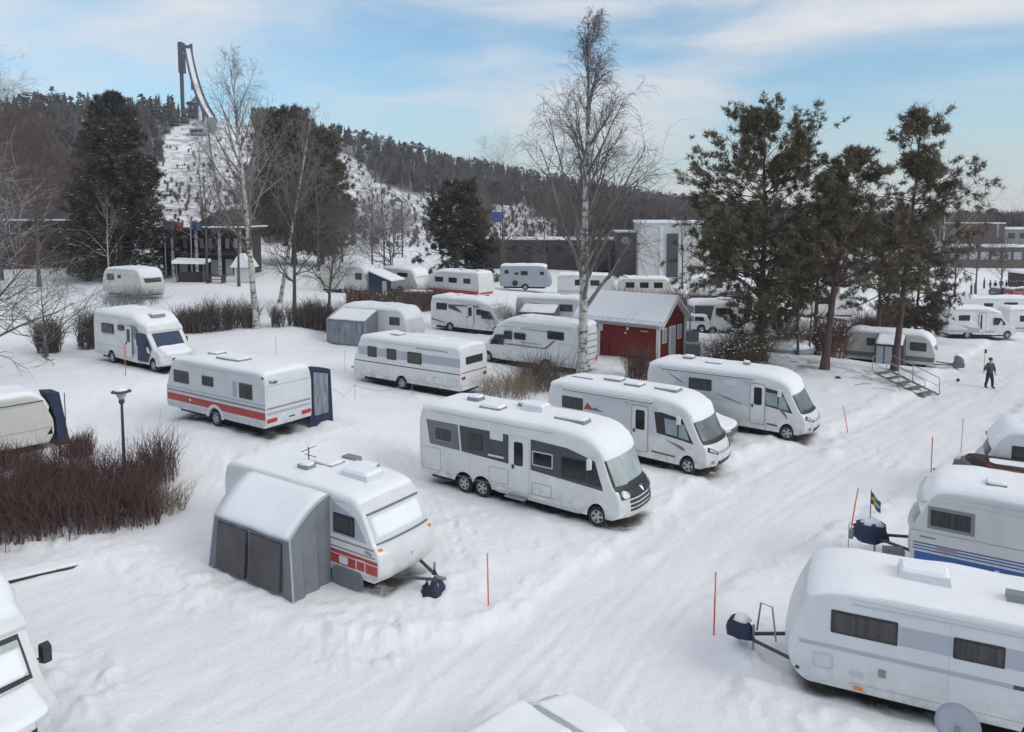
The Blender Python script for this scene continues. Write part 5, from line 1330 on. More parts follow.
def far_right_caravan():
    L = 6.2
    v = caravan_shell('caravan', 'white caravan at the right edge with a snowy boat tied to its nose', G(19.35, 25.35), 150, L, 2.6, [0], 'wedge', 'grey_white_body'); f = L/2
    v.window(f-2.0, 1.5, f-1.1, 2.05, 1, 'glass_curtain'); v.stripe(-f+.1, f-.1, .7, .85, 'band_grey', 1); v.roof_snow(.12, 41, nmin=.3)
    v.end_grid('front_window', -.9, .9, 1.5, 2.02, 'glass_curtain', True, .02); drawbar(v, 1.1)
    p = v.world(f-1.2, 1.75, 0)
    b = empty('boat', (p.x, p.y, tz(p.x, p.y)+1.45), R(152), 'small dark inflatable boat holding snow, beside the caravan at the right edge', 'boat')
    MB().tube([(-1.2, -.45, 0), (.6, -.45, .02), (1.15, -.2, .12), (1.3, 0, .16), (1.15, .2, .12), (.6, .45, .02), (-1.2, .45, 0)], .17, 10).build('tube', 'wood_dark', b, smooth=True)
    MB().box((-.1, 0, .02), (1.9, .75, .12)).build('floor', 'plastic_dark', b); MB().box((-.1, 0, .11), (1.7, .6, .1)).build('snow_load', 'snow', b)
    MB().tube([(-1.1, -.63, .06), (.6, -.63, .08), (1.25, -.25, .2), (1.45, 0, .24), (1.25, .25, .2), (.6, .63, .08), (-1.1, .63, .06)], .02, 6).build('rope', 'stripe_red', b)
    MB().box((-.2, 0, -.82), (1.6, .5, 1.5)).build('stand', 'steel_dark', b)
    x, y, z = at(966, 474)
    g = empty('covered_trolley', (x, y, z), R(20), 'grey tarpaulin bundle in the snow beyond the blue striped caravan', 'trolley')
    class Q: pass
    q = Q(); q.root = g; cloth_cover(q, 0, 0, 'cover_grey', (1.25, .85, .78), 9, 'tarpaulin', 0)
    MB().box((.25, -.3, .45), (.5, .12, .35), .3).build('side_pocket', 'plastic_dark', g)
    st = empty('aerial_mast', (x+.75, y+.05, z), 0, 'thin mast with a small crossbar beside the grey tarpaulin bundle', 'mast')
    MB().tube([(0, 0, 0), (.05, 0, 1.65)], .016, 6).build('pole', 'metal', st); MB().tube([(-.05, 0, 1.55), (.28, 0, 1.6)], .014, 5).build('crossbar', 'metal', st); MB().box((.03, 0, 1.6), (.1, .08, .14)).build('head', 'frame_grey', st)
    sk = tag(MB().tube([(0, 0, 0), (.04, 0, 2.2)], .014, 5).build('stake', 'pole_pale', loc=(x-.25, y, z)), 'pale thin stake standing behind the grey tarpaulin bundle', 'stake')

big_motorhome(); mh_two(); mh_three(); red_stripe_caravan(); red_white_caravan(); right_caravan(); blue_caravan(); left_caravan(); mid_caravan(); grey_awning_caravan()
mh_b(); mh_white(); mh_blue(); terrace_caravan(); red_band_far(); beige_caravan(); rv_right(); van_behind_house(); background_rows(); cars(); front_van(); far_right_caravan()
# ------------------------------------------------------------------ trees, bushes, hedges
def norm(v): return v/(np.linalg.norm(v, axis=-1, keepdims=True)+1e-9)

def tubes(P, Rd, n):
    """P (N,K,3) centre lines, Rd (N,K) radii -> verts, quads"""
    N_, K, _ = P.shape
    t = norm(P[:, -1]-P[:, 0]); ref = np.where(np.abs(t[:, 2:3]) > .9, np.array([[1., .2, 0]]), np.array([[.1, .2, 1.]]))
    a = norm(np.cross(t, ref)); b = np.cross(t, a)
    w = 2*math.pi*np.arange(n)/n
    ring = np.cos(w)[None, :, None]*a[:, None, :]+np.sin(w)[None, :, None]*b[:, None, :]
    V = P[:, :, None, :]+Rd[:, :, None, None]*ring[:, None, :, :]
    base = (np.arange(N_)*K*n)[:, None, None]
    i = np.arange(K-1)[None, :, None]*n; k = np.arange(n)[None, None, :]; k2 = (k+1) % n
    Q = np.stack([base+i+k, base+i+k2, base+i+n+k2, base+i+n+k], -1).reshape(-1, 4)
    return V.reshape(-1, 3), Q

def join(parts):
    Vs = []; Fs = []; o = 0
    for V, Q in parts: Vs.append(V); Fs.append(Q+o); o += len(V)
    return np.vstack(Vs), Fs

def grow(rg, P, Rd, nper, tmin, tmax, ang, length, K, up=0.0, droop=0.0, rratio=.5, jit=.06, lenvar=.35, minr=.004, tipr=.3, power=1.0):
    """children of the branches P: nper each. ang, length: functions of t or numbers (length scales with the parent's)"""
    N_, KP, _ = P.shape
    plen = np.linalg.norm(np.diff(P, axis=1), axis=2).sum(1)
    t = tmin+(tmax-tmin)*((np.arange(nper)[None, :]+rg.random((N_, nper)))/nper)**power
    f = t*(KP-1); i = np.clip(f.astype(int), 0, KP-2); fr = (f-i)[..., None]
    r = np.arange(N_)[:, None]
    A = P[r, i]; B = P[r, i+1]; p0 = A*(1-fr)+B*fr; tan = norm(B-A)
    r0 = Rd[r, i]*(1-fr[..., 0])+Rd[r, i+1]*fr[..., 0]
    az = rg.random((N_, nper))*2*math.pi+np.arange(nper)[None, :]*2.4
    ref = np.where(np.abs(tan[..., 2:3]) > .9, np.array([1., 0, 0]), np.array([0, 0, 1.]))
    u = norm(np.cross(tan, ref)); v = np.cross(tan, u)
    an = (ang(t) if callable(ang) else np.full(t.shape, ang))*(1+.22*rg.normal(size=t.shape))
    d = tan*np.cos(an)[..., None]+(u*np.cos(az)[..., None]+v*np.sin(az)[..., None])*np.sin(an)[..., None]
    ln = (length(t) if callable(length) else length)*plen[:, None]*(1+lenvar*(rg.random(t.shape)*2-1))
    s = np.linspace(0, 1, K)[None, None, :, None]
    upv = np.array([0, 0, 1.])
    path = p0[:, :, None, :]+(d[:, :, None, :]*s+upv*(up*s**2-droop*s**2.2))*ln[..., None, None]
    path = path+np.cumsum(rg.normal(size=path.shape)*jit/K, axis=2)*ln[..., None, None]*(s > 0)
    rr = np.maximum(r0*rratio, minr)[..., None]*(1-(1-tipr)*np.linspace(0, 1, K))[None, None, :]
    return path.reshape(-1, K, 3), rr.reshape(-1, K), t.ravel()

def tufts(rg, C, D, m, ln, wd, spread=.9, up=.25):
    """needle sprays: m thin triangles round each centre, leaning along D"""
    N_ = len(C)
    d = norm(rg.normal(size=(N_, m, 3))*spread+D[:, None, :]*.8+np.array([0, 0, up]))
    s = norm(np.cross(d, rg.normal(size=(N_, m, 3))))
    l = ln*(.6+.8*rg.random((N_, m, 1))); w = wd*(.6+.8*rg.random((N_, m, 1)))
    c = C[:, None, :]+rg.normal(size=(N_, m, 3))*ln*.16
    tri = np.stack([c-s*w/2, c+s*w/2, c+d*l], 2)
    V = tri.reshape(-1, 3); T = np.arange(len(V)).reshape(-1, 3)
    return V, T

def snow_flecks(rg, C, size):
    N_ = len(C); c = C+np.stack([rg.normal(size=N_)*.05, rg.normal(size=N_)*.05, .03+.05*rg.random(N_)], 1)
    n = 5; w = 2*math.pi*np.arange(n)/n; s = size*(.5+rg.random((N_, 1, 1)))
    ring = c[:, None, :]+np.stack([np.cos(w), np.sin(w), np.zeros(n)], -1)[None]*s*(.6+.8*rg.random((N_, n, 1)))-np.array([0, 0, .03])
    V = np.concatenate([c[:, None, :]+np.array([0, 0, .04]), ring], 1).reshape(-1, 3)
    b = np.arange(N_)[:, None]*(n+1); k = np.arange(n)[None, :]
    T = np.stack([b+0*k, b+1+k, b+1+(k+1) % n], -1).reshape(-1, 3)
    return V, T

def tree_root(name, loc, label, cat='tree', group=None, rz=0.0): return empty(name, loc, rz, label, cat, group)

def trunk_path(rg, H, r0, K, lean=(0, 0), wob=.01, rtop=.08):
    s = np.linspace(0, 1, K); w = np.cumsum(rg.normal(size=(K, 2))*wob*H/K**.5, 0); w -= w[0]
    P = np.stack([lean[0]*s+w[:, 0]*s, lean[1]*s+w[:, 1]*s, H*s-.25*(s == 0)], 1)[None]
    Rr = (r0*((1-s)**.85*(1-rtop)+rtop)*(1+.45*np.exp(-s*H/.5)))[None]
    return P, Rr

def birch(name, loc, label, seed, H, r0, fine=1.0, bark='birch_bark', twig='birch_twig', spread=1.0, group=None, low=.2, lean=(0, 0), n1=22, limb='birch_limb'):
    rg = np.random.default_rng(seed); root = tree_root(name, loc, label, group=group)
    P, Rr = trunk_path(rg, H, r0, 22, lean, .008, .05)
    V, Q = tubes(P, Rr, 10); link('trunk', np_mesh('trunk', V, [Q]), bark, root, True)
    l1 = grow(rg, P, Rr, n1, low, .96, lambda t: .72-.34*t, lambda t: spread*(.47*(1-t)**.9+.045), 11, .12, .02, .56, .07, .25, .012, .15)
    l2 = grow(rg, l1[0], l1[1], 8, .25, .98, .55, lambda t: .46-.24*t, 8, .10, .04, .55, .10, .4, .010, .3)
    l3 = grow(rg, l2[0], l2[1], max(2, int(6*fine)), .2, 1, .70, .48, 6, .05, .14, .55, .12, .5, .0085, .5)
    l4 = grow(rg, l3[0], l3[1], max(2, int(4*fine)), .25, 1, .55, .70, 5, 0, .42, .7, .1, .5, .007, .6)
    # fine hanging twigs straight from the limbs' outer half
    V, F = join([tubes(l1[0], l1[1], 7)]); link('limbs', np_mesh('limbs', V, F), limb, root, True)
    V, F = join([tubes(l2[0], l2[1], 5), tubes(l3[0], l3[1], 3), tubes(l4[0], l4[1], 3)]); link('crown', np_mesh('crown', V, F), twig, root)
    return root

def bare_tree(name, loc, label, seed, H, r0, n1=16, dens=1.0, bark='grey_bark', twig='grey_twig', low=.25, wide=.5, group=None, upw=.15, lv=3, lean=(0, 0), a0=1.0, thick=1.0):
    rg = np.random.default_rng(seed); root = tree_root(name, loc, label, group=group)
    P, Rr = trunk_path(rg, H, r0, 14, lean, .02, .08)
    V, Q = tubes(P, Rr, 8); link('trunk', np_mesh('trunk', V, [Q]), bark, root, True)
    l1 = grow(rg, P, Rr, n1, low, .97, lambda t: a0-.4*t, lambda t: wide*(.95-.6*t), 8, upw, 0, .55, .16, .3, .012, .25)
    l2 = grow(rg, l1[0], l1[1], int(6*dens), .2, 1, .75, .5, 6, .08, 0, .55, .16, .4, .008*thick, .35)
    l3 = grow(rg, l2[0], l2[1], int(6*dens), .2, 1, .75, .5, 4, .05, .05, .6, .18, .4, .006*thick, .5)
    ps = [tubes(l2[0], l2[1], 4), tubes(l3[0], l3[1], 3)]
    if lv > 3:
        l4 = grow(rg, l3[0], l3[1], int(3*dens), .2, 1, .7, .6, 3, .0, .05, .7, .15, .4, .0055*thick, .6); ps.append(tubes(l4[0], l4[1], 3))
    V, F = join([tubes(l1[0], l1[1], 6)]); link('limbs', np_mesh('limbs', V, F), bark, root, True)
    V, F = join(ps); link('crown', np_mesh('crown', V, F), twig, root)
    return root

def pine(name, loc, label, seed, H, r0, low=.33, width=.30, n1=40, n2=7, tpb=5, needle='pine_needle', snow=.2, shape=None, ang=None, droop=.0, m=16, ln=.30, wd=.034, group=None, lean=(0, 0), bark='pine_bark', up=.12, cull=.16, fleck=.06):
    rg = np.random.default_rng(seed); root = tree_root(name, loc, label, group=group)
    P, Rr = trunk_path(rg, H, r0, 18, lean, .012, .06)
    V, Q = tubes(P, Rr, 10); link('trunk', np_mesh('trunk', V, [Q]), bark, root, True)
    shape = shape or (lambda t: (np.clip((1-t)/.35, 0, 1)**.6)*(.55+.45*np.clip((t-low)/.25, 0, 1)))
    l1 = grow(rg, P, Rr, n1, low, .985, ang or (lambda t: 1.5-.75*np.clip((t-.5)/.5, 0, 1)), lambda t: width*shape(t)+.02, 9, up, droop, .45, .14, .20, .012, .25)
    l2 = grow(rg, l1[0], l1[1], n2, .30, 1, .85, .42, 6, .10, droop*.4, .55, .14, .4, .008, .4)
    V, F = join([tubes(l1[0], l1[1], 5), tubes(l2[0], l2[1], 3)]); link('branches', np_mesh('branches', V, F), bark, root, True)
    C = []; D = []
    for PP, k0 in ((l2[0], .35), (l1[0], .65)):
        K = PP.shape[1]
        for q in range(tpb if PP is l2[0] else 3):
            t = k0+(1-k0)*rg.random(len(PP)); f = t*(K-1); i = np.clip(f.astype(int), 0, K-2); fr = (f-i)[:, None]
            a = PP[np.arange(len(PP)), i]; b = PP[np.arange(len(PP)), i+1]; C.append(a*(1-fr)+b*fr); D.append(norm(b-a))
    C = np.vstack(C); D = np.vstack(D)
    keep = vnoise(C[:, 0]*.8+seed, C[:, 2]*.8+C[:, 1]*.5, seed) > cull
    C = C[keep]; D = D[keep]; C = C+rg.normal(size=C.shape)*.08
    V, T = tufts(rg, C, D, m, ln, wd); link('crown', np_mesh('crown', V, [T]), needle, root)
    if snow:
        k = rg.random(len(C)) < snow
        V, T = snow_flecks(rg, C[k], fleck); tag(link('snow', np_mesh('snow', V, [T]), 'snow', root), kind='stuff')
    return root

def twig_thicket(rg, base, n, h, spread=.35, K=5, r=.012, twigs=5, lean=.25, tw=.45, tr=.006):
    """n upright stems from the given base points, each with side twigs"""
    ids = rg.integers(0, len(base), n); b = base[ids]
    hh = h*(.45+.55*rg.random(n)+.35*vnoise(b[:, 0]*.7, b[:, 1]*.7, 17)); d = rg.normal(size=(n, 2))*lean
    s = np.linspace(0, 1, K)[None, :, None]
    P = b[:, None, :]+np.concatenate([d[:, None, :]*s*hh[:, None, None]*(.4+.6*s), np.repeat((s*hh[:, None, None]), 1, 2)], 2)
    P = P+np.cumsum(rg.normal(size=P.shape)*.02, 1)*(s > 0)
    Rr = r*(1-.7*np.linspace(0, 1, K))[None, :]*(.7+.6*rg.random((n, 1)))
    t = grow(rg, P, Rr, twigs, .15, 1, .55, tw, 4, .12, 0, .6, .15, .5, tr, .5)
    return [tubes(P, Rr, 3), tubes(t[0], t[1], 3)], P, t

def hedge(name, label, path, width, h, n, m, seed, twigs=6, r=.013, cat='hedge', tw=.40, snow=0, lean=.16, group=None, tr=.0065):
    rg = np.random.default_rng(seed); path = np.array(path, float)
    seg = np.linalg.norm(np.diff(path, axis=0), axis=1); cum = np.concatenate([[0], np.cumsum(seg)])
    q = rg.random(n)*cum[-1]; i = np.clip(np.searchsorted(cum, q)-1, 0, len(seg)-1); f = ((q-cum[i])/seg[i])[:, None]
    p = path[i]*(1-f)+path[i+1]*f; dirv = norm(path[i+1]-path[i]); nrm = np.stack([-dirv[:, 1], dirv[:, 0]], 1)
    p = p+nrm*((rg.random((n, 1))-.5)*width)
    p = p[vnoise(p[:, 0]*1.1+seed, p[:, 1]*1.1, seed) > .30]; p = p+.10*rg.normal(size=p.shape)
    z = terrain(p[:, 0], p[:, 1], False)-.05
    base = np.column_stack([p, z]); o = base.mean(0); base -= o
    parts, P, t = twig_thicket(rg, base, n, h, r=r, twigs=twigs, lean=lean, tw=tw, tr=tr)
    V, F = join(parts)
    root = empty(name, tuple(o), 0, label, cat, group)
    link('twigs', np_mesh('twigs', V, F), m, root)
    if snow:
        C = t[0][:, 2]; k = rg.random(len(C)) < snow; V, T = snow_flecks(rg, C[k], .05); tag(link('snow', np_mesh('snow', V, [T]), 'snow', root), kind='stuff')
    return root

def bush(name, label, loc, rad, h, n, m, seed, snow=0, twigs=6, cat='bush', lean=.5, group=None, r=.012):
    rg = np.random.default_rng(seed); a = rg.random(n)*2*math.pi; q = rad*np.sqrt(rg.random(n))
    base = np.column_stack([q*np.cos(a), q*np.sin(a), np.full(n, -.05)])
    parts, P, t = twig_thicket(rg, base, n, h, r=r, twigs=twigs, lean=lean)
    V, F = join(parts); root = empty(name, loc, 0, label, cat, group); link('twigs', np_mesh('twigs', V, F), m, root)
    if snow:
        C = np.vstack([t[0][:, 2], t[0][:, 3]]); k = rg.random(len(C)) < snow; V, T = snow_flecks(rg, C[k], .06); tag(link('snow', np_mesh('snow', V, [T]), 'snow', root), kind='stuff')
    return root

def plant_trees():
    birch('birch_tree', G(4.13, 44.2, 0), 'tall bare birch with white and black trunk standing in the middle behind the motorhomes', 3, 20.9, .29, 1.2, spread=.75, low=.17, lean=(.35, 0), n1=34)
    birch('birch_tree', G(-18.7, 55.2), 'tall pale bare birch with pendulous twigs left of the ski slope, above the hedge', 8, 19.6, .24, .8, twig='pale_twig', spread=.85, low=.25, lean=(-1.2, 0), n1=30)
    birch('birch_tree', G(-20.3, 66.0), 'slimmer bare birch leaning right, close behind the tall left birch', 12, 17.0, .18, .7, twig='pale_twig', spread=.75, low=.35, lean=(3.0, 1), n1=22)
    pine('pine_tree', G(16.2, 48.8), 'broad tall pine with straight dark trunk nearest the red cabin', 21, 15.1, .27, .15, .30, 96, 9, 7, snow=.03, m=17, ln=.31, wd=.045, cull=.26,
         shape=lambda t: np.clip((1-t)/.45, 0, 1)**.55*(.86+.14*np.sin(t*23))*np.clip(.62+(t-.15)*2.0, 0, 1), up=.2)
    pine('pine_tree', G(19.2, 46.1), 'leaning pine with reddish bare lower trunk, middle one of the right-hand pines', 33, 13.4, .25, .36, .29, 60, 8, 7, snow=.05, m=15, ln=.30, wd=.042, lean=(1.3, .4), cull=.28,
         shape=lambda t: np.clip((1-t)/.45, 0, 1)**.85*(.74+.26*np.sin(t*17)), ang=lambda t: 1.4-.6*np.clip((t-.5)/.5, 0, 1))
    pine('pine_tree', G(23.8, 46.7), 'slender tall pine with airy separate tiers at top, rightmost of the tall pines', 45, 16.4, .21, .34, .19, 66, 8, 6, snow=.03, m=16, ln=.30, wd=.042, lean=(1.5, .3), cull=.30,
         shape=lambda t: np.clip((1-t)/.40, 0, 1)**.8*(.70+.30*np.sin(t*32)))
    pine('pine_tree', G(35.6, 66.5), 'short dense dark pine right of the tall pines, behind the old cream caravan', 57, 8.2, .18, .12, .30, 44, 8, 7, 'pine_brown_needle', .05, m=15, droop=.2, lean=(.3, 0), ln=.30, wd=.05)
    pine('pine_tree', G(21.0, 55.5), 'bushy pine half hidden behind the leaning pine', 61, 8.8, .18, .40, .32, 26, 8, 5, 'pine_needle', .08, m=14, droop=.1, ln=.32, wd=.045, cull=.28)
    pine('pine_tree', G(24.2, 60.0), 'dark bushy pine filling the gap between the leaning and the slender pine', 67, 11.0, .2, .40, .34, 34, 8, 5, 'pine_needle', .08, m=14, droop=.05, ln=.34, wd=.05, cull=.26)
    pine('pine_tree', G(28.4, 58.5), 'shaggy pine close behind the slender pine trunk', 70, 9.4, .2, .38, .33, 30, 8, 5, 'pine_needle', .08, m=14, droop=.05, ln=.34, wd=.05, cull=.26)
    # dense dark conifers behind the camp
    cone = lambda t: np.clip(1-t, 0, 1)**.5*(.88+.12*np.sin(t*30))
    pine('spruce_tree', G(-42.8, 83.0), 'big dense dark spruce with snowy rounded top left of the birches', 71, 16.6, .32, .05, .33, 110, 11, 8, 'spruce_needle', .34, cone, lambda t: 1.75-.6*t, .16, 15, .50, .085, bark='grey_bark', fleck=.18, cull=.30)
    pine('spruce_tree', G(-7.4, 103.0), 'dense dark spruce behind the red banded caravan, at the foot of the ski hill', 73, 12.6, .3, .10, .44, 90, 10, 8, 'spruce_needle', .20, cone, lambda t: 1.7-.6*t, .14, 15, .5, .09, bark='grey_bark', fleck=.16, cull=.28)
    pine('pine_tree', G(-33.3, 116.0), 'broad brownish pine with rounded crown behind the two left birches', 75, 22.0, .4, .12, .29, 90, 10, 8, 'pine_brown_needle', .05, lambda t: np.clip((1-t)/.55, 0, 1)**.6, lambda t: 1.5-.5*t, 0, 15, .66, .14, fleck=.12)
    pine('pine_tree', G(-28.0, 112.0), 'narrower dark pine right of the broad brownish one', 77, 19.5, .35, .12, .22, 70, 9, 7, 'pine_needle', .05, lambda t: np.clip((1-t)/.6, 0, 1)**.6, lambda t: 1.5-.5*t, 0, 15, .66, .13, fleck=.12)
    pine('pine_tree', G(-57.3, 110.0), 'tall dark pine rising behind the big spruce', 79, 23.5, .35, .2, .18, 60, 9, 7, 'spruce_needle', .04, lambda t: np.clip((1-t)/.6, 0, 1)**.6, None, 0, 15, .62, .13)
    # small bare trees on the terrace edge
    bare_tree('bare_tree', G(-18.0, 62.5), 'small bare tree with dense rounded crown right of the tall left birch', 81, 9.4, .17, 22, 1.3, wide=.46, lv=4, thick=.9)
    bare_tree('bare_tree', G(-14.8, 60.5), 'small bare tree with leaning twin stems left of the cream terrace caravan', 83, 8.0, .14, 22, 1.3, wide=.5, lv=4, thick=.9, lean=(.8, 0))
    bare_tree('bare_tree', G(-12.6, 79.0), 'low bare tree with snow-dusted spreading crown before the small white terrace caravan', 85, 7.0, .15, 24, 1.4, thick=1.3, twig='snowy_twig', wide=.85, lv=4, a0=1.25, low=.3)
    bare_tree('bare_tree', G(-31.8, 79.0), 'slim bare tree with greyish snowy branches in front of the wooden lodge', 87, 11.5, .15, 18, .9, twig='snowy_twig', wide=.45, lv=4)
    bare_tree('bare_tree', G(-27.8, 77.0), 'dark thin bare tree next to the lodge bench', 89, 12.5, .14, 16, .9, wide=.38, lv=4)
    bare_tree('bare_tree', G(-41.5, 78.0), 'thin young pale tree against the big dark spruce', 91, 9.2, .08, 16, .8, 'birch_bark', 'snowy_twig', wide=.35)
    bare_tree('bare_tree', G(-47.5, 76.0), 'brown bare tree with broom-like twigs left of the big spruce', 93, 15.0, .2, 26, 1.3, thick=1.1, twig='red_twig', wide=.45, lv=4)
    bare_tree('bare_tree', G(-54.0, 80.0), 'tall reddish brown bare tree with upswept twigs far left', 95, 18.0, .24, 28, 1.3, thick=1.1, twig='brown_twig', wide=.42, lv=4, upw=.3)
    bare_tree('bare_tree', G(-61.5, 88.0), 'tallest bare tree at the left picture edge', 97, 21.5, .26, 28, 1.3, thick=1.1, twig='red_twig', wide=.36, lv=4, upw=.3)
    bare_tree('bare_tree', G(-50.0, 68.0), 'snow-dusted bare tree behind the branches reaching in from the left', 99, 10.0, .18, 26, 1.4, thick=1.3, twig='snowy_twig', wide=.6, lv=4)
    bare_tree('bare_tree', G(-29.0, 38.5), 'bare tree reaching in from the left edge with long snow-lined branches', 101, 8.8, .2, 24, 1.2, twig='snowy_twig', wide=.85, lv=3, a0=1.15, low=.12, upw=.12, thick=2.0)
    bare_tree('bare_tree', G(-27.6, 44.5), 'low bare shrub-like tree left of the navy covered motorhome', 103, 4.2, .1, 18, 1.0, twig='snowy_twig', wide=.8, a0=1.2, low=.1)
    bare_tree('bare_tree', G(20.5, 51.8), 'thin crooked bare sapling between the two right-hand pines', 105, 6.5, .07, 12, .8, wide=.4)
    bare_tree('bare_tree', G(19.4, 51.0), 'thin bare forked tree behind the leaning pine trunk', 107, 7.5, .09, 12, .8, wide=.4)
    bare_tree('bare_tree', G(46.5, 82.0), 'pale bare birch-like tree right of the pines, before the dark far buildings', 109, 14.0, .16, 18, .9, 'birch_bark', 'brown_twig', wide=.5, lv=4)
    bare_tree('bare_tree', G(10.5, 95.0), 'bare tree before the long dark building, right of the tall birch', 111, 9.0, .14, 18, 1.0, wide=.6, lv=4)
    bare_tree('bare_tree', G(-1.0, 98.0), 'bare tree before the left end of the long dark building', 113, 9.5, .14, 18, 1.0, wide=.6, lv=4)
    bare_tree('bare_tree', G(22.5, 100.0), 'bare tree against the white hall wall', 115, 10.5, .13, 16, .9, wide=.5, lv=4)
    bare_tree('bare_tree', G(-17.5, 104.0), 'spindly bare tree in front of the ski slope, left of the dark spruce', 117, 15.0, .14, 18, .9, wide=.36, lv=4)
    bare_tree('bare_tree', G(-25.0, 98.0), 'spindly bare tree before the ski slope outrun', 119, 17.5, .15, 18, .9, wide=.35, lv=4)
    bare_tree('bare_tree', G(-1.6, 120.0), 'forked bare tree right of the dark spruce against the hill', 121, 17.0, .18, 18, 1.0, wide=.5, lv=4)
    bare_tree('bare_tree', G(-37.5, 108.0), 'bare brownish tree in the gap between the spruce and the birches', 123, 13.5, .15, 18, .9, twig='brown_twig', wide=.4, lv=4)

    bare_tree('bare_tree', G(xat(957, 110), 110.0), 'bare brownish tree before the long far building, nearest the pines', 131, 9.5, .14, 18, 1.0, twig='brown_twig', wide=.5, lv=4, thick=1.3)
    bare_tree('bare_tree', G(xat(978, 118), 118.0), 'bare brownish tree before the dark cube-like block', 133, 10.5, .14, 18, 1.0, twig='brown_twig', wide=.5, lv=4, thick=1.3)
    bare_tree('bare_tree', G(xat(1003, 114), 114.0), 'bare brownish tree before the pale window strip at the right', 135, 8.5, .14, 18, 1.0, twig='brown_twig', wide=.5, lv=4, thick=1.3)
    bare_tree('bare_tree', G(xat(545, 112), 112.0), 'bare tree before the dark brick building, left of the birch', 137, 9.0, .13, 18, 1.0, twig='brown_twig', wide=.55, lv=4, thick=1.2)
    bare_tree('bare_tree', G(xat(342, 108), 108.0), 'slender bare tree before the ski slope near the steel tower', 139, 16.0, .14, 18, .9, wide=.34, lv=4)
    bare_tree('bare_tree', G(xat(372, 112), 112.0), 'slender bare tree right before the steel tower foot', 141, 14.0, .14, 18, .9, wide=.36, lv=4)
    bare_tree('bare_tree', G(xat(205, 104), 104.0), 'slender bare tree rising behind the lodge roof before the jump hill', 143, 17.0, .15, 18, .9, wide=.34, lv=4)
    hedge('hedge', 'large dark red-brown bare hedge of upright twigs in the left foreground, round the lamp post', [(-19.0,22.4),(-15.2,23.9),(-11.5,25.5)], 4.4, 1.32, 2300, 'red_twig', 201, 8, .013, tw=.36, lean=.18)
    hedge('hedge', 'low trimmed red hedge strip right under the cream caravan at the left', [(-22.5,25.9),(-19.6,27.6),(-16.9,30.1)], .8, .75, 900, 'red_twig', 203, 8, .012, lean=.12, tw=.3)
    hedge('hedge', 'long bare dark hedge below the terrace, left of the tall left birch', [(-24.6,54.3),(-21.5,55.0),(-18.9,55.8)], 1.5, 1.5, 700, 'grey_twig', 205, 7, .02, snow=0, tr=.011)
    hedge('hedge', 'bare dark hedge below the terrace, between the tall left birch and the grey awning', [(-17.8,56.2),(-15.5,56.9),(-12.9,57.6)], 1.5, 1.4, 600, 'grey_twig', 207, 7, .02, snow=0, tr=.011)
    hedge('hedge', 'low snowy brown hedge in front of the terrace caravans', [(-14.5,66.5),(-10.0,68.5),(-5.2,69.5)], 2.0, 1.3, 900, 'brown_twig', 209, 6, .02, snow=.03, tr=.012)
    hedge('hedge', 'dark bare hedge piece left of the navy covered motorhome', [(-28.6,45.5),(-26.4,47.5),(-25.0,49.5)], 1.2, 1.7, 500, 'grey_twig', 211, 7, .018, tr=.010)
    hedge('hedge', 'brown hedge behind the red cabin roof, below the white hall', [(11.0,80.0),(17.0,80.5),(23.0,79.0)], 2.2, 1.7, 900, 'brown_twig', 213, 6, .024, tr=.014)
    hedge('hedge', 'rusty brown hedge row behind the old cream caravan', [(25.5,62.5),(29.5,64.0),(33.5,66.0)], 1.6, 1.6, 700, 'red_bush', 215, 6, .02, tr=.011)
    bush('bush', 'dry pale brown scrub left of the birch foot, behind the big motorhome', G(-.2, 39.6), 1.6, .9, 200, 'dry_grass', 221, 0)
    bush('bush', 'greyish bare scrub close to the birch foot', G(1.6, 41.4), 1.3, 1.2, 260, 'grey_twig', 223, 0)
    bush('bush', 'small rust-red bush between the red cabin and the motorhome roofs', G(7.3, 43.6), .7, 1.25, 170, 'red_bush', 225, 0, lean=.3)
    bush('bush', 'low snow-laden evergreen bush at the foot of the broad pine', G(14.1, 48.4), 1.5, 1.2, 260, 'pine_needle', 227, .05, 8, lean=.7)
    bush('bush', 'second snow-laden bush, closest to the broad pine trunk', G(15.4, 48.2), 1.1, 1.6, 200, 'pine_needle', 229, .05, 8)
    bush('bush', 'rust-red bush behind the leaning pine trunk', G(22.2, 53.5), 1.6, 2.0, 320, 'red_bush', 231, .03, lean=.3)
    bush('bush', 'brownish bare bush between the pine trunks', G(19.3, 52.8), 1.2, 1.9, 220, 'brown_twig', 233, .03, lean=.35)
    bush('bush', 'bare bush near the left end of the cream far caravan', G(-.6, 60.5), 1.2, 1.6, 240, 'snowy_twig', 235, 0, lean=.4)
    bush('bush', 'snowy scrub under the terrace caravan', G(-31.5, 62.5), 2.2, .9, 260, 'snowy_twig', 237, 0)
    bush('bush', 'sparse tuft of pale dry stalks left of the big hedge corner', G(-11.4, 24.3), .6, .6, 70, 'dry_grass', 239, 0, lean=.5)
plant_trees()
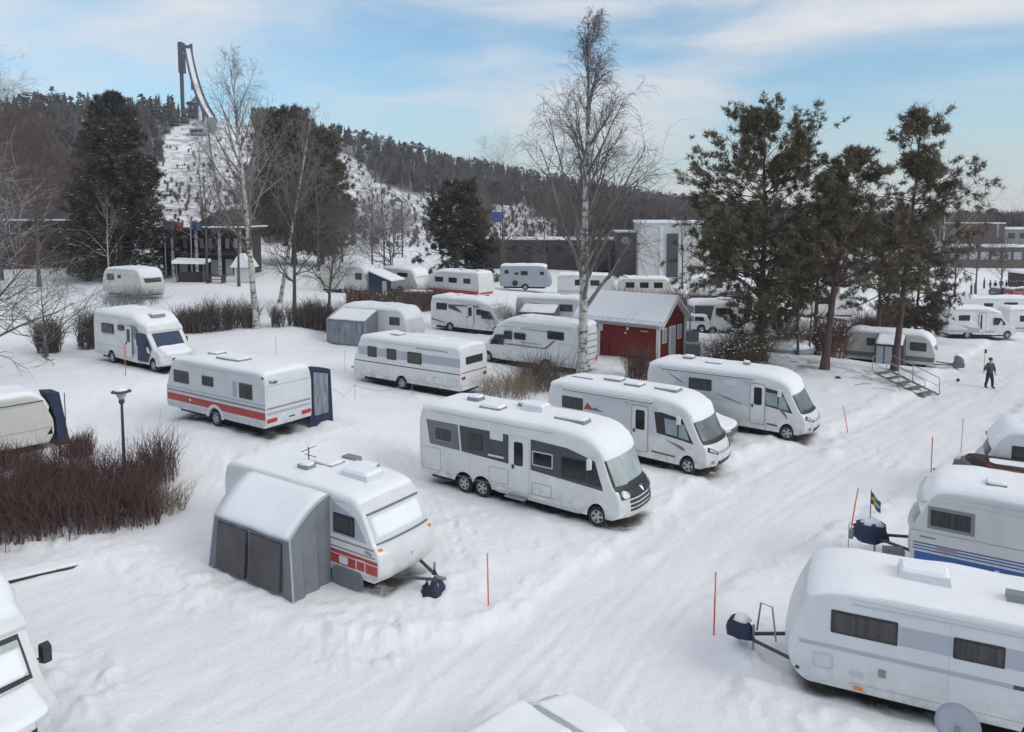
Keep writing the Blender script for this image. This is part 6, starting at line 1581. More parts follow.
# ------------------------------------------------------------------ buildings, ski jump, furniture, people
def cabin():
    x, y = 8.1, 50.9
    root = empty('cabin', (x, y, tz(x, y)-.05), R(-37), 'small red wooden cabin with white corner boards and a snowy metal roof', 'cabin')
    Lc, Wc, hw_, hr = 5.8, 3.9, 2.55, 4.0; a, b = Lc/2, Wc/2
    prof = [(-b, 0), (b, 0), (b, hw_), (0, hr), (-b, hw_)]
    wall = MB().prism([(a, p, z) for p, z in prof], [(-a, p, z) for p, z in prof]).build('wall', 'house_red', root)
    m = MB()
    for i in range(34):
        xx = -a+.12+i*(Lc-.24)/33; m.box((xx, -b-.012, hw_/2), (.035, .03, hw_-.02))
    for i in range(22):
        yy = -b+.12+i*(Wc-.24)/21; zt = hw_+(hr-hw_)*(1-abs(yy)/b)-.05; m.box((a+.012, yy, zt/2), (.03, .035, zt))
    m.build('wall_battens', 'house_red', wall)
    ov, oe = .45, .35
    for sgn in (-1, 1):
        sl = (hr-hw_)/b; y0, z0 = sgn*(b+oe), hw_-sl*oe
        P = [(-a-ov, 0, hr+.08), (a+ov, 0, hr+.08), (a+ov, y0, z0+.08), (-a-ov, y0, z0+.08)]
        rf = MB().prism([(p[0], p[1], p[2]+.06) for p in P], P).build('roof', 'roof_metal', root)
        sm = MB()
        for i in range(20):
            xx = -a-ov+.15+i*(Lc+2*ov-.3)/19
            sm.prism([(xx-.015, sgn*.06, hr+.185-sl*.06), (xx+.015, sgn*.06, hr+.185-sl*.06), (xx+.015, y0*.93, z0+.18+sl*abs(y0)*.07), (xx-.015, y0*.93, z0+.18+sl*abs(y0)*.07)],
                     [(xx-.015, sgn*.06, hr+.13-sl*.06), (xx+.015, sgn*.06, hr+.13-sl*.06), (xx+.015, y0*.93, z0+.13+sl*abs(y0)*.07), (xx-.015, y0*.93, z0+.13+sl*abs(y0)*.07)])
        sm.build('standing_seams', 'snow', rf)
        k = .62; ys0, ys1 = sgn*.05, y0*.90; zs0, zs1 = hr+.15-sl*.05, z0+.15+sl*abs(y0)*.10
        MB().prism([(-a-ov+.05, ys0, zs0+.05), (a+ov-.05, ys0, zs0+.05), (a+ov-.05, ys1, zs1+.03), (-a-ov+.05, ys1, zs1+.03)], [(-a-ov, ys0, zs0), (a+ov, ys0, zs0), (a+ov, ys1, zs1), (-a-ov, ys1, zs1)]).build('roof_snow', 'roof_streaks', rf)
        MB().box((0, y0+sgn*.04, z0-.02), (Lc+2*ov, .06, .14)).build('fascia', 'house_white', rf)
        MB().tube([(-a-.3, y0+sgn*.12, z0+.0), (a+.3, y0+sgn*.12, z0+.0)], .06, 8).build('gutter', 'frame_grey', rf)
        # barge board on the gable
        MB().prism([(a+ov+.02, 0, hr+.10), (a+ov+.02, y0, z0+.10), (a+ov+.02, y0, z0-.10), (a+ov+.02, 0, hr-.10)], [(a+ov+.06, 0, hr+.10), (a+ov+.06, y0, z0+.10), (a+ov+.06, y0, z0-.10), (a+ov+.06, 0, hr-.10)]).build('barge_board', 'house_white', rf)
    for sx, sy in ((1, -1), (1, 1), (-1, -1)):
        MB().box((sx*a+sx*.02, sy*b+sy*.02, hw_/2-.03), (.20, .20, hw_-.06)).build('corner_board', 'house_white', root)
    def gwin(y0, z0, w, h):
        f = MB().box((a+.045, y0, z0), (.06, w+.16, h+.16)).build('window', 'house_white', root)
        MB().box((a+.08, y0, z0), (.02, w, h)).build('pane', 'glass_sky', f); MB().box((a+.095, y0, z0), (.02, .05, h)).build('mullion', 'house_white', f)
    gwin(-1.12, 1.62, .46, .80); gwin(1.12, 1.62, .46, .80)
    d = MB().box((a+.05, 0, 1.08), (.07, .92, 2.1)).build('door', 'house_white', root); MB().box((a+.09, 0, 1.08), (.03, .66, 1.86)).build('door_leaf', 'door_grey', d); MB().box((a+.12, -.25, 1.05), (.05, .04, .16)).build('handle', 'metal', d)
    d = MB().box((-a+1.05, -b-.05, 1.1), (1.12, .07, 2.15)).build('door', 'house_white', root); MB().box((-a+1.05, -b-.09, 1.1), (.88, .03, 1.95)).build('door_leaf', 'door_grey', d)
    s = MB().box((a-.95, -b-.05, 1.92), (.62, .05, .12)).build('sign', 'sign_red', root); MB().box((a-.95, -b-.08, 1.92), (.48, .02, .03)).build('sign_text_line', 'sign_white', s)
    for dx, dz, w, h in ((2.15, 1.98, .16, .18), (2.3, 1.7, .10, .12), (4.15, 1.9, .30, .42)):
        MB().box((a-dx, -b-.05, dz), (w, .04, h)).build('notice', 'sign_white', root)
    hb = MB().box((-a+1.95, -b-.06, .98), (.62, .06, .05)); hb.box((-a+1.68, -b-.06, .6), (.05, .06, .76)); hb.box((-a+2.22, -b-.06, .6), (.05, .06, .76)); hb.build('low_hatch_frame', 'house_red', root)
    MB().tube([(a+.35, b+.15, 0), (a+.35, b+.15, 3.0)], .05, 8).build('flue_pipe', 'metal', root)
    x, y, z = at(691, 353); sc = empty('screen_panel', (x, y, z), R(-20), 'upright grey slab beside the red cabin gable with snow drifted against it', 'panel')
    MB().box((0, 0, .75), (1.0, .16, 1.5)).build('slab', 'concrete', sc); MB().box((.2, -.35, .35), (.9, .5, .75)).build('drift_box', 'concrete', sc); MB().box((.2, -.35, .76), (.95, .55, .10)).build('snow_cap', 'snow', sc)
    for i, (px, py) in enumerate(((672, 366), (679, 362))):
        x, y, z = at(px, py); tag(MB().lathe([(.30, -.1), (.42, .12), (.26, .42), (.05, .5)], 9).build('snow_lump', 'snow', loc=(x, y, z), smooth=True), ['rounded snow lump before the cabin gable, left one', 'rounded snow lump before the cabin gable, right one'][i], 'snow lump', 'snow lumps by the cabin')

def windows_row(root, xs, y, z, w, h, m='glass_dark', d=.1, name='window'):
    for x in xs: MB().box((x, y, z), (w, d, h)).build(name, m, root)

def buildings():
    # lodge with porch posts behind the terrace
    x, y = -27.9, 88.0
    # x from px 160..245
    x = xat(203, 88); g = tz(x, 88)
    r = empty('lodge', (x, 88, g), R(0), 'dark brown two-storey wooden lodge with white porch posts behind the terrace', 'lodge')
    MB().box((0, 3, 2.65), (9.6, 5.6, 5.3)).build('wall', 'wood_dark', r); rf = MB().box((-.3, 1.5, 5.42), (11.6, 9.6, .3)).build('roof', 'wood_dark', r)
    MB().box((-.3, 1.5, 5.64), (11.7, 9.7, .14)).build('roof_snow', 'snow', rf)
    MB().prism([(-1, -1, 5.6), (5.2, -1, 5.6), (2.4, -1, 7.6)], [(-1, 6, 5.6), (5.2, 6, 5.6), (2.4, 6, 7.6)]).build('gable', 'wood_dark', r)
    for px in (-4.6, -2.4, .3, 2.9, 5.2): MB().box((px, -2.6, 2.65), (.26, .26, 5.25)).build('porch_post', 'birch_bark', r)
    MB().box((-.2, -1.2, 2.6), (10.4, 2.6, .24)).build('balcony', 'wood_dark', r)
    for k in range(9): MB().box((-4.1+k*.98, .12, 3.7), (.42, .1, 1.15)).build('window', 'door_grey' if k % 3 else 'glass_dark', r)
    for px, w, h, m in ((-3.9, 1.3, 1.8, 'glass_dark'), (-2.4, .9, 1.7, 'door_grey'), (1.4, 1.2, 1.7, 'door_grey'), (2.9, .8, 1.8, 'door_grey'), (4.2, 1.1, 1.9, 'glass_dark')): MB().box((px, .15, .95), (w, .1, h)).build('door', m, r)
    k = empty('kiosk', G(xat(191, 80), 80.0), R(8), 'low market stall with white snowy roof in front of the lodge', 'kiosk')
    for sx in (-1, 1):
        for sy in (-1, 1): MB().box((sx*1.35, sy*.7, 1.0), (.12, .12, 2.0)).build('post', 'wood_step', k)
    MB().prism([(-1.7, -1.1, 2.0), (1.7, -1.1, 1.9), (1.7, 1.1, 2.1), (-1.7, 1.1, 2.2)], [(-1.7, -1.1, 2.3), (1.7, -1.1, 2.15), (1.7, 1.1, 2.35), (-1.7, 1.1, 2.5)]).build('roof', 'snow', k); MB().box((0, .1, .5), (2.6, 1.2, 1.0)).build('counter', 'wood_dark', k)
    bn = empty('bench', G(xat(216, 79), 79.0), 0, 'reddish wooden bench and table in front of the lodge', 'bench')
    MB().box((0, 0, .72), (1.9, .7, .08)).build('table_top', 'wood_brown', bn); MB().box((0, -.65, .42), (1.9, .28, .06)).build('seat', 'wood_brown', bn)
    for sx in (-.75, .75): MB().box((sx, -.2, .34), (.1, 1.1, .68)).build('leg', 'wood_brown', bn)
    bh = empty('bird_house', G(xat(244, 80), 80.0), 0, 'little white-roofed hut on a post at the right end of the lodge', 'hut')
    MB().box((0, 0, .8), (1.7, 1.4, 1.6)).build('wall', 'hall_white', bh); MB().prism([(-1.2, -1, 1.6), (1.2, -1, 1.6), (.3, -1, 3.0), (-.3, -1, 3.0)], [(-1.2, 1, 1.6), (1.2, 1, 1.6), (.3, 1, 3.0), (-.3, 1, 3.0)]).build('roof', 'snow', bh); bh.name = 'snowy_hut'
    # left hall behind the trees
    r = empty('hall', (xat(50, 96), 96, tz(xat(50, 96), 96)), 0, 'long brown hall with flat snowy roof behind the bare trees at the left', 'hall')
    MB().box((0, 4, 2.9), (13, 8, 5.8)).build('wall', 'wood_brown', r); MB().box((0, 3.4, 5.95), (14, 10.5, .3)).build('roof', 'wood_dark', r); MB().box((0, 3.4, 6.18), (14, 10.5, .16)).build('roof_snow', 'snow', r); MB().box((-2, 3, 6.75), (6.5, 2, 1.0)).build('skylight', 'steel_dark', r)
    windows_row(r, [-5, -3, -1, 1, 3, 5], -.04, 4.6, 1.0, 1.5); windows_row(r, [-5.2, 4], -.04, 1.1, 1.2, 2.2, name='door')
    t = empty('gazebo', G(xat(83, 90), 90.0), 0, 'small pavilion with pointed snowy roof left of the big spruce', 'gazebo')
    MB().lathe([(1.5, 0), (1.5, 2.4)], 8).build('wall', 'wood_brown', t); MB().lathe([(1.9, 2.4), (.05, 3.6)], 8).build('roof', 'snow', t)
    # flags over the lodge
    for i, (px, Y, c, lab) in enumerate(((165, 84, 'cloth_blue', 'blue flag on a pole by the lodge roof, left one'), (172, 84, 'cloth_red', 'red flag on a pole by the lodge roof, middle one'), (191, 84, 'cloth_blue', 'blue flag on a pole by the lodge roof, right one'))):
        x = xat(px, Y); f = empty('flagpole', G(x, Y), 0, lab, 'flag', 'flags by the lodge')
        MB().tube([(0, 0, 0), (0, 0, 6.6)], .06, 6).build('pole', 'steel_pale', f)
        vs = []; fs = []
        for o in (0, .01):
            for jj in range(5):
                for ii in range(9): vs.append((.07+1.2*ii/8, .12*math.sin(ii*1.1)+o, 5.5+.9*jj/4-.04*ii))
        for jj in range(4):
            for ii in range(8): q = jj*9+ii; fs += [(q, q+1, q+10, q+9), (45+q, 45+q+9, 45+q+10, 45+q+1)]
        MB().add(vs, fs).build('cloth', c, f)
    # lift tower
    x = xat(398, 150); z = tz(x, 150)
    r = empty('lift_tower', (x, 150, z), R(10), 'slim dark steel tower with pale middle panel at the foot of the ski slope', 'tower')
    Ht = zat(197, 150)-z
    for sx in (-1, 1):
        for sy in (-1, 1): MB().box((sx*.85, sy*.85, Ht*.46), (.26, .26, Ht*.92)).build('leg', 'steel_dark', r)
    for k in range(7): MB().box((0, 0, Ht*.12*(k+.5)), (1.9, 1.9, .14)).build('landing', 'steel_dark', r)
    MB().prism([(-1.1, -1.1, Ht*.92), (1.1, -1.1, Ht*.92), (1.1, 1.1, Ht*.92), (-1.1, 1.1, Ht*.92)], [(-.1, -.1, Ht), (.1, -.1, Ht), (.1, .1, Ht), (-.1, .1, Ht)]).build('roof', 'steel_dark', r); MB().box((0, 0, Ht*.5), (1.3, 1.3, 1.3)).build('cabin', 'stripe_mauve', r); MB().box((0, 0, Ht*.72), (1.2, 1.2, 1.8)).build('panel', 'band_light', r)
    # long dark building and white hall
    r = empty('building', (xat(558, 122), 122, tz(xat(558, 122), 122)), R(-4), 'long low dark brick building behind the back row of caravans', 'building')
    MB().box((0, 5, 2.4), (24.5, 10, 4.8)).build('wall', 'brick_dark', r); MB().box((0, 5, 4.9), (25, 10.5, .22)).build('roof_snow', 'snow', r); windows_row(r, [-10+2.6*k for k in range(8)], -.05, 3.4, 1.3, .9); MB().box((3.5, 4, 5.8), (1.6, 1.6, 1.8)).build('chimney', 'concrete', r)
    MB().box((-3, -.1, 1.2), (2.4, .15, 2.4)).build('gate', 'steel_dark', r)
    r = empty('building', (xat(632, 114), 114, tz(xat(632, 114), 114)), R(-4), 'dark block with pale round vent, joined between the brick building and white hall', 'building')
    MB().box((0, 4, 3.5), (4.4, 8, 7.0)).build('wall', 'hall_dark', r); MB().box((0, 4, 7.1), (4.7, 8.3, .22)).build('roof_snow', 'snow', r); MB().lathe([(.6, 0), (.62, .1)], 16, Matrix.Translation((-1, -.05, 5.8)) @ Matrix.Rotation(R(90), 4, 'X')).build('vent', 'steel_pale', r)
    r = empty('hall', (xat(670, 108), 108, tz(xat(670, 108), 108)), R(-6), 'tall white hall with one high dark doorway, left of the pines', 'hall')
    MB().box((0, 6, 4.3), (8.8, 12, 8.6)).build('wall', 'hall_white', r); MB().box((0, 6, 8.75), (9.2, 12.4, .35)).build('roof_snow', 'snow', r); MB().box((-1.2, -.03, 4.4), (.5, .1, 7.6)).build('pilaster', 'plastic_white', r); MB().box((.35, -.06, 4.0), (1.6, .12, 6.2)).build('doorway', 'hall_dark', r); MB().box((1.4, 1.0, 9.2), (1.4, 1.4, .8)).build('roof_vent', 'hall_dark', r)
    r = empty('billboard', (xat(497, 190), 190, tz(xat(497, 190), 190)), 0, 'bright blue panel on the hillside right of the dark spruce', 'panel')
    MB().box((0, 0, zat(217, 190)-tz(xat(497, 190), 190)), (2.6, .3, 2.6)).build('board', 'panel_blue', r)
    for sx in (-.9, .9): MB().box((sx, .3, 3.0), (.2, .2, 6.0)).build('post', 'steel_dark', r)
    # right background
    r = empty('building', (xat(985, 170), 170, tz(xat(985, 170), 170)), 0, 'dark cube-like block rising over the long brown building at the right', 'building')
    MB().box((0, 4, 3.4), (8.6, 8, 6.8)).build('wall', 'hall_dark', r); MB().box((2.6, -.1, 5.2), (.4, .2, 3.0)).build('corner_strip', 'steel_pale', r); MB().box((0, 4, 6.9), (8.8, 8.2, .2)).build('roof_snow', 'snow', r)
    r = empty('building', (xat(992, 152), 152, tz(xat(992, 152), 152)), 0, 'long brown building with pale window strip and snowy roof edge at the right', 'building')
    MB().box((0, 5, 2.0), (22, 10, 4.4)).build('wall', 'brick_brown', r); MB().box((0, 5, 4.32), (22.4, 10.4, .26)).build('roof_snow', 'snow', r); windows_row(r, [-8+2.2*k for k in range(8)], -.05, 2.5, 1.5, 1.5, 'band_light')
    r = empty('building', (xat(1030, 200), 200, tz(xat(1030, 200), 200)), 0, 'pale building with snowy roof at the right picture edge, farthest one', 'building')
    MB().box((0, 4, 2.4), (15, 8, 5.0)).build('wall', 'concrete', r); MB().box((0, 4, 5.1), (15.6, 8.6, .5)).build('roof_snow', 'snow', r); windows_row(r, [-5, -2, 1, 4], -.05, 3.2, 1.6, 1.4)
    r = empty('pavilion', (xat(1046, 128), 128, tz(xat(1046, 128), 128)), 0, 'low dark pavilion with thick snow on its roof beside the crowd', 'pavilion')
    MB().box((0, 2, 1.2), (7, 4, 2.4)).build('wall', 'wood_dark', r); MB().box((0, 2, 2.6), (7.6, 4.8, .4)).build('roof_snow', 'snow', r)
    r = empty('building', (xat(800, 128), 128, tz(xat(800, 128), 128)), 0, 'low pale building glimpsed between the pine crowns', 'building')
    MB().box((0, 4, 2.6), (24, 8, 5.2)).build('wall', 'hall_white', r); MB().box((0, 4, 5.35), (24.6, 8.6, .4)).build('roof_snow', 'snow', r); windows_row(r, [-9+3*k for k in range(7)], -.05, 2.8, 1.4, 1.2)
    r = empty('sign_board', (xat(930, 120), 120, tz(xat(930, 120), 120)), 0, 'pale blue tall board seen through the right pine', 'board')
    MB().box((0, 0, zat(250, 120)-tz(xat(930, 120), 120)), (3.4, .3, 2.4)).build('board', 'band_light', r); MB().box((0, .25, 2.6), (.3, .3, 5.2)).build('post', 'steel_dark', r)

def ski_jump():
    Y = 325.0
    bx, by = xat(212, Y), Y
    g = tz(bx, by)
    r = empty('ski_jump', (0, 0, 0), 0, 'tall dark ski jump tower with a curved snowy inrun on the hilltop', 'ski jump')
    tp = P3(180.5, 42, 352); top = tp[2]; x0, y0 = tp[0], 352
    n = 20; pts = []
    A = P3(188, 49, 350); B = P3(196.5, 98, 341); C = P3(211.5, 118, 318)
    for k in range(n+1):
        t = k/n; pts.append(A*(1-t)**2+B*2*t*(1-t)+C*t*t)
    side = norm(np.array([1.0, .25, 0])); w = 1.15
    def strip(o0, o1, h0, h1):
        a = []; 
        for p in pts: a.append(p+side*o0+np.array([0, 0, h0]))
        b = [p+side*o1+np.array([0, 0, h0]) for p in pts]; c = [p+side*o1+np.array([0, 0, h1]) for p in pts]; d = [p+side*o0+np.array([0, 0, h1]) for p in pts]
        m = MB(); K = len(pts); m.add(a+b+c+d, sum([[(i, i+1, K+i+1, K+i), (2*K+i, 2*K+i+1, 3*K+i+1, 3*K+i), (K+i, K+i+1, 2*K+i+1, 2*K+i), (3*K+i, 3*K+i+1, i+1, i)] for i in range(K-1)], [])+[(0, K, 2*K, 3*K), (K-1, 4*K-1, 3*K-1, 2*K-1)])
        return m
    strip(-w, w, -.9, 0).build('inrun', 'steel_pale', r); strip(-w+.25, w-.25, .02, .25).build('track_snow', 'snow', r)
    strip(-w-.45, -w, -.9, 1.1).build('side_wall', 'steel_dark', r); strip(w, w+.45, -.9, 1.1).build('side_wall', 'steel_dark', r)
    gt = tz(x0, y0)
    MB().tube([(x0, y0, gt-3), (x0, y0, top)], .85, 8).build('tower_leg', 'steel_dark', r)
    MB().tube([(P3(192, 70, 352)[0], 352, gt+16), tuple(P3(191, 44, 352))], .65, 8).build('tower_leg', 'steel_dark', r)
    zc = P3(181, 58, 352)[2]; MB().box((x0+.3, y0, zc), (2.2, 3, 13.5)).build('lift_shaft', 'steel_dark', r)
    MB().box((x0+2.4, y0, P3(186, 47, 352)[2]), (4.8, 2.4, 1.2)).build('bridge', 'steel_dark', r); MB().box((x0+2.9, y0-1, P3(187, 54, 352)[2]), (2.6, 2.4, .9)).build('start_platform', 'steel_pale', r)
    for t, dz in ((.45, 0), (.7, 0)):
        p = pts[int(t*n)]; gz = tz(p[0], p[1]); MB().tube([(p[0], p[1], gz-2), (p[0], p[1], p[2]-.8)], .5, 6).build('support', 'steel_dark', r)
    # take-off table and judges' block
    e = pts[-1]; MB().box((e[0], e[1], (e[2]+tz(e[0], e[1]))/2-1), (2.4, 5, max(2, e[2]-tz(e[0], e[1])+2))).build('takeoff_block', 'concrete', r)
    jt = empty('judges_hut', (P3(198, 120, 312)[0], 312, tz(P3(198, 120, 312)[0], 312)), 0, 'small grey hut low on the landing hill left of the ski jump take-off', 'hut')
    MB().box((0, 0, 1.2), (6, 3.4, 2.4)).build('wall', 'steel_pale', jt); MB().box((0, 0, 2.52), (6.3, 3.8, .3)).build('roof_snow', 'snow', jt); MB().box((0, -1.75, 1.5), (4.6, .1, .8)).build('window', 'glass_dark', jt)
    # dark cable line down the landing hill
    L_ = empty('lift_line', (0, 0, 0), 0, 'dark rail line running down the landing hill under the ski jump', 'lift line')
    P = []
    for k in range(16):
        t = k/15; yy = 312-t*130; px = 212+t*12; xx = xat(px, yy); P.append((xx, yy, tz(xx, yy)+1.2))
    MB().tube(P, .32, 6).build('rail', 'steel_dark', L_)

def forest():
    rg = np.random.default_rng(77)
    n = 46000
    y = 176+(900-176)*rg.random(n)**1.35; u = -260+1560*rg.random(n); x = (u-512)/F*y
    Yr, zr = ridge(u); ok = (y < Yr+55); x, y, u, Yr = x[ok], y[ok], u[ok], Yr[ok]
    z = terrain(x, y)
    open_ = open_slope(x, y, z)
    s = (y-165)/(Yr-165)
    # keep the density even in area
    wgt = np.clip(y/700, .3, 1)
    scrub = open_ & (rg.random(len(x)) < .25)
    keep = ~open_
    idx = np.where(keep)[0]
    if len(idx) > 13000: idx = rg.choice(idx, 13000, False)
    # templates
    def conifer(seed, wide, layers=7):
        q = np.random.default_rng(seed); V = []; T = []
        for l in range(layers):
            t = l/layers; zc = .10+.90*t; r = wide*(1-t)**.8*(.85+.3*q.random()); k = 7; o = len(V)
            V.append((q.normal()*.008, q.normal()*.008, zc+.26*(1-t*.5)))
            for a in range(k):
                w = 2*math.pi*(a+q.random()*.6)/k; rr = r*(.65+.6*q.random()); V.append((rr*math.cos(w), rr*math.sin(w), zc-.03*q.random()))
            for a in range(k): T.append((o, o+1+a, o+1+(a+1) % k))
        return np.array(V), np.array(T)
    def pine_t(seed):
        q = np.random.default_rng(seed); V = []; T = []
        for l in range(26):
            zc = .42+.58*q.random(); rad = .20*(1.15-abs(zc-.68)*2.0); a = q.random()*6.28; c = np.array([rad*math.cos(a)*q.random(), rad*math.sin(a)*q.random(), zc]); o = len(V)
            for k in range(5): V.append(tuple(c+q.normal(size=3)*np.array([.06, .06, .035])))
            T += [(o, o+1, o+2), (o+2, o+3, o+4), (o, o+3, o+1), (o+1, o+4, o+2)]
        for sx in (-.012, .012): V.append((sx, 0, 0))
        V.append((0, 0, .8)); T.append((len(V)-3, len(V)-2, len(V)-1)); return np.array(V), np.array(T)
    def bare_t(seed):
        q = np.random.default_rng(seed); V = []; T = []
        for l in range(60):
            a = q.random()*6.28; z0 = .1+.45*q.random(); z1 = min(1, z0+.25+.4*q.random()); rr = .24*q.random()*(1.2-z1*.6)
            p = np.array([.02*math.cos(a), .02*math.sin(a), z0]); e = np.array([rr*math.cos(a)+q.normal()*.02, rr*math.sin(a)+q.normal()*.02, z1]); o = len(V); s_ = np.array([-math.sin(a), math.cos(a), 0])*.017
            V += [tuple(p-s_), tuple(p+s_), tuple(e)]; T.append((o, o+1, o+2))
        V += [(-.015, 0, 0), (.015, 0, 0), (0, 0, .7)]; T.append((len(V)-3, len(V)-2, len(V)-1)); return np.array(V), np.array(T)
    conif = [conifer(i, w) for i, w in enumerate((.17, .20, .15, .23))]+[pine_t(9), pine_t(10), pine_t(11)]
    bare = [bare_t(20+i) for i in range(4)]
    def bake(ids, temps, hmin, hmax, name, m, label=None, fat=1.0):
        Vs = []; Ts = []; o = 0
        which = rg.integers(0, len(temps), len(ids))
        for w in range(len(temps)):
            I = ids[which == w]
            if not len(I): continue
            V, T = temps[w]; h = (hmin+(hmax-hmin)*rg.random(len(I))); a = rg.random(len(I))*6.28; wd = fat*(.85+.4*rg.random(len(I)))
            X_ = (V[None, :, 0]*np.cos(a)[:, None]-V[None, :, 1]*np.sin(a)[:, None])*(h*wd)[:, None]+x[I][:, None]
            Y_ = (V[None, :, 0]*np.sin(a)[:, None]+V[None, :, 1]*np.cos(a)[:, None])*(h*wd)[:, None]+y[I][:, None]
            Z_ = V[None, :, 2]*h[:, None]+z[I][:, None]-.3
            Vs.append(np.stack([X_, Y_, Z_], -1).reshape(-1, 3)); Ts.append((T[None]+(np.arange(len(I))*len(V))[:, None, None]+o).reshape(-1, 3)); o += len(I)*len(V)
        ob = link(name, np_mesh(name, np.vstack(Vs), Ts), m); tag(ob, kind='stuff', label=label); return ob
    # bare wood is denser low on the slope, conifers along the crest
    pc = np.clip(.06+.70*s[idx]**1.7+.12*(u[idx] < 330), 0, 1)
    isc = (rg.random(len(idx)) < pc)
    con = idx[isc]; br = idx[~isc]
    # trees on the skyline stand singly
    sky_ = con[(np.abs(s[con]-1.0) < .05)]
    sky_ = sky_[(u[sky_] > -20) & (u[sky_] < 720)]
    if len(sky_) > 90: sky_ = rg.choice(sky_, 90, False)
    con = np.setdiff1d(con, sky_)
    o1 = bake(con, conif, 6.5, 11, 'far_conifer_wood', 'far_conifer', 'dark conifer wood covering the hill behind the camp'); o1['category'] = 'wood'
    o2 = bake(br, bare, 7, 11.5, 'far_bare_wood', 'far_brown', 'brownish bare wood on the lower hillside'); o2['category'] = 'wood'
    o3 = bake(np.where(scrub)[0], bare, .8, 2.8, 'hillside_scrub', 'far_brown', 'dark scrub dotted over the snowy ski slope', 2.6); o3['category'] = 'scrub'
    protos = []
    for k, (V, T) in enumerate(conif):
        me = np_mesh('crown', V, [T]); me.materials.append(MATS['far_conifer']); protos.append(me)
    tm = bpy.data.meshes.new('trunk'); mb = MB().tube([(0, 0, -.03), (0, 0, .5), (0, 0, .9)], [.014, .010, .004], 5); tm.from_pydata(mb.v, [], mb.f); tm.materials.append(MATS['grey_bark'])
    for j, i in enumerate(sky_):
        h = 8+3.5*rg.random(); k = int(rg.integers(0, len(protos)))
        t = empty('conifer_tree', (x[i], y[i], z[i]-.2), rg.random()*6, 'dark conifer standing on the hill crest against the sky', 'tree', 'conifers along the hill crest'); t.scale = (h, h, h)
        for nm, me in (('crown', protos[k]), ('trunk', tm)):
            o = bpy.data.objects.new(nm, me); COL.objects.link(o); o.parent = t

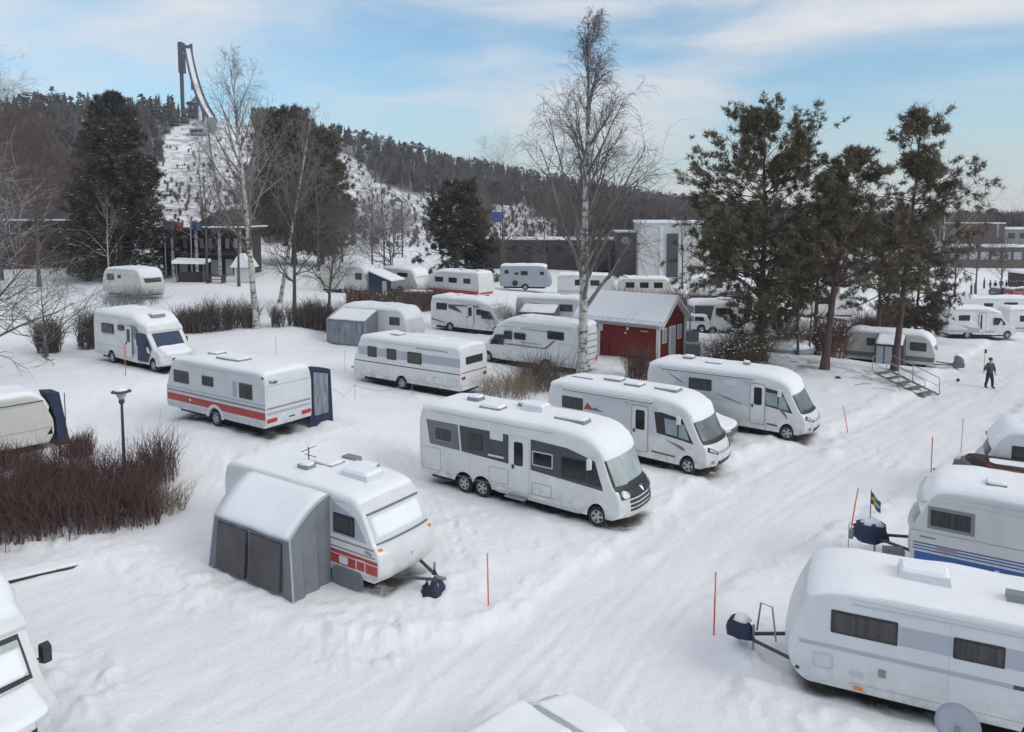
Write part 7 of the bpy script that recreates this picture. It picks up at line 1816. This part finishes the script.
def furniture():
    x, y = -14.0, 26.8
    r = empty('street_lamp', (x, y, tz(x, y)-.3), 0, 'grey lamp post with a wide disc head standing in the big hedge', 'street lamp')
    zt = 3.55
    MB().tube([(0, 0, 0), (0, 0, 1.0), (0, 0, zt-.35)], [.07, .06, .045], 10).build('pole', 'steel_dark', r); MB().lathe([(.045, zt-.35), (.10, zt-.3), (.09, zt-.16)], 12).build('collar', 'steel_dark', r)
    MB().lathe([(.09, zt-.16), (.20, zt+.06), (.30, zt+.09)], 18).build('lamp_glass', 'lamp_glass', r); MB().lathe([(.34, zt+.09), (.33, zt+.13), (.10, zt+.20)], 20).build('lamp_shade', 'steel_dark', r); MB().lathe([(.28, zt+.13), (.10, zt+.235)], 16).build('snow_cap', 'snow', r)
    data = [((-19.9, 38.6), 1.75, 0.0, 'tall red snow stake behind the lamp post'), ((-.6, 18.68), 1.42, -.02, 'orange red snow stake in front of the red panelled caravan'), ((4.86, 17.55), 1.62, .01, 'red snow stake left of the hitch of the round-nosed caravan'),
            ((10.7, 23.3), 1.42, .14, 'leaning red snow stake near the little flag'), ((16.3, 28.85), 1.45, .0, 'upright red snow stake across the road from the motorhomes'), ((15.5, 34.3), 1.35, -.22, 'thin pale red stake leaning left beyond the motorhome with thin dark swoosh lines')]
    for (x, y), h, ln, lab in data:
        s = empty('snow_stake', (x, y, tz(x, y)-.05), 0, lab, 'snow stake', 'red snow stakes along the plots')
        MB().tube([(0, 0, -.1), (ln*.6*h, 0, h*.62)], .02, 6).build('shaft', 'pole_red', s); MB().tube([(ln*.6*h, 0, h*.62), (ln*h, 0, h)], .02, 6).build('tip', 'pole_pale' if ln else 'pole_red', s)
    for i, (px, py, h, lab) in enumerate(((276, 358, 1.4, 'thin grey stake behind the roof of the red striped caravan'), (345, 372, 1.3, 'thin grey stake left of the long white caravan'), (355, 402, .9, 'short grey stake holding the sagging rope'), (412, 396, .8, 'short grey stake at the right end of the sagging rope'))):
        x, y, z = at(px, py); tag(MB().tube([(0, 0, -.1), (.01, 0, h)], .012, 5).build('stake', 'metal', loc=(x, y, z)), lab, 'stake', 'grey stakes by the rope')
    a = at(355, 402); b = at(412, 396); c = at(333, 404); P = []
    for k in range(13): t = k/12; P.append((a[0]+(b[0]-a[0])*t, a[1]+(b[1]-a[1])*t, a[2]+(b[2]-a[2])*t+.85-.7*math.sin(math.pi*t)*.6))
    tag(MB().tube([(c[0], c[1], c[2]+.75)]+[(c[0]*.5+a[0]*.5, c[1]*.5+a[1]*.5, a[2]+.45)]+P, .01, 4).build('rope', 'metal'), 'thin sagging rope between the short stakes in front of the long white caravan', 'rope')
    # wooden steps with pipe rails on the bank below the pines
    x, y = 21.9, 41.6
    top = Vector((21.45, 43.6, tz(21.45, 43.6)+.55)); bot = Vector((23.0, 41.0, tz(23.0, 41.0)))
    r = empty('steps', tuple(bot), 0, 'short flight of wooden steps with pipe handrails below the rightmost tall pine', 'steps')
    d = top-bot; dn = Vector((d.x, d.y, 0)).normalized(); sd = Vector((-dn.y, dn.x, 0)); az = math.atan2(dn.y, dn.x)
    for k in range(5):
        c = d*(k+.5)/5; MB().box((c.x, c.y, c.z+.06), (.34, 1.25, .06), az).build('tread', 'wood_step', r)
    for q in (-1, 1):
        o = sd*(q*.68); MB().tube([tuple(o+Vector((0, 0, .02))), tuple(o+d+Vector((0, 0, .0)))], .05, 6).build('stringer', 'wood_step', r)
        hr_ = [o+d*-.02+Vector((0, 0, .05)), o+d*.0+Vector((0, 0, .95)), o+d*.5+Vector((0, 0, .98)), o+d*1.02+Vector((0, 0, .95)), o+d*1.03+Vector((0, 0, 0))]
        rl = MB().tube([tuple(v) for v in hr_], .026, 8).build('handrail', 'metal', r); MB().tube([tuple(o+d*.5), tuple(o+d*.5+Vector((0, 0, .98)))], .024, 6).build('baluster', 'metal', rl); MB().tube([tuple(o+Vector((0, 0, .5))), tuple(o+d+Vector((0, 0, .5)))], .018, 6).build('mid_rail', 'metal', rl)
    x, y, z = at(958, 381); tag(MB().lathe([(.03, -.05), (.10, .03), (.09, .12), (.03, .17)], 8).build('dark_ball', 'plastic_dark', loc=(x, y, z)), 'small dark lump lying in the snow between the steps and the person', 'lump')
    x, y, z = at(838, 379); tag(MB().lathe([(.05, -.05), (.2, .03), (.13, .14), (.03, .17)], 7).build('stone', 'plastic_dark', loc=(x, y, z)), 'small dark stone on the snow below the leaning pine', 'stone')
    bs = empty('fallen_branches', at(880, 386), 0, 'few fallen thin branches on the snowy bank left of the steps', 'branches')
    rg = np.random.default_rng(4)
    for k in range(6):
        a = rg.random()*3; p = rg.normal(size=2)*.9; MB().tube([(p[0], p[1], .05), (p[0]+math.cos(a)*.6, p[1]+math.sin(a)*.5, .12), (p[0]+math.cos(a)*1.2, p[1]+math.sin(a)*1.1, .06)], .014, 5).build('branch', 'grey_bark', bs)
    # covered rock and log pile between the pines
    x, y, z = at(790, 352); rk = empty('boulder', (x, y, z-.1), .4, 'low boulder under a smooth cap of snow between the pine trunks', 'boulder')
    MB().lathe([(1.2, 0), (1.35, .35), (1.0, .75), (.3, .95)], 12).build('rock', 'concrete', rk, smooth=True); MB().lathe([(1.3, .52), (1.05, .9), (.55, 1.12), (.1, 1.2)], 12).build('snow_cap', 'snow', rk, smooth=True); rk.scale = (1.5, 1, .9)
    # two half buried boards by the front left
    x, y, z = at(30, 578); bd = empty('snowy_boards', (x, y, z), R(35), 'long low boards buried in snow at the left edge above the cut-off motorhome', 'boards')
    MB().box((0, 0, .03), (2.4, .10, .12)).build('board', 'wood_dark', bd); MB().box((.15, .32, .05), (2.4, .10, .12)).build('board', 'wood_dark', bd); MB().box((.1, .16, .12), (2.5, .42, .10)).build('snow_cap', 'snow', bd)
    # satellite dish in front of the nearest caravan
    p = gnd_pt(958, 722, 1.05); ds = empty('satellite_dish', (p[0], p[1], tz(p[0], p[1])), R(55), 'pale round satellite dish on a stand before the round-nosed caravan, at the bottom edge', 'satellite dish')
    M = Matrix.Translation((0, 0, 1.05)) @ Matrix.Rotation(R(-75), 4, 'Y') @ Matrix.Rotation(0, 4, 'Z')
    MB().lathe([(.03, -.10), (.22, -.06), (.36, .02), (.36, .04), (.22, -.04), (.03, -.08)], 28, M).build('dish', 'band_light', ds, smooth=True); MB().tube([(0, 0, 0), (0, 0, 1.0)], .03, 8).build('stand', 'metal', ds)
    for k in range(3): MB().tube([(0, 0, .45), (.4*math.cos(k*2.1), .4*math.sin(k*2.1), 0)], .018, 6).build('leg', 'metal', ds)
    MB().tube([(-.08, 0, .8), (-.55, 0, 1.0)], .014, 6).build('feed_arm', 'metal', ds)

def gnd_pt(px, py, z):
    d = ray(px, py); t = (z-HC)/d[2]; return d*t

def skin_body(name, pts, edges, radii, m, parent, levels=2, root=0):
    me = bpy.data.meshes.new(name); me.from_pydata(pts, edges, []); o = bpy.data.objects.new(name, me); COL.objects.link(o)
    md = o.modifiers.new('skin', 'SKIN'); md.use_smooth_shade = True
    for i, v in enumerate(me.skin_vertices[0].data):
        r = radii[i]; v.radius = r if isinstance(r, tuple) else (r, r); v.use_root = (i == root)
    sb = o.modifiers.new('sub', 'SUBSURF'); sb.levels = levels; sb.render_levels = levels
    dg = bpy.context.evaluated_depsgraph_get(); ev = bpy.data.meshes.new_from_object(o.evaluated_get(dg)); bpy.data.objects.remove(o)
    return link(name, ev, m, parent, True)

def person(loc, rz, label, jacket='jacket_brown', legs='trousers_navy', pose=0, group=None, simple=False, cap='cap_dark'):
    r = empty('person', loc, rz, label, 'person', group)
    # x = right of figure, y = forward (towards -y is the face), z up
    st = .14 if pose == 0 else .05
    arms = [((.20, 0, 1.42), (.31, -.03, 1.17), (.30, -.10, .92)), ((-.20, 0, 1.42), (-.44, -.06, 1.24), (-.68, -.16, 1.08))] if pose == 0 else [((.20, 0, 1.42), (.27, .02, 1.15), (.25, -.08, .92)), ((-.20, 0, 1.42), (-.27, .02, 1.15), (-.25, -.08, .92))]
    P = [(0, 0, .95), (0, .01, 1.15), (0, 0, 1.38), (0, -.01, 1.50), (0, -.02, 1.58), (0, -.02, 1.68), (0, 0, 1.76)]
    Rr = [(.11, .085), (.11, .08), (.12, .075), (.055, .06), (.075, .085), (.088, .10), (.05, .06)]
    E = [(0, 1), (1, 2), (2, 3), (3, 4), (4, 5), (5, 6)]
    for sgn, f in ((1, -st), (-1, st)):
        o = len(P); P += [(sgn*.10, 0, .88), (sgn*.11, f*.6-.02, .48), (sgn*.11, f+.02, .09), (sgn*.12, f-.13, .05)]; Rr += [.075, .055, .042, .036]; E += [(0, o), (o, o+1), (o+1, o+2), (o+2, o+3)]
    tips = []
    for a in arms:
        o = len(P); P += list(a); Rr += [.068, .050, .034]; E += [(2, o), (o, o+1), (o+1, o+2)]
        d = (Vector(a[2])-Vector(a[1])).normalized(); w = Vector(a[2])+d*.06; P.append(tuple(w)); Rr.append(.036); E.append((o+2, o+3)); tips.append((w, d, o+3))
    if not simple:
        for w, d, k in tips:
            s = d.cross(Vector((0, 1, 0))).normalized()
            for q, ln in ((-.027, .075), (-.009, .09), (.009, .085), (.027, .065)):
                o = len(P); P += [tuple(w+s*q+d*.035), tuple(w+s*q*1.2+d*(.035+ln*.6)+Vector((0, -.012, 0))), tuple(w+s*q*1.2+d*(.03+ln)+Vector((0, -.035, 0)))]; Rr += [.009, .0085, .007]; E += [(k, o), (o, o+1), (o+1, o+2)]
            o = len(P); P += [tuple(w+Vector((0, -.04, 0))+d*.01), tuple(w+Vector((0, -.06, 0))+d*.05)]; Rr += [.011, .009]; E += [(k, o), (o, o+1)]
    skin_body('body', P, E, Rr, 'skin', r, 1 if simple else 2)
    JP = [(0, .0, .80), (0, .01, 1.12), (0, 0, 1.36), (0, 0, 1.47)]; JR = [(.215, .17), (.20, .155), (.20, .145), (.095, .095)]; JE = [(0, 1), (1, 2), (2, 3)]
    for a in arms:
        o = len(JP); JP += [a[0], a[1], tuple(Vector(a[1]).lerp(Vector(a[2]), .92))]; JR += [.092, .074, .058]; JE += [(2, o), (o, o+1), (o+1, o+2)]
    skin_body('jacket', JP, JE, JR, jacket, r, 1 if simple else 2)
    for sgn, f in ((1, -st), (-1, st)):
        skin_body('trouser_leg', [(sgn*.07, 0, .98), (sgn*.10, 0, .86), (sgn*.11, f*.6-.02, .48), (sgn*.11, f+.02, .09)], [(0, 1), (1, 2), (2, 3)], [.13, .122, .088, .075], legs, r, 1 if simple else 2, 0)
        if not simple: skin_body('boot', [(sgn*.11, f+.03, .13), (sgn*.11, f+.02, .06), (sgn*.12, f-.16, .045)], [(0, 1), (1, 2)], [.066, .066, .05], 'plastic_dark', r, 2, 0)
    MB().lathe([(.105, 1.67), (.112, 1.72), (.09, 1.79), (.03, 1.815)], 14, Matrix.Translation((0, -.012, 0))).build('cap', cap, r, smooth=True)
    if not simple:
        f = MB().lathe([(.018, -.02), (.022, 0), (.008, .03)], 8, Matrix.Translation((0, -.12, 1.62))); f.build('nose', 'skin', r)
        for q in (-1, 1): MB().lathe([(.013, 0), (.008, .008)], 8, Matrix.Translation((q*.034, -.106, 1.655)) @ Matrix.Rotation(R(90), 4, 'X')).build('eye', 'plastic_dark', r)
    return r

def people():
    x, y, z = at(989, 388)
    person((x, y, z), R(20), 'person in brown jacket and dark trousers walking up the snowy road, one arm held out')
    specs = [(975, 293, 'cloth_black', 'trousers_navy'), (990, 291, 'cloth_black', 'cloth_black'), (995, 291.5, 'trousers_navy', 'cloth_black'), (1001, 290, 'cloth_blue', 'cloth_black'), (1006, 291, 'cloth_black', 'trousers_navy'), (1010, 290, 'jacket_brown', 'cloth_black'), (1013, 291, 'cloth_black', 'cloth_black'), (1016, 290, 'cloth_blue', 'trousers_navy'), (1020, 290.5, 'cloth_black', 'cloth_black'), (984, 289, 'cloth_red', 'cloth_black'), (1023, 291, 'jacket_green', 'cloth_black'), (971, 295, 'jacket_brown', 'cloth_black')]
    protos = {}
    for i, (px, py, j, l) in enumerate(specs):
        x, y, z = at(px, py)
        if (j, l) in protos:
            c = copy_tree(protos[(j, l)]); c.location = (x, y, z); c.rotation_euler = (0, 0, rnd.random()*6)
        else:
            c = person((x, y, z), rnd.random()*6, 'person in dark winter clothes in the far crowd at the right edge', j, l, 1, 'crowd at the far right', True); protos[(j, l)] = c

def haze():
    m = bpy.data.materials.new('haze'); m.use_nodes = True; nt = m.node_tree; nt.nodes.clear()
    o = nt.nodes.new('ShaderNodeOutputMaterial'); v = nt.nodes.new('ShaderNodeVolumePrincipled')
    v.inputs['Color'].default_value = (.86, .90, .95, 1); v.inputs['Density'].default_value = HAZE; v.inputs['Anisotropy'].default_value = .2
    nt.links.new(v.outputs[0], o.inputs['Volume'])
    h = MB().box((0, 0, 52), (3060, 3060, 136)).build('haze', m); tag(h, kind='stuff')
HAZE = .00045
haze(); cabin(); buildings(); ski_jump(); forest(); furniture(); people()
build_ground()
